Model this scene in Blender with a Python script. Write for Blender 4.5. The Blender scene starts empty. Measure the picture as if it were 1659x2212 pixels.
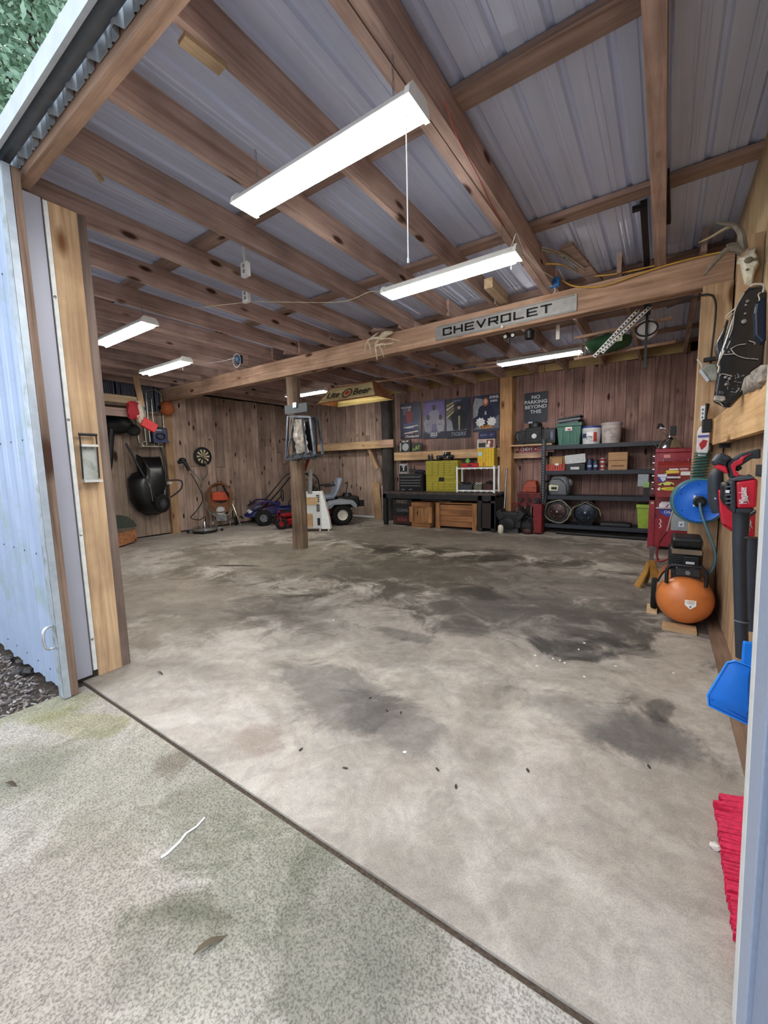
import bpy, bmesh, math, random
from math import pi, sin, cos, radians, atan2, sqrt
from mathutils import Vector as V, Matrix, Euler
random.seed(7)
R = random.random
U = random.uniform
SC = bpy.context.scene
C = bpy.context.scene.collection

# ---------------------------------------------------------------- camera
YAW, PITCH, ROLL, F = -0.601167, -0.110911, -0.025407, 882.27
CX, CY, EYE = 829.5, 1106.0, V((0, 0, 1.4))
_f = V((sin(YAW) * cos(PITCH), cos(YAW) * cos(PITCH), sin(PITCH)))
_r = V((cos(YAW), -sin(YAW), 0)); _u = _r.cross(_f)
RT = cos(ROLL) * _r + sin(ROLL) * _u
UP = -sin(ROLL) * _r + cos(ROLL) * _u
cam = bpy.data.cameras.new('camera'); camo = bpy.data.objects.new('camera', cam); C.objects.link(camo)
camo.matrix_world = Matrix(((RT.x, UP.x, -_f.x, 0), (RT.y, UP.y, -_f.y, 0), (RT.z, UP.z, -_f.z, 1.4), (0, 0, 0, 1)))
cam.sensor_fit = 'VERTICAL'; cam.sensor_height = 36; cam.lens = 36 * F / 2212
cam.clip_start = 0.05; cam.clip_end = 200
SC.camera = camo

def at(px, py, X=None, Y=None, Z=None):
    """A measured pixel of the photograph on a world plane: where a thing really stands."""
    d = _f * F + RT * (px - CX) - UP * (py - CY)
    t = (X / d.x) if X is not None else (Y / d.y) if Y is not None else ((Z - 1.4) / d.z)
    return EYE + d * t

# ---------------------------------------------------------------- sky, exposure
w = bpy.data.worlds.new('sky'); SC.world = w; w.use_nodes = True
nt = w.node_tree; bg = nt.nodes['Background']
tc = nt.nodes.new('ShaderNodeTexCoord'); sp = nt.nodes.new('ShaderNodeSeparateXYZ'); rp = nt.nodes.new('ShaderNodeValToRGB')
nt.links.new(tc.outputs['Generated'], sp.inputs[0]); nt.links.new(sp.outputs['Z'], rp.inputs[0]); nt.links.new(rp.outputs[0], bg.inputs[0])
e = rp.color_ramp.elements
e[0].position = 0.0; e[0].color = (.80, .88, 1.0, 1); e[1].position = 0.6; e[1].color = (.86, .93, 1.0, 1)
bg.inputs[1].default_value = 1.3
SC.view_settings.view_transform = 'Standard'; SC.view_settings.look = 'None'
SC.view_settings.exposure = 1.0; SC.view_settings.gamma = 1.0
SC.view_settings.use_curve_mapping = False
SC.cycles.max_bounces = 8; SC.cycles.diffuse_bounces = 5; SC.cycles.glossy_bounces = 3; SC.cycles.sample_clamp_indirect = 6
SC.cycles.use_denoising = True

# ---------------------------------------------------------------- materials
def lin(c):
    if isinstance(c, str):
        c = [int(c[i:i + 2], 16) for i in (0, 2, 4)]
    return tuple(((v / 255) / 12.92 if v / 255 <= .04045 else ((v / 255 + .055) / 1.055) ** 2.4) for v in c) + (1,)
MATS = {}
def nodes(name):
    m = bpy.data.materials.new(name); m.use_nodes = True
    t = m.node_tree; b = t.nodes['Principled BSDF']
    return m, t, b
def N(t, typ, **k):
    n = t.nodes.new(typ)
    for a, v in k.items():
        if a.startswith('i_'): n.inputs[a[2:].replace('_', ' ')].default_value = v
        else: setattr(n, a, v)
    return n
def ramp(t, *stops):
    r = N(t, 'ShaderNodeValToRGB'); el = r.color_ramp.elements
    while len(el) < len(stops): el.new(.5)
    for q, (p, c) in zip(el, stops): q.position = p; q.color = c
    return r
def P(col, rough=.6, metal=0, name=None, var=.12, scale=18, bump=0.0, emit=0, coat=0, spec=.4, dirt=None):
    """plain painted / plastic / metal surface with slight mottling"""
    key = (str(col), rough, metal, var, scale, bump, emit, coat, str(dirt))
    if key in MATS: return MATS[key]
    m, t, b = nodes(name or 'surface_%s' % (col if isinstance(col, str) else 'c')); L = t.links
    c = lin(col)
    tc = N(t, 'ShaderNodeTexCoord'); no = N(t, 'ShaderNodeTexNoise', i_Scale=scale, i_Detail=5.0)
    L.new(tc.outputs['Object'], no.inputs['Vector'])
    lo = tuple(v * (1 - var) for v in c[:3]) + (1,); hi = tuple(min(1, v * (1 + var)) for v in c[:3]) + (1,)
    r = ramp(t, (.3, lo), (.7, hi)); L.new(no.outputs['Fac'], r.inputs[0])
    if dirt:
        n2 = N(t, 'ShaderNodeTexNoise', i_Scale=scale * .45, i_Detail=8.0, i_Roughness=.7); L.new(tc.outputs['Object'], n2.inputs['Vector'])
        r2 = ramp(t, (.5, (0, 0, 0, 1)), (.68, (1, 1, 1, 1))); L.new(n2.outputs['Fac'], r2.inputs[0])
        mx = N(t, 'ShaderNodeMix', data_type='RGBA'); L.new(r2.outputs[0], mx.inputs[0]); L.new(r.outputs[0], mx.inputs[6]); mx.inputs[7].default_value = lin(dirt)
        L.new(mx.outputs[2], b.inputs['Base Color'])
    else: L.new(r.outputs[0], b.inputs['Base Color'])
    b.inputs['Roughness'].default_value = rough; b.inputs['Metallic'].default_value = metal
    b.inputs['Specular IOR Level'].default_value = spec
    if coat: b.inputs['Coat Weight'].default_value = coat
    if bump:
        bp = N(t, 'ShaderNodeBump', i_Strength=bump, i_Distance=.01); L.new(no.outputs['Fac'], bp.inputs['Height']); L.new(bp.outputs[0], b.inputs['Normal'])
    if emit:
        b.inputs['Emission Color'].default_value = c; b.inputs['Emission Strength'].default_value = emit
    MATS[key] = m
    return m
def WOOD(c1, c2, axis='Z', knots=.0, rough=.75, var=.35, dark='3a2418', grain=1.0, name='wood'):
    key = ('w', c1, c2, axis, knots, var, dark)
    if key in MATS: return MATS[key]
    m, t, b = nodes('%s_%s' % (name, axis)); L = t.links
    tc = N(t, 'ShaderNodeTexCoord'); oi = N(t, 'ShaderNodeObjectInfo')
    va = N(t, 'ShaderNodeVectorMath', operation='SCALE'); va.inputs[0].default_value = (13.7, 9.1, 17.3); L.new(oi.outputs['Random'], va.inputs['Scale'])
    ad = N(t, 'ShaderNodeVectorMath', operation='ADD'); L.new(tc.outputs['Object'], ad.inputs[0]); L.new(va.outputs[0], ad.inputs[1])
    s = {'X': (1.2, 26, 26), 'Y': (26, 1.2, 26), 'Z': (26, 26, 1.2)}[axis]
    mp = N(t, 'ShaderNodeMapping'); mp.inputs['Scale'].default_value = s; L.new(ad.outputs[0], mp.inputs[0])
    n1 = N(t, 'ShaderNodeTexNoise', i_Scale=grain, i_Detail=7.0, i_Roughness=.65, i_Distortion=.6); L.new(mp.outputs[0], n1.inputs['Vector'])
    r = ramp(t, (.32, lin(c2)), (.62, lin(c1))); L.new(n1.outputs['Fac'], r.inputs[0])
    n2 = N(t, 'ShaderNodeTexNoise', i_Scale=2.2, i_Detail=6.0); L.new(ad.outputs[0], n2.inputs['Vector'])
    r2 = ramp(t, (.35, (.62, .6, .6, 1)), (.6, (1, 1, 1, 1))); L.new(n2.outputs['Fac'], r2.inputs[0])
    mu = N(t, 'ShaderNodeMix', data_type='RGBA', blend_type='MULTIPLY'); mu.inputs[0].default_value = .8
    L.new(r.outputs[0], mu.inputs[6]); L.new(r2.outputs[0], mu.inputs[7]); out = mu.outputs[2]
    if knots:
        k = {'X': (2.2, 6, 6), 'Y': (6, 2.2, 6), 'Z': (6, 6, 2.2)}[axis]
        m2 = N(t, 'ShaderNodeMapping'); m2.inputs['Scale'].default_value = k; L.new(ad.outputs[0], m2.inputs[0])
        vo = N(t, 'ShaderNodeTexVoronoi', i_Scale=knots); L.new(m2.outputs[0], vo.inputs['Vector'])
        r3 = ramp(t, (.09, (1, 1, 1, 1)), (.17, (0, 0, 0, 1))); L.new(vo.outputs['Distance'], r3.inputs[0])
        mx = N(t, 'ShaderNodeMix', data_type='RGBA'); L.new(r3.outputs[0], mx.inputs[0]); L.new(out, mx.inputs[6]); mx.inputs[7].default_value = lin(dark); out = mx.outputs[2]
    hs = N(t, 'ShaderNodeHueSaturation'); mr = N(t, 'ShaderNodeMapRange'); mr.inputs['To Min'].default_value = 1 - var; mr.inputs['To Max'].default_value = 1 + var * .6
    L.new(oi.outputs['Random'], mr.inputs[0]); L.new(mr.outputs[0], hs.inputs['Value']); L.new(out, hs.inputs['Color'])
    L.new(hs.outputs[0], b.inputs['Base Color']); b.inputs['Roughness'].default_value = rough; b.inputs['Specular IOR Level'].default_value = .25
    bp = N(t, 'ShaderNodeBump', i_Strength=.35, i_Distance=.004); L.new(n1.outputs['Fac'], bp.inputs['Height']); L.new(bp.outputs[0], b.inputs['Normal'])
    MATS[key] = m
    return m

# ---------------------------------------------------------------- mesh builder
class G:
    def __init__(s): s.bm = bmesh.new()
    def box(s, x0, x1, y0, y1, z0, z1, m=None):
        vs = [s.bm.verts.new(V((x, y, z)) if m is None else m @ V((x, y, z))) for x in (x0, x1) for y in (y0, y1) for z in (z0, z1)]
        for f in ((0, 1, 3, 2), (4, 6, 7, 5), (0, 4, 5, 1), (2, 3, 7, 6), (0, 2, 6, 4), (1, 5, 7, 3)): s.bm.faces.new([vs[i] for i in f])
        return s
    def cbox(s, c, d, rot=(0, 0, 0)):
        m = Matrix.Translation(V(c)) @ Euler(rot).to_matrix().to_4x4()
        return s.box(-d[0] / 2, d[0] / 2, -d[1] / 2, d[1] / 2, -d[2] / 2, d[2] / 2, m)
    def beam(s, p0, p1, w, h, up=V((0, 0, 1))):
        """a square bar from p0 to p1, w across and h high"""
        p0, p1 = V(p0), V(p1); d = p1 - p0; L = d.length; z = d.normalized()
        if abs(z.dot(up)) > .98: up = V((0, 1, 0))
        x = up.cross(z).normalized(); y = z.cross(x)
        m = Matrix(((x.x, y.x, z.x, p0.x), (x.y, y.y, z.y, p0.y), (x.z, y.z, z.z, p0.z), (0, 0, 0, 1)))
        return s.box(-w / 2, w / 2, -h / 2, h / 2, 0, L, m)
    def loft(s, rings, closed=False, caps=True):
        rs = [[s.bm.verts.new(V(p)) for p in r] for r in rings]; n = len(rs[0]); K = len(rs)
        for i in range(K if closed else K - 1):
            a, b = rs[i], rs[(i + 1) % K]
            for j in range(n): s.bm.faces.new((a[j], a[(j + 1) % n], b[(j + 1) % n], b[j]))
        if caps and not closed:
            s.bm.faces.new(list(reversed(rs[0]))); s.bm.faces.new(rs[-1])
        return s
    def tube(s, pts, r=.01, n=8, closed=False, smooth=0, rad=None):
        pts = [V(p) for p in pts]
        if smooth and len(pts) > 2:
            q = []; K = len(pts); rr = []
            for i in range(K if closed else K - 1):
                p0 = pts[(i - 1) % K] if closed or i else pts[0]; p1 = pts[i]; p2 = pts[(i + 1) % K]; p3 = pts[(i + 2) % K] if closed or i + 2 < K else pts[-1]
                for k in range(smooth):
                    t = k / smooth
                    q.append(.5 * ((2 * p1) + (p2 - p0) * t + (2 * p0 - 5 * p1 + 4 * p2 - p3) * t * t + (3 * p1 - p0 - 3 * p2 + p3) * t ** 3))
                    if rad: rr.append(rad[i] * (1 - t) + rad[(i + 1) % K] * t)
            if not closed: q.append(pts[-1]); rr.append(rad[-1] if rad else 0)
            pts = q; rad = rr if rad else None
        K = len(pts); rings = []; prev = None
        for i, p in enumerate(pts):
            a = pts[(i - 1) % K] if closed or i else p; b = pts[(i + 1) % K] if closed or i < K - 1 else p
            d = (b - a)
            if d.length < 1e-9: d = V((0, 0, 1))
            d.normalize()
            if prev is None:
                x = d.orthogonal().normalized()
            else:
                x = (prev - d * prev.dot(d))
                x = x.normalized() if x.length > 1e-6 else d.orthogonal().normalized()
            prev = x; y = d.cross(x); q = rad[i] if rad else r
            rings.append([p + x * cos(2 * pi * k / n) * q + y * sin(2 * pi * k / n) * q for k in range(n)])
        return s.loft(rings, closed)
    def cyl(s, p0, p1, r0, r1=None, n=16):
        return s.tube([p0, p1], n=n, rad=[r0, r0 if r1 is None else r1])
    def lathe(s, prof, m=None, n=24, caps=True):
        m = m or Matrix()
        return s.loft([[m @ V((max(r, 1e-4) * cos(2 * pi * k / n), max(r, 1e-4) * sin(2 * pi * k / n), z)) for k in range(n)] for r, z in prof], caps=caps)
    def prism(s, poly, h, m=None, z0=0):
        """polygon in XY raised along Z"""
        m = m or Matrix()
        return s.loft([[m @ V((x, y, z0)) for x, y in poly], [m @ V((x, y, z0 + h)) for x, y in poly]])
    def ell(s, c, r, rot=(0, 0, 0), n=12):
        m = Matrix.Translation(V(c)) @ Euler(rot).to_matrix().to_4x4() @ Matrix.Diagonal((r[0], r[1], r[2], 1))
        bmesh.ops.create_uvsphere(s.bm, u_segments=n, v_segments=max(6, n * 2 // 3), radius=1, matrix=m)
        return s
    def rough(s, a, seed=0):
        rn = random.Random(seed)
        for v in s.bm.verts: v.co += V((rn.uniform(-a, a), rn.uniform(-a, a), rn.uniform(-a, a)))
        return s
    def out(s, name, mat, parent=None, smooth=False, bevel=0, seg=2, sub=0, kind=None, label=None):
        bmesh.ops.recalc_face_normals(s.bm, faces=s.bm.faces)
        me = bpy.data.meshes.new(name); s.bm.to_mesh(me); s.bm.free()
        me.materials.append(mat)
        o = bpy.data.objects.new(name, me); C.objects.link(o); o.parent = parent
        if smooth: me.shade_smooth()
        if smooth and not sub and smooth != 'all':
            me.set_sharp_from_angle(angle=radians(40))
        if bevel:
            b = o.modifiers.new('bevel', 'BEVEL'); b.width = bevel; b.segments = seg; b.limit_method = 'ANGLE'; b.angle_limit = radians(50)
        if sub:
            b = o.modifiers.new('sub', 'SUBSURF'); b.levels = sub; b.render_levels = sub
        if kind: o['kind'] = kind
        if label: o['label'] = label
        return o
def tag(o, label, cat, group=None):
    o['label'] = label; o['category'] = cat
    if group: o['group'] = group
    return o
def T(name, label, cat, loc=(0, 0, 0), rz=0, group=None, rot=None):
    o = bpy.data.objects.new(name, None); C.objects.link(o); o.location = loc; o.rotation_euler = rot or (0, 0, rz)
    o.empty_display_size = .1
    return tag(o, label, cat, group)
def S(name):
    o = bpy.data.objects.new(name, None); C.objects.link(o); o['kind'] = 'structure'; return o
def dup(root, loc, rz=None, label=None, group=None):
    r = root.copy(); C.objects.link(r); r.location = loc
    if rz is not None: r.rotation_euler = (0, 0, rz)
    if label: r['label'] = label
    if group: r['group'] = group
    for ch in list(root.children):
        c = ch.copy(); C.objects.link(c); c.parent = r
        for g in list(ch.children):
            d = g.copy(); C.objects.link(d); d.parent = c
    return r
def txt(body, size, mat, parent, loc, rot=(pi / 2, 0, 0), sx=1, bold=0, depth=.001, name='lettering', shear=0, align='CENTER', space=1, lead=.85):
    cu = bpy.data.curves.new(name, 'FONT'); cu.body = body; cu.size = size; cu.extrude = depth; cu.offset = bold; cu.shear = shear
    cu.align_x = align; cu.align_y = 'CENTER'; cu.resolution_u = 3; cu.space_character = space; cu.space_line = lead
    tmp = bpy.data.objects.new('tmp', cu); C.objects.link(tmp); bpy.context.view_layer.update()
    me = bpy.data.meshes.new_from_object(tmp.evaluated_get(bpy.context.evaluated_depsgraph_get())); bpy.data.objects.remove(tmp)
    me.materials.clear(); me.materials.append(mat)
    o = bpy.data.objects.new(name, me); C.objects.link(o); o.parent = parent; o.location = loc; o.rotation_euler = rot; o.scale = (sx, 1, 1)
    return o
FRONT = Euler((pi / 2, 0, 0)).to_matrix().to_4x4()      # XY drawing stood up, facing -Y
def face(loc, rot=(pi / 2, 0, 0)): return Matrix.Translation(V(loc)) @ Euler(rot).to_matrix().to_4x4()
def disc(r, n=20, a0=0): return [(r * cos(2 * pi * k / n + a0), r * sin(2 * pi * k / n + a0)) for k in range(n)]

# named materials
m_black = P('101216', .45, var=.3); m_blackm = P('17181c', .6, var=.3, bump=.2, dirt='2b2a2c'); m_rubber = P('0d0d0e', .85, var=.3, bump=.3)
m_gloss = P('0c0e12', .18, spec=.7, var=.4, scale=9, dirt='2c3038', coat=.3)
m_red = P('a31420', .35, var=.15, coat=.2); m_redold = P('6e1218', .55, var=.25, dirt='2b1213'); m_white = P('dfe1e2', .5, var=.05)
m_chrome = P('c8c8c8', .15, 1, var=.1); m_steel = P('8d9096', .35, .9, var=.2); m_cast = P('4a4a4c', .6, .5, var=.4, bump=.5)
m_joist = WOOD('c8ada2', '9c8177', 'Y', knots=.9, dark='4a2c20', var=.25, name='joist_wood')
m_beam = WOOD('c9a78e', '9c7b64', 'X', knots=.8, dark='57341f', var=.12, name='beam_wood')
m_post = WOOD('ceb08c', 'a98866', 'Z', knots=.6, dark='6d4727', var=.08, name='post_wood')
m_plank = WOOD('c0a798', '8d786b', 'Z', knots=1.0, dark='2d1810', var=.32, name='plank_wood')
m_plankR = WOOD('a5847a', '765852', 'Z', knots=.9, dark='2d1712', var=.22, name='plank_wood')
m_pine = WOOD('d3b48c', 'ad8862', 'X', knots=.7, dark='6a4426', var=.1, name='pine')
m_pineY = WOOD('cfb898', 'a98f70', 'Y', knots=.7, dark='6a4426', var=.1, name='pine')
m_pineZ = WOOD('caa885', 'a07e5c', 'Z', knots=.7, dark='6a4426', var=.2, name='pine')
m_log = WOOD('8a7561', '55463a', 'Z', knots=.3, dark='2c2018', var=.05, name='log')
m_darkwood = WOOD('4a4038', '2a2420', 'Z', knots=.3, dark='15100d', var=.05, name='old_wood')
# ================================================================ GROUND
def concrete(name, base, alt, fine, stains, rough=.75, fscale=220, fine_amt=.25, dirt=0, bump=.15):
    m, t, b = nodes(name); L = t.links
    tc = N(t, 'ShaderNodeTexCoord'); O = tc.outputs['Object']
    n1 = N(t, 'ShaderNodeTexNoise', i_Scale=.9, i_Detail=8.0, i_Roughness=.62, i_Distortion=.8); L.new(O, n1.inputs['Vector'])
    r = ramp(t, (.36, lin(alt)), (.6, lin(base))); L.new(n1.outputs['Fac'], r.inputs[0]); out = r.outputs[0]
    n2 = N(t, 'ShaderNodeTexNoise', i_Scale=fscale, i_Detail=3.0, i_Roughness=.7); L.new(O, n2.inputs['Vector'])
    r2 = ramp(t, (.38, lin(fine)), (.56, (1, 1, 1, 1))); L.new(n2.outputs['Fac'], r2.inputs[0])
    mu = N(t, 'ShaderNodeMix', data_type='RGBA', blend_type='MULTIPLY'); mu.inputs[0].default_value = fine_amt
    L.new(out, mu.inputs[6]); L.new(r2.outputs[0], mu.inputs[7]); out = mu.outputs[2]
    n4 = N(t, 'ShaderNodeTexNoise', i_Scale=7.0, i_Detail=9.0, i_Roughness=.72, i_Distortion=1.5); L.new(O, n4.inputs['Vector'])
    r4 = ramp(t, (.4, (.72, .72, .73, 1)), (.56, (1, 1, 1, 1))); L.new(n4.outputs['Fac'], r4.inputs[0])
    m4 = N(t, 'ShaderNodeMix', data_type='RGBA', blend_type='MULTIPLY'); m4.inputs[0].default_value = .55
    L.new(out, m4.inputs[6]); L.new(r4.outputs[0], m4.inputs[7]); out = m4.outputs[2]
    if dirt:
        for sc_, lo, hi, cc in ((1.7, .44, .6, (.66, .62, .58, 1)), (4.2, .38, .62, (.8, .79, .8, 1)), (14, .35, .6, (.85, .84, .84, 1))):
            n5 = N(t, 'ShaderNodeTexNoise', i_Scale=sc_, i_Detail=10.0, i_Roughness=.68, i_Distortion=1.8); L.new(O, n5.inputs['Vector'])
            r5 = ramp(t, (lo, cc), (hi, (1, 1, 1, 1))); L.new(n5.outputs['Fac'], r5.inputs[0])
            m5 = N(t, 'ShaderNodeMix', data_type='RGBA', blend_type='MULTIPLY'); m5.inputs[0].default_value = dirt
            L.new(out, m5.inputs[6]); L.new(r5.outputs[0], m5.inputs[7]); out = m5.outputs[2]
    nw = N(t, 'ShaderNodeTexNoise', i_Scale=2.2, i_Detail=9.0, i_Roughness=.7, i_Distortion=.8); L.new(O, nw.inputs['Vector'])
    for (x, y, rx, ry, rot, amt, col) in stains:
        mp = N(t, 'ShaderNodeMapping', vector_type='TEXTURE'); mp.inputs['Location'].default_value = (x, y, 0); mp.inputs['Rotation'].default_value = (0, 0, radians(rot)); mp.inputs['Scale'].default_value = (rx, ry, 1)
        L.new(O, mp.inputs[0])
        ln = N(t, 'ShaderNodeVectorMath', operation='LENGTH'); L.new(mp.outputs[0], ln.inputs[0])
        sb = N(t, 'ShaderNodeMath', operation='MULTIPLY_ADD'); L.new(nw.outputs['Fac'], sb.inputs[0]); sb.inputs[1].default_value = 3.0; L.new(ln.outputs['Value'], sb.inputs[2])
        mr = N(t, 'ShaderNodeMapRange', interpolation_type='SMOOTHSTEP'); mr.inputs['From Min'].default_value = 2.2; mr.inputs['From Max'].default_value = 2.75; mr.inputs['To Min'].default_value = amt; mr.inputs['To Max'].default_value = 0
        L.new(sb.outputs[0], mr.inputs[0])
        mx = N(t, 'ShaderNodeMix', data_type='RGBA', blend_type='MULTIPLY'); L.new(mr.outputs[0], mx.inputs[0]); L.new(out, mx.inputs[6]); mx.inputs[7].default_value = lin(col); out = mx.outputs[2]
    L.new(out, b.inputs['Base Color']); b.inputs['Roughness'].default_value = rough; b.inputs['Specular IOR Level'].default_value = .3
    ad = N(t, 'ShaderNodeMath', operation='ADD'); L.new(n2.outputs['Fac'], ad.inputs[0]); L.new(n4.outputs['Fac'], ad.inputs[1])
    bp = N(t, 'ShaderNodeBump', i_Strength=bump, i_Distance=.006); L.new(ad.outputs[0], bp.inputs['Height']); L.new(bp.outputs[0], b.inputs['Normal'])
    return m
def gs(px, py, rx, ry, rot, amt, col):
    p = at(px, py, Z=0); return (p.x, p.y, rx, ry, rot, amt, col)
floor_stains = [gs(720, 1490, .5, .28, -8, .55, '84868c'), gs(860, 1560, .38, .18, -14, .5, '84868c'), gs(1300, 1560, .42, .2, -10, .5, '84868c'), gs(1400, 1600, .28, .2, 0, .5, '7c7e86'),  # compact stains plus broad patches that darken the slab's middle and back
                gs(1240, 1405, .3, .13, 0, .65, '76787e'), gs(880, 1372, .35, .09, 0, .55, '7c7e84'), gs(620, 1320, .7, .4, 0, .4, '909298'), gs(1180, 1330, 1.1, .7, 20, .5, '84858c'),
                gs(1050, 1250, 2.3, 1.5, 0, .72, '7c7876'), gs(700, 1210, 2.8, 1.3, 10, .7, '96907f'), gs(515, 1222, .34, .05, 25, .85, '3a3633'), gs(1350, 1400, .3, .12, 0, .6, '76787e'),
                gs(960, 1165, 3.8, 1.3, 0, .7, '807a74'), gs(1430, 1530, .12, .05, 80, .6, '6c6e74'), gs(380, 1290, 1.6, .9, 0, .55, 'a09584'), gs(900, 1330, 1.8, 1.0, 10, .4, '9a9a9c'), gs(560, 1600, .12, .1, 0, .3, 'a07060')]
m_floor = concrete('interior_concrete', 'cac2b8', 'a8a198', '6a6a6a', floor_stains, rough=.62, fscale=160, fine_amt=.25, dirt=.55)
ap_st = [gs(60, 1530, .35, .18, 30, .5, 'ccd69c'), gs(330, 1700, .8, .35, 20, .35, 'b4bda6'), gs(640, 1960, .35, .5, -20, .35, 'a6b09e'), gs(560, 1870, .25, .3, 0, .35, 'a9b39e'), gs(380, 1650, .1, .1, 0, .6, '96847c'),
         gs(120, 2000, .5, .4, 0, .3, 'b8ac9f'), gs(440, 1790, .3, .18, -30, .35, 'a9b2a2'), gs(170, 1560, .3, .12, 20, .5, 'd0d496'), gs(30, 1660, .3, .2, 0, .4, 'b4bca4'), gs(760, 2080, .3, .3, 0, .4, 'a4a99a')]
m_apron = concrete('driveway_concrete', 'bdb5ab', 'a8a29a', '4a4644', ap_st, rough=.85, fscale=130, fine_amt=.55, bump=.4)
fl = S('floor')
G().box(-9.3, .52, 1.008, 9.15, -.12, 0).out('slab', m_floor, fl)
ap = S('driveway')
G().box(-3.14, 9, -14, .988, -.12, -.002).out('slab', m_apron, ap, bevel=.006)  # unseen reach behind and right of camera extended to bounce light onto ceiling
G().box(-3.3, 2.6, .985, 1.01, -.12, -.012).rough(.003).out('joint_strip', P('4b3f35', .9, var=.5, scale=80), ap)
# dribble of white paint and small debris on the slabs
pl = [at(*q, Z=.0015) for q in ((348, 1852), (362, 1843), (388, 1818), (402, 1800), (425, 1785), (442, 1766))]
g = G()
for i in range(len(pl) - 1): g.beam(pl[i], pl[i + 1], .009 * (1 - .1 * i) + .002, .002)
tag(g.out('paint_streak', P('d8dbd8', .6)), 'thin white streak scratched across the speckled driveway concrete', 'paint mark')
pl = [at(*q, Z=.0015) for q in ((458, 1735), (461, 1715), (460, 1700))]
def leaf(name, px, py, L, wd, rz, col, label):
    p = at(px, py, Z=0); g = G(); rings = []
    for i in range(7):
        t = i / 6; wv = wd * sin(pi * min(.97, t + .04)) + .001; x = (t - .5) * L; z = .004 + .01 * sin(t * pi * 1.4)
        rings.append([(x, -wv, z), (x, 0, z + .003), (x, wv, z + .001), (x, 0, z - .002)])
    g.loft(rings); o = g.out(name, P(col, .8), smooth=True); o.location = p; o.rotation_euler = (0, 0, rz); tag(o, label, 'leaf')
leaf('dry_leaf', 457, 2040, .10, .009, 1.2, '5b5040', 'dry curled brown leaf lying alone on the open driveway')
leaf('dry_leaf', 25, 1696, .07, .008, .4, '4b4238', 'small dark leaf near the left photo edge of the driveway')
leaf('dry_leaf', 347, 1456, .07, .006, .1, '4a443c', 'thin dark twig-like leaf on the slab beside the timber jamb')
rn = random.Random(3)
for i, (px, py) in enumerate([(1156, 1417), (1195, 1424), (1210, 1428), (1250, 1404), (1220, 1433), (1262, 1390), (1160, 1440), (1262, 1463), (1330, 1440), (874, 1626), (720, 1340), (1455, 1455)]):
    p = at(px, py, Z=0); g = G(); g.ell((0, 0, .004), (.011, .007, .004), n=8).rough(.0015, i)
    o = g.out('debris_chip', P('d9dad6', .8)); o.location = p; o.rotation_euler = (0, 0, rn.random() * 3)
    tag(o, 'tiny white chip scattered on the grey garage floor', 'debris', 'white chips on the garage floor')
for i, (px, py) in enumerate([(836, 1536), (800, 1508), (866, 1540), (746, 1660), (1402, 1657), (945, 1663), (650, 1620), (1140, 1665), (985, 1700)]):
    p = at(px, py, Z=0); g = G(); g.ell((0, 0, .003), (.014, .006, .003), n=8).rough(.001, i)
    o = g.out('dirt_spot', P('3a3834', .9)); o.location = p; o.rotation_euler = (0, 0, rn.random() * 3)
    tag(o, 'small dark crumb of dirt on the front of the garage floor', 'debris', 'dark crumbs on the garage floor')
# mulch beside the driveway
gr = G(); gr.box(-14, -3.14, -8, 1.06, -.3, -.05); gr.box(-45, 25, -20, 40, -.4, -.13)
gr.out('ground', P('4a423c', .95, var=.5, scale=30, bump=.8), kind='structure')
bm = G(); rn = random.Random(11)
for i in range(8000):
    x = rn.uniform(-6.2, -3.15); y = rn.uniform(-.9, .84)
    if x < -5.2 and rn.random() < .6: continue
    l = rn.uniform(.012, .04); wd = rn.uniform(.005, .012)
    bm.cbox((x, y, -.05 + rn.uniform(0, .045)), (l, wd, rn.uniform(.003, .01)), (rn.uniform(-.6, .6), rn.uniform(-.6, .6), rn.uniform(0, 6.3)))
mm, t, b = nodes('bark_mulch'); gm = N(t, 'ShaderNodeNewGeometry'); r = ramp(t, (0, lin('5a5048')), (.35, lin('857a74')), (.6, lin('a39a98')), (.8, lin('7a6558')), (1, lin('c4bfbc')))
t.links.new(gm.outputs['Random Per Island'], r.inputs[0]); t.links.new(r.outputs[0], b.inputs['Base Color']); b.inputs['Roughness'].default_value = .85
tag(bm.out('mulch', mm, kind='stuff'), 'loose brown and grey bark mulch and gravel beside the driveway', 'mulch')
for i, (px, py) in enumerate([(45, 1425), (60, 1445), (20, 1418), (36, 1448)]):
    p = at(px, py, Z=0); o = G().ell((0, 0, -.01), (.05, .03, .018)).rough(.006, i).out('stone', P('4a4644', .9, bump=.5), smooth=True); o.location = p
    tag(o, 'grey fist-sized stone in the mulch under the metal door', 'stone', 'stones at the foot of the metal door')

# ================================================================ CORRUGATED METAL
def tin(n_pitch, pitch, length, h=.02, th=.0012):
    """profile along X, sheet extends along Y; returns a builder"""
    prof = []
    for i in range(n_pitch):
        x = i * pitch
        prof += [(x, 0), (x + pitch * .36, 0), (x + pitch * .39, h * .22), (x + pitch * .43, h * .22), (x + pitch * .46, 0), (x + pitch * .54, 0), (x + pitch * .57, h * .22), (x + pitch * .61, h * .22), (x + pitch * .64, 0),
                 (x + pitch * .80, 0), (x + pitch * .86, h), (x + pitch * .94, h)]
    prof.append((n_pitch * pitch, 0))
    g = G()
    g.loft([[(x, 0, z) for x, z in prof] + [(x, 0, z + th) for x, z in reversed(prof)], [(x, length, z) for x, z in prof] + [(x, length, z + th) for x, z in reversed(prof)]])
    return g
m_tin, t, b = nodes('galvanised_roof'); L = t.links
tc = N(t, 'ShaderNodeTexCoord'); mp = N(t, 'ShaderNodeMapping'); mp.inputs['Scale'].default_value = (14, .55, 1); L.new(tc.outputs['Object'], mp.inputs[0])
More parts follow.
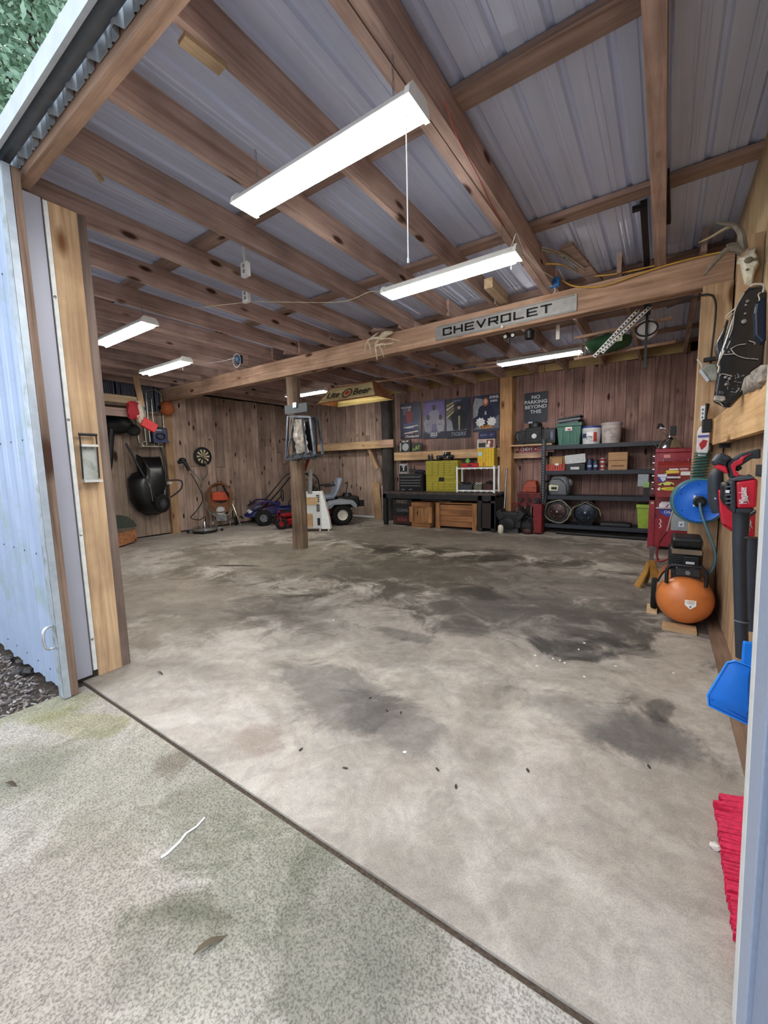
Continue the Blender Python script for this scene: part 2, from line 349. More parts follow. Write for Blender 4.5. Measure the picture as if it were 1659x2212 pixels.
n1 = N(t, 'ShaderNodeTexNoise', i_Scale=1.0, i_Detail=6.0, i_Roughness=.65); L.new(mp.outputs[0], n1.inputs['Vector'])
r = ramp(t, (.3, lin('bcc5e0')), (.7, lin('d0d9f4'))); L.new(n1.outputs['Fac'], r.inputs[0])
n2 = N(t, 'ShaderNodeTexNoise', i_Scale=5.0, i_Detail=10.0, i_Roughness=.8, i_Distortion=1.2); L.new(tc.outputs['Object'], n2.inputs['Vector'])
mp2 = N(t, 'ShaderNodeMapping'); mp2.inputs['Scale'].default_value = (9, .7, 1); L.new(tc.outputs['Object'], mp2.inputs[0])
n3 = N(t, 'ShaderNodeTexNoise', i_Scale=.6, i_Detail=3.0); L.new(mp2.outputs[0], n3.inputs['Vector'])
ml = N(t, 'ShaderNodeMath', operation='MULTIPLY'); L.new(n2.outputs['Fac'], ml.inputs[0]); L.new(n3.outputs['Fac'], ml.inputs[1])
r2 = ramp(t, (.36, (0, 0, 0, 1)), (.44, (.8, .8, .8, 1))); L.new(ml.outputs[0], r2.inputs[0])
mx = N(t, 'ShaderNodeMix', data_type='RGBA'); L.new(r2.outputs[0], mx.inputs[0]); L.new(r.outputs[0], mx.inputs[6]); mx.inputs[7].default_value = lin('d4d4d6')
L.new(mx.outputs[2], b.inputs['Base Color']); b.inputs['Metallic'].default_value = .1; b.inputs['Roughness'].default_value = .45
m_siding = P('c3cad2', .42, .35, var=.06, scale=4, dirt='a7aeb5', name='galvanised_siding')
PITCH_T = .2286
ceil = S('ceiling')
x = -9.42
for i in range(11):
    for (ya, yb, dz) in ((.95, 5.15, .004), (5.0, 9.35, 0)):
        s = tin(4, PITCH_T, yb - ya).out('roof_sheet', m_tin, ceil); s.location = (x, ya, 3.432 + dz + (.0015 if i % 2 else 0))
    x += PITCH_T * 4
# joists, double rafter, purlins, blocking
JX = [-9.0, -8.4, -7.85, -7.25, -6.65, -6.05, -5.45, -4.85, -4.18, -3.56, -2.87, -2.28, -1.69, -.11]
for x in JX:
    w_ = .038 if x < -.2 else .085
    G().box(x - w_ / 2, x + w_ / 2, 1.02, 4.98, 3.2, 3.388).rough(.002, int(x * 10)).out('joist', m_joist, ceil)
for x in (-1.12, -1.055): G().box(x - .03, x + .03, 1.02, 5.0, 3.195, 3.388).rough(.002, int(x * 100)).out('rafter', m_joist, ceil)
for x in [-9.0, -8.4, -7.85, -7.25, -6.65, -6.0, -5.37, -4.75, -4.12, -3.55, -2.9, -2.21, -1.63, -.98, -.4, .25]:
    G().box(x - .06, x - .02, 4.75, 9.03, 3.2, 3.388).rough(.002, int(x * 7)).out('joist', m_joist, ceil)
m_purlin = WOOD('b0968a', '806a60', 'X', knots=.8, dark='3c241a', var=.15, name='purlin_wood')
for y in (1.1, 2.33, 3.86, 5.3, 6.7, 8.05, 8.95):
    G().box(-9.4, .5, y - .07, y + .07, 3.39, 3.43).rough(.003, int(y * 9)).out('purlin', m_purlin, ceil)
 
 
G().box(-1.62, -1.53, 4.3, 4.8, 3.2, 3.3).out('blocking', m_pineY, ceil)
for a, b_, za, zb, w2 in (((392, 82), (480, 150), 3.19, 3.19, .06), ((403, 22), (474, 140), 3.37, 3.22, .03), ((165, 312), (222, 392), 3.37, 3.22, .03)):
    pa, pb = at(*a, Z=za), at(*b_, Z=zb); G().beam(pa, pb, w2, .02).out('brace', m_pineY, ceil)
for x in (-5.0, -3.9, -3.2): G().beam((x - .25, 4.86, 3.3), (x + .2, 5.6, 3.36), .09, .035).out('brace', m_joist, ceil)
# slanted twin plates right of the double rafter (bent sheet ends hanging out of the roof)
# header above the opening, scalloped siding, track, flashing
hd = S('header_beam')
G().box(-3.42, 2.4, .945, 1.005, 3.08, 3.33).rough(.003, 5).out('beam', WOOD('bd9c86', '8c6e5c', 'X', knots=.7, dark='4a2c20', var=.05), hd)
sd = S('gable_siding')
for i in range(7):
    s = tin(4, PITCH_T, .3, h=.035); o = s.out('siding_sheet', m_siding, sd); o.rotation_euler = (pi / 2, 0, 0); o.location = (-3.42 + i * .9144, .943 - .002 * (i % 2), 3.13); o.rotation_euler = (pi / 2, 0, 0)
tr = S('door_track')
G().box(-9, 2.6, .81, .83, 3.118, 3.212).rough(.002).out('cover_board', P('c2cad2', .6, var=.08, scale=12), tr)
G().tube([(-9, .878, 3.188), (2.6, .878, 3.188)], .046, n=12).out('rail', P('6f7780', .4, .6), tr, smooth=True)
G().box(-9, 2.6, .825, .9, 3.236, 3.244).out('cover_top', m_siding, tr)
for x in (-2.9, -2.0, -1.1): G().box(x - .02, x + .02, .83, .94, 3.234, 3.25).out('bracket', m_steel, tr)

# sliding door pushed open to the left
dr = S('door_1')
for i in range(4):
    g = tin(4 if i else 4, PITCH_T, 3.05, h=.02); o = g.out('door_sheet', P('a2b0c8', .4, .25, var=.07, scale=3, dirt='8fa392'), dr)
    o.rotation_euler = (pi / 2, 0, 0); o.location = (-3.10 - (i + 1) * .9144, .868 + .0015 * (i % 2), .03)
G().box(-3.125, -3.04, .845, .862, .005, 3.1).out('edge_trim', P('a9b2bb', .45, .4, dirt='7d8578'), dr)
G().box(-3.045, -3.035, .845, .88, .005, 3.1).out('edge_trim', P('a9b2bb', .45, .4), dr)
G().box(-3.09, -3.04, .882, .925, .005, 3.1).rough(.003, 2).out('door_stile', WOOD('8b7464', '5a4a40', 'Z', knots=.5, var=.05), dr)
for z in (.3, 1.6, 2.95): G().box(-6.8, -3.09, .885, .92, z, z + .09).out('door_rail', WOOD('8b7464', '5a4a40', 'X', knots=.5, var=.05), dr)
p = at(118, 1375, Y=.845)
G().tube([(p.x, .84, p.z + .07), (p.x, .8, p.z + .06), (p.x, .79, p.z), (p.x, .8, p.z - .06), (p.x, .84, p.z - .07)], .009, smooth=4).out('door_handle', P('c9ccd0', .3, .8), dr, smooth=True)
g = G()
for zz in (.12, .9, 1.62, 2.6):
    for i in range(14):
        g.ell((-3.2 - i * PITCH_T * .5, .866, zz), (.006, .004, .006), n=6)
g.out('screw', P('4c4f54', .5, .5), dr, kind='stuff')

# ================================================================ JAMBS
jb = S('trim_1')
G().box(-3.36, -3.2, 1.095, 1.245, .0, 3.075).rough(.002, 3).out('post', m_post, jb)
G().box(-3.208, -3.185, .965, 1.055, .03, 3.07).out('metal_trim', P('a9abb8', .55, .15, var=.04, scale=3, name='trim_metal'), jb)
G().box(-3.2, -3.175, 1.062, 1.085, .06, 3.06).out('flange', P('d6d6d2', .5), jb)
G().box(-3.215, -3.19, 1.053, 1.064, .05, 3.08).out('groove', P('5a544e', .7), jb)
G().box(-3.36, -3.21, .96, 1.1, .0, 3.075).out('backing_post', m_darkwood, jb)
for z in (.28, 1.0, 1.75, 2.5): G().ell((-3.174, 1.072, z), (.004, .009, .009), n=8).out('bolt', m_chrome, jb)
G().box(-3.34, -3.205, 1.248, 1.3, 0, 3.08).rough(.006, 9).out('rough_stud', WOOD('7d6c62', '5a4b44', 'Z', var=.03, name='weathered_wood'), jb)
j2 = S('trim_2')
pb, pt = at(1588.7, 2060, X=.2), at(1653, 905, X=.2)
k = (pt.y - pb.y) / (pt.z - pb.z); y0 = pb.y - k * pb.z
def jamb(xa, xb, ya, yb, k2, nm, mat):
    G().loft([[(xa, ya, 0), (xb, ya, 0), (xb, yb, 0), (xa, yb, 0)], [(xa, ya + k2 * 3.1, 3.07), (xb, ya + k2 * 3.1, 3.07), (xb, yb + k * 3.1, 3.07), (xa, yb + k * 3.1, 3.07)]]).out(nm, mat, j2, bevel=.003)
jamb(.2, .34, 1.075, y0 - .05, .05, 'metal_cap', P('929db3', .5, .1, var=.05, scale=60, bump=.1, name='jamb_metal'))
jamb(.199, .33, y0 - .049, y0, k, 'edge_board', P('c4c4c4', .6, var=.05))
G().box(.21, .43, .92, 1.075, 0, 3.09).out('post', P('7d8aa6', .5, .1, var=.06, scale=70, bump=.15), j2)
fw = S('wall_front')
for (xa, n) in ((.34, 2),):
    o = tin(10, PITCH_T, 3.3).out('siding_sheet', m_siding, fw); o.rotation_euler = (pi / 2, 0, 0); o.location = (xa, 1.08, 0)
for i in range(7):
    o = tin(4, PITCH_T, 3.4).out('siding_sheet', m_siding, fw); o.rotation_euler = (pi / 2, 0, 0); o.location = (-3.36 - (i + 1) * .9144, 1.04, 0)
for z in (.6, 1.8, 2.9): G().box(-9.3, -3.36, 1.06, 1.1, z, z + .09).out('girt', m_joist, fw)

# ================================================================ WALLS
def planks(root, axis, fixed, a0, a1, z0, z1, wmin, wmax, mat, seed, out_dir, th=.022, joint=.006, cut=0):
    rn = random.Random(seed); a = a0
    while a < a1 - .03:
        wd = min(rn.uniform(wmin, wmax), a1 - a); off = rn.uniform(0, .006)
        zs = [(z0, z1)]
        if cut and rn.random() < cut:
            zc = rn.uniform(.9, 2.3); zs = [(z0, zc), (zc + .003, z1)]
        for (za, zb) in zs:
            g = G()
            p0, p1 = (fixed - out_dir * 0, fixed + out_dir * (th + off))
            lo, hi = min(p0, p1), max(p0, p1)
            if axis == 'X': g.box(a, a + wd - joint, lo, hi, za, zb + rn.uniform(-.01, .01))
            else: g.box(lo, hi, a, a + wd - joint, za, zb + rn.uniform(-.01, .01))
            o = g.out('plank', mat, root)
        a += wd
m_void = P('141216', .9)
wb = S('wall_back')
planks(wb, 'X', 9.08, -9.28, -5.72, .03, 3.24, .14, .21, m_plank, 5, -1, cut=.35)
planks(wb, 'X', 9.08, -5.72, -2.94, .03, 3.24, .15, .25, m_plankR, 6, -1)
planks(wb, 'X', 9.08, -2.7, .5, .03, 3.24, .15, .24, m_plankR, 8, -1)
G().box(-9.3, .55, 9.085, 9.14, 0, 3.43).out('backing', m_void, wb)
m_ply = WOOD('c2a878', 'a3875a', 'X', var=.1, name='plywood')
for i, xa in enumerate([-9.3, -6.9, -4.5, -2.1]): G().box(xa, xa + 2.39, 9.04, 9.075, 3.245, 3.42).out('plywood_strip', m_ply, wb)
wl = S('wall_left')
planks(wl, 'Y', -9.26, 5.06, 9.06, .03, 3.2, .17, .27, m_plank, 12, 1, cut=.3)
planks(wl, 'Y', -9.26, 3.0, 4.86, .03, 2.72, .28, .42, WOOD('b09c8c', '807064', 'Z', knots=.5, var=.2), 13, 1)
G().box(-9.28, -9.17, 4.87, 5.05, 0, 3.2).rough(.002, 4).out('corner_board', m_pineZ, wl)
planks(wl, 'Y', -9.26, 1.1, 3.0, .03, 2.72, .28, .42, m_plank, 14, 1)
G().box(-9.34, -9.265, 1.05, 9.1, 0, 3.43).out('backing', m_void, wl)
for i in range(10):
    o = tin(4, PITCH_T, .72).out('siding_sheet', P('7d8394', .5, .3), wl); o.rotation_euler = (pi / 2, 0, pi / 2); o.location = (-9.262, 1.05 + i * .9144 * .42, 2.72)
    if i > 8: break
wr = S('wall_right')
m_rply = WOOD('c3a685', '9b7a5a', 'Z', knots=.6, dark='5a3a28', var=.15, name='right_wall_wood')
planks(wr, 'Y', .47, 1.3, 9.06, .0, 2.3, .22, .34, m_rply, 21, -1, th=.03)
planks(wr, 'Y', .47, 1.1, 9.06, 2.303, 3.42, .6, 1.2, WOOD('cdb796', 'b0956c', 'Z', var=.08, name='plywood'), 22, -1, th=.02)
G().box(.475, .53, 1.05, 9.1, 0, 3.43).out('backing', m_void, wr)
G().box(.35, .44, 1.32, 9.0, 0, .03).rough(.002, 3).out('baseboard_right', WOOD('8a7260', '6a5344', 'Y', var=.05), None, kind='structure')
# front right inside
# ================================================================ MAIN BEAM, POSTS
bm_ = T('main_beam', 'long doubled timber beam spanning the garage, carrying the joists and the chrome nameplate', 'beam')
G().box(-9.2, .43, 4.85, 4.89, 2.93, 3.195).rough(.002, 1).out('board', m_beam, bm_)
G().box(-9.2, .43, 4.893, 4.94, 2.945, 3.195).rough(.003, 2).out('board', m_joist, bm_)
G().box(-9.2, .3, 4.945, 4.985, 2.93, 3.195).rough(.003, 3).out('board', m_beam, bm_)
def logpost(x, y, r0, r1, h, seed):
    rn = random.Random(seed); rings = []
    for i in range(15):
        t = i / 14; r = r0 + (r1 - r0) * t
        rings.append([(x + (r * (1 + .05 * sin(k * 1.9 + i * .5) + rn.uniform(-.02, .02))) * cos(2 * pi * k / 20) + .02 * sin(t * 3), y + r * sin(2 * pi * k / 20), h * t) for k in range(20)])
    return G().loft(rings)
tag(logpost(-5.29, 5.06, .135, .115, 2.94, 4).out('log_post', m_log, smooth=True), 'rough round log post standing in the middle of the garage floor', 'post')
G().tube([(-5.3 + .19 * cos(a), 5.06 + .19 * sin(a), .004) for a in [i * .3 for i in range(21)]], .02, n=6).rough(.006, 3)
tag(logpost(-5.93, 8.86, .16, .14, 3.2, 8).out('log_post', WOOD('4e4a48', '2f2c2c', 'Z', var=.05, name='tarred_log'), smooth=True), 'dark tarred round pole at the back wall left of the workbench', 'post')
tag(G().box(-2.93, -2.68, 8.72, 9.035, 0, 3.19).rough(.003, 4).out('timber_post', WOOD('c79c70', '9a6f4b', 'Z', knots=.6, dark='54301e', var=.03), bevel=.006), 'square light timber post at the back wall right of the workbench', 'post')
rp_ = T('timber_post', 'tall square timber post holding the right end of the main beam', 'post')
G().box(.22, .43, 4.995, 5.1, 0, 3.2).rough(.002, 2).out('post', m_post, rp_); G().box(.22, .43, 4.8, 4.846, 0, 2.925).out('post', m_post, rp_)
G().box(.25, .42, 4.846, 4.995, 0, 2.92).out('side_board', m_post, rp_)

# ================================================================ SHOP LIGHTS
m_led = P('fffdf8', .4, emit=68, name='led_diffuser', var=.01)
m_hous = P('dcdcd8', .5, var=.03)
def shop_light(px, py, Z, label, L=1.17, cord=0, chain=.3, emit=None, up=3.2):
    c = at(px, py, Z=Z)
    t = T('shop_light', label, 'ceiling light', c, 0, 'hanging LED shop lights')
    H = L / 2
    prof = [(-.09, .0), (-.082, -.004), (-.05, .014), (.05, .014), (.082, -.004), (.09, .0), (.055, .05), (.03, .055), (-.03, .055), (-.055, .05)]
    G().loft([[(x, y, z) for y, z in prof] for x in (-H, H)]).out('housing', m_hous, t)
    for s in (-1, 1):
        G().tube([(-H + .03, s * .048, -.013), (H - .03, s * .048, -.013)], .015, n=10).out('light_tube', m_led, t, smooth=True)
        cap = [(-.094, -.006), (.094, -.006), (.085, .03), (.058, .062), (-.058, .062), (-.085, .03)]
        G().loft([[(s * (H - .0) + dx, y, z) for y, z in cap] for dx in (-.012, .012)]).out('end_cap', m_hous, t)
    G().box(-H + .06, H - .06, -.026, .026, -.004, .016).out('reflector_ridge', P('55585e', .4, .3), t)
    hh = up - Z
    for s in (-1, 1):
        g = G(); n = max(2, int((hh - .06) / .035))
        for i in range(n):
            z0 = .06 + (hh - .06) * i / n; a = (i % 2) * pi / 2
            g.tube([(s * (H - .12) + .006 * cos(q) * cos(a), .006 * cos(q) * sin(a), z0 + .02 + .021 * sin(q)) for q in [k * pi / 4 for k in range(8)]], .0015, n=4, closed=True)
        g.out('chain', m_steel, t)
    if cord:
        G().tube([(H - .03, -.05, .0), (H - .028, -.05, -cord * .4), (H - .03, -.05, -cord)], .003, n=6).out('pull_cord', P('e8e6e0', .7), t)
        G().cyl((H - .03, -.05, -cord), (H - .03, -.05, -cord - .02), .005).out('cord_bead', m_white, t)
    return t
shop_light(686, 360, 2.93, 'largest LED shop light, nearest the door opening, with long pull cord', cord=.62)
shop_light(963, 600, 2.93, 'LED shop light hanging just in front of the chrome letter nameplate', cord=.09)
shop_light(1162, 774, 2.93, 'LED shop light behind the beam above the no parking sign', cord=.1, up=3.425)
shop_light(266, 723, 2.93, 'LED shop light beside the left timber jamb, hung over the loft shelf', cord=0.0)
shop_light(356, 795, 2.93, 'LED shop light near the left wall above the hanging hand truck', cord=.1)
shop_light(662, 851, 2.93, 'LED shop light partly hidden behind the middle log post', L=1.1, up=3.425)
# pull cord on left light at its left end
# ---------------------------------------------------------------- billiard lamp
L_ = T('billiard_lamp', 'wide wooden billiard lamp with beer lettering hanging in front of the posters', 'ceiling light', (-4.77, 6.1, 2.6))
bx, by, tx, ty, h = .68, .3, .50, .12, .27
cs = lambda a, b, z: [(-a, -b, z), (a, -b, z), (a, b, z), (-a, b, z)]
m_lw = WOOD('c3b48c', '8e7a52', 'X', var=.03); m_lw2 = WOOD('8a5a3c', '5e3a26', 'X', var=.03)
for nm, idx, mt in (('front_panel', (0, 1), m_lw), ('side_panel', (1, 2), m_lw2), ('back_panel', (2, 3), m_lw), ('side_panel', (3, 0), m_lw2)):
    B0, T0, B1, T1 = cs(bx, by, 0), cs(tx, ty, h), cs(bx - .02, by - .02, 0), cs(tx - .02, ty - .02, h)
    i, j = idx
    G().loft([[B0[i], B0[j], T0[j], T0[i]], [B1[i], B1[j], T1[j], T1[i]]]).out(nm, mt, L_)
G().box(-tx, tx, -ty, ty, h, h + .02).out('top_board', m_lw2, L_)
for s in (-1, 1):
    G().beam((s * bx, -by, 0), (s * tx, -ty, h), .02, .02).out('corner_strip', m_lw2, L_); G().beam((s * bx, by, 0), (s * tx, ty, h), .02, .02).out('corner_strip', m_lw2, L_)
G().box(-bx, bx, -by - .006, -by + .008, -.012, .012).out('rim', m_lw2, L_)
G().box(-.55, .55, -.15, .15, .12, .13).out('diffuser', P('fbf3c8', .5, emit=4.5, var=.02), L_)
sl = atan2(h, by - ty); rt = (sl, 0, 0)
q = lambda t, o=.005: (-by + (by - ty) * t - o * sin(sl), h * t + o * cos(sl) * .2)
m_let = P('2a2018', .7); m_lr = P('a8362a', .6)
y_, z_ = q(.48)
txt('Lite', .2, m_let, L_, (-.33, y_ - .004, z_), rt, bold=.004); txt('Beer', .2, m_let, L_, (.33, y_ - .004, z_), rt, bold=.004)
mt_ = Matrix.Translation(V((0, y_ - .002, z_))) @ Euler(rt).to_matrix().to_4x4()
G().prism([(.125 * cos(a) * (1 if k % 2 else .86), .12 * sin(a) * (1 if k % 2 else .86)) for k, a in enumerate([i * pi / 12 for i in range(24)])], .003, mt_).out('emblem', P('4b3a28', .7), L_)
G().prism(disc(.075), .005, mt_).out('emblem_ring', P('b8a878', .7), L_); G().prism(disc(.055), .007, mt_).out('emblem_disc', m_lr, L_)
for s in (-1, 1): G().tube([(s * .4, 0, h), (s * .62 - .01, 0, .605)], .003, n=5).out('hanging_wire', m_steel, L_)

# ---------------------------------------------------------------- CHEVROLET nameplate
cp = T('nameplate', 'long brushed metal nameplate with wide black capital letters on the main beam', 'sign', (-1.64, 4.835, 3.045))
G().box(-.82, .82, -.004, .012, -.085, .085).out('plate', P('b9b9b7', .35, .55, var=.12, scale=20, name='brushed_plate'), cp, bevel=.002)
G().box(-.8, .8, -.006, -.004, -.078, -.07).out('border_line', P('8a8a88', .4, .5), cp); G().box(-.8, .8, -.006, -.004, .07, .078).out('border_line', P('8a8a88', .4, .5), cp)
GL = {'C': [[(1, .75), (1, 1), (0, 1), (0, 0), (1, 0), (1, .25)]], 'H': [[(0, 0), (0, 1)], [(1, 0), (1, 1)], [(0, .5), (1, .5)]], 'E': [[(1, 1), (0, 1), (0, 0), (1, 0)], [(0, .5), (.9, .5)]],
      'V': [[(0, 1), (.5, 0), (1, 1)]], 'R': [[(0, 0), (0, 1), (1, 1), (1, .45), (0, .45)], [(.6, .45), (1, 0)]], 'O': [[(0, 0), (0, 1), (1, 1), (1, 0), (0, 0)]], 'L': [[(0, 1), (0, 0), (1, 0)]], 'T': [[(0, 1), (1, 1)], [(.5, 1), (.5, 0)]]}
def wide_letters(word, x0, step, lw, lh, sx, sz, mat, parent, y, dep=.008, z0=None):
    for i, ch in enumerate(word):
        g = G()
        for pl in GL[ch]:
            for a, b in zip(pl, pl[1:]):
                p0 = V((x0 + i * step + a[0] * (lw - sx), y, z0 + a[1] * (lh - sz))); p1 = V((x0 + i * step + b[0] * (lw - sx), y, z0 + b[1] * (lh - sz)))
                d = (p1 - p0).normalized(); e = sx / 2 if abs(d.x) > .9 else sz / 2
                th = sz if abs(d.x) > .9 else sx
                g.beam(p0 - d * e * .95, p1 + d * e * .95, th, dep, up=V((0, -1, 0)))
        g.out('letter', mat, parent)
wide_letters('CHEVROLET', -.70, .146, .118, .088, .021, .015, P('15161a', .35), cp, -.009, z0=-.037)
G().cyl((0.04, -.02, -.088), (0.04, -.003, -.088), .017).out('button', m_white, cp)

# ---------------------------------------------------------------- deer antlers on the beam
def antler(g, base, pts, r, tines):
    g.tube(pts, smooth=4, rad=[r * (1 - .75 * i / (len(pts) - 1)) for i in range(len(pts))], n=8)
    for tn in tines: g.tube(tn, smooth=3, rad=[r * .55, r * .4, r * .1], n=6)
c_bone = P('d4c7ae', .6, var=.25, scale=30)
A = lambda px, py, Y=4.7: at(px, py, Y=Y)
t = T('deer_antlers', 'deer skull with branching antlers hanging over the front of the main beam', 'antlers', (-3.25, 4.8, 3.1)); o0 = V((-3.25, 4.8, 3.1))
AA = lambda px, py, Y=4.72: A(px, py, Y) - o0
g = G(); g.tube([AA(826, 728, 4.8), AA(832, 722, 4.76), AA(846, 718, 4.72)], smooth=3, rad=[.045, .04, .02], n=8); g.out('skull', c_bone, t, smooth=True)
g = G(); antler(g, None, [AA(826, 730, 4.8), AA(812, 742), AA(812, 760), AA(815, 778)], .02, [[AA(812, 748), AA(828, 742), AA(832, 752)], [AA(812, 745), AA(845, 742), AA(850, 738)], [AA(818, 745), AA(826, 760), AA(829, 773)]]); g.out('antler', c_bone, t, smooth=True)
g = G(); antler(g, None, [AA(826, 730, 4.8), AA(800, 732), AA(792, 742), AA(787, 762)], .019, [[AA(795, 738), AA(800, 752), AA(801, 766)], [AA(800, 732), AA(812, 722), AA(818, 719)], [AA(818, 733), AA(840, 731), AA(867, 738)]]); g.out('antler', c_bone, t, smooth=True)

# ---------------------------------------------------------------- small things under the roof
def thing_mesh(name, label, cat, g, mat, group=None, **k): return tag(g.out(name, mat, **k), label, cat, group)
# conduit and outlet boxes
for (pa, pb, Za, lab) in (((528, 573), (533, 592), 3.24, 'white square outlet box under the joists with conduit above it'), ((530, 630), (535, 651), 3.24, 'white outlet box one joist farther in, with cable leading right')):
    c = at((pa[0] + pb[0]) / 2, (pa[1] + pb[1]) / 2, Z=Za - .05); t = T('outlet_box', lab, 'electrical box', c)
    G().box(-.045, .045, -.02, .02, -.06, .06).out('box', m_white, t, bevel=.004); G().box(-.012, .012, -.024, -.02, -.035, -.005).out('socket', P('8c8a86', .5), t); G().box(-.012, .012, -.024, -.02, .01, .04).out('socket', P('8c8a86', .5), t)
    G().box(-.014, .014, -.01, .01, .06, .24).out('conduit', m_white, t)
def cable(label, pts, r, mat, name='cable', cat='cable', sm=6): return thing_mesh(name, label, cat, G().tube(pts, r, n=6, smooth=sm), mat, smooth='all')
m_cab = P('d8cfae', .6); m_yel = P('c9a04a', .6); m_wh = P('d9d9d9', .6); m_bk = P('131315', .5)
cable('thin cream cable crossing the left joists to the front shop light', [at(415, 665, Z=3.17), at(440, 663, Z=3.19), at(545, 652, Z=3.19), at(590, 652, Z=3.19), at(735, 652, Z=3.19), at(800, 630, Z=3.19), at(830, 634, Z=2.99)], .004, m_cab)
cable('white cable looping from the double rafter to the middle shop light', [at(1090, 548, Z=2.97), at(1105, 530, Z=3.1), at(1115, 505, Z=3.18), at(1122, 518, Z=3.18), at(1135, 545, Z=3.18), at(1165, 580, Z=3.18), at(1195, 600, Z=3.2)], .004, m_wh)
cable('red wire running down the side of the double rafter', [at(962, 220, Z=3.2), at(985, 290, Z=3.19), at(1005, 330, Z=3.19), at(1035, 385, Z=3.19), at(1060, 440, Z=3.19), at(1090, 490, Z=3.19)], .003, P('a8402e', .6))
cable('yellow extension cord draped along the top of the main beam to the skull', [at(1215, 605, Y=4.82), at(1240, 618, Y=4.81), at(1300, 618, Y=4.81), at(1380, 592, Y=4.81), at(1450, 570, Y=4.81), at(1545, 547, Y=4.81), at(1580, 543, Y=4.6)], .008, m_yel, 'extension_cord', 'cord')
cable('second yellow cord curving in a loop above the beam', [at(1180, 570, Z=3.25), at(1215, 572, Z=3.25), at(1250, 588, Y=4.84), at(1275, 596, Y=4.84), at(1340, 590, Y=4.83), at(1440, 568, Y=4.83)], .007, m_yel, 'extension_cord', 'cord')
cable('black cable bending over the right timber post', [at(1440, 665, Y=4.8), at(1490, 645, Y=4.78), at(1530, 636, Y=4.76), at(1545, 650, Y=4.76), at(1545, 690, Y=4.76), at(1537, 760, Y=4.76), at(1534, 800, Y=4.76)], .008, m_bk)
cable('thin white cable of the left shop lights running to the black socket', [at(400, 784, Z=2.98), at(440, 785, Z=3.1), at(480, 780, Z=3.17), at(512, 772, Z=3.18)], .004, m_wh)
c = at(516, 777, Z=3.1); t = T('socket_box', 'black socket box with a white cord loop under a left joist', 'electrical box', c)
G().box(-.06, .06, -.03, .03, -.06, .06).out('box', P('1d3348', .5), t, bevel=.006); G().box(-.03, .03, -.035, -.03, -.02, .03).out('face', P('3c6f94', .5), t)
G().tube([(.09 * cos(a), -.04, .1 * sin(a) - .02) for a in [k * pi / 6 for k in range(12)]], .004, closed=True, smooth=3, n=5).out('cord_loop', m_wh, t)
c = at(1198, 612, Z=3.23); t = T('blue_box', 'small blue junction box with wires on top of the beam', 'electrical box', c)
G().box(-.05, .05, -.03, .03, -.04, .05).out('box', P('2c6db0', .4), t, bevel=.008); G().box(-.03, .03, -.035, -.03, -.01, .02).out('cover', P('1d4f88', .4), t); G().tube([(0, 0, -.04), (.01, -.01, -.08), (-.01, -.02, -.11)], .005, smooth=3).out('wire', m_wh, t)
c = at(1101, 726, Y=5.1); t = T('camera_mount', 'small dark two-eyed sensor lamp hanging under the beam below the nameplate', 'lamp', c)
for s in (-1, 1): G().ell((s * .045, 0, 0), (.035, .03, .03)).out('lamp_head', m_black, t, smooth=True); G().prism(disc(.02), .004, face((s * .045, -.028, -.005))).out('lens', P('cfcfc6', .3), t)
G().cyl((0, 0, 0), (0, 0, -.14), .007).out('stem', m_black, t); G().beam((0, 0, 0), (0, -.13, 2.94 - c.z), .02, .02).out('mount_arm', m_black, t)
c = at(1144, 722, Y=5.0); t = T('black_speaker', 'small black clamp light hanging behind the beam beside the sensor lamp', 'lamp', c)
G().lathe([(.02, -.04), (.05, -.05), (.055, .03), (.03, .05)]).out('shade', m_black, t, smooth=True); G().tube([(0, 0, .05), (.02, 0, .12), (.06, 0, .15)], .005, smooth=3).out('cord', m_bk, t)
c = at(1205, 716, Y=5.3); t = T('paper_tag', 'white paper tag hanging under the beam left of the slotted bars', 'tag', c)
G().box(-.02, .02, -.002, .002, -.09, .07).out('tag', P('d5d2c8', .7), t); G().tube([(0, 0, .07), (.0, 0, 3.43 - c.z)], .002).out('string', m_wh, t)
# slotted angle bars
for k, (a, b, lab) in enumerate((((1378, 670), (1283, 771), 'perforated white angle bar hanging slanted behind the beam, longer of two'), ((1403, 664), (1300, 762), 'perforated white angle bar lying close behind the first slanted one'))):
    p0, p1 = at(*a, Y=5.2), at(*b, Y=5.1); t = T('slotted_bar', lab, 'metal bar', (0, 0, 0))
    g = G(); d = (p1 - p0)
    G().beam(p0, p1, .038, .004, up=V((0, 1, 0))).out('bar', P('d5d5d2', .5, .2), t); G().beam(p0 + V((.018, 0, 0)), p1 + V((.018, 0, 0)), .004, .03, up=V((0, 1, 0))).out('flange', P('c2c2be', .5, .2), t)
    for i in range(17):
        q_ = p0 + d * ((i + .5) / 17); g.ell(q_ + V((0, -.006, 0)), (.009, .004, .009), n=8)
    g.out('slot', P('1b1b1c', .7), t, kind='stuff'); G().tube([p0 + V((0, .0, -.01)), (p0.x, p0.y + .0, 3.41)], .002, n=4).out('hanging_wire', m_steel, t)
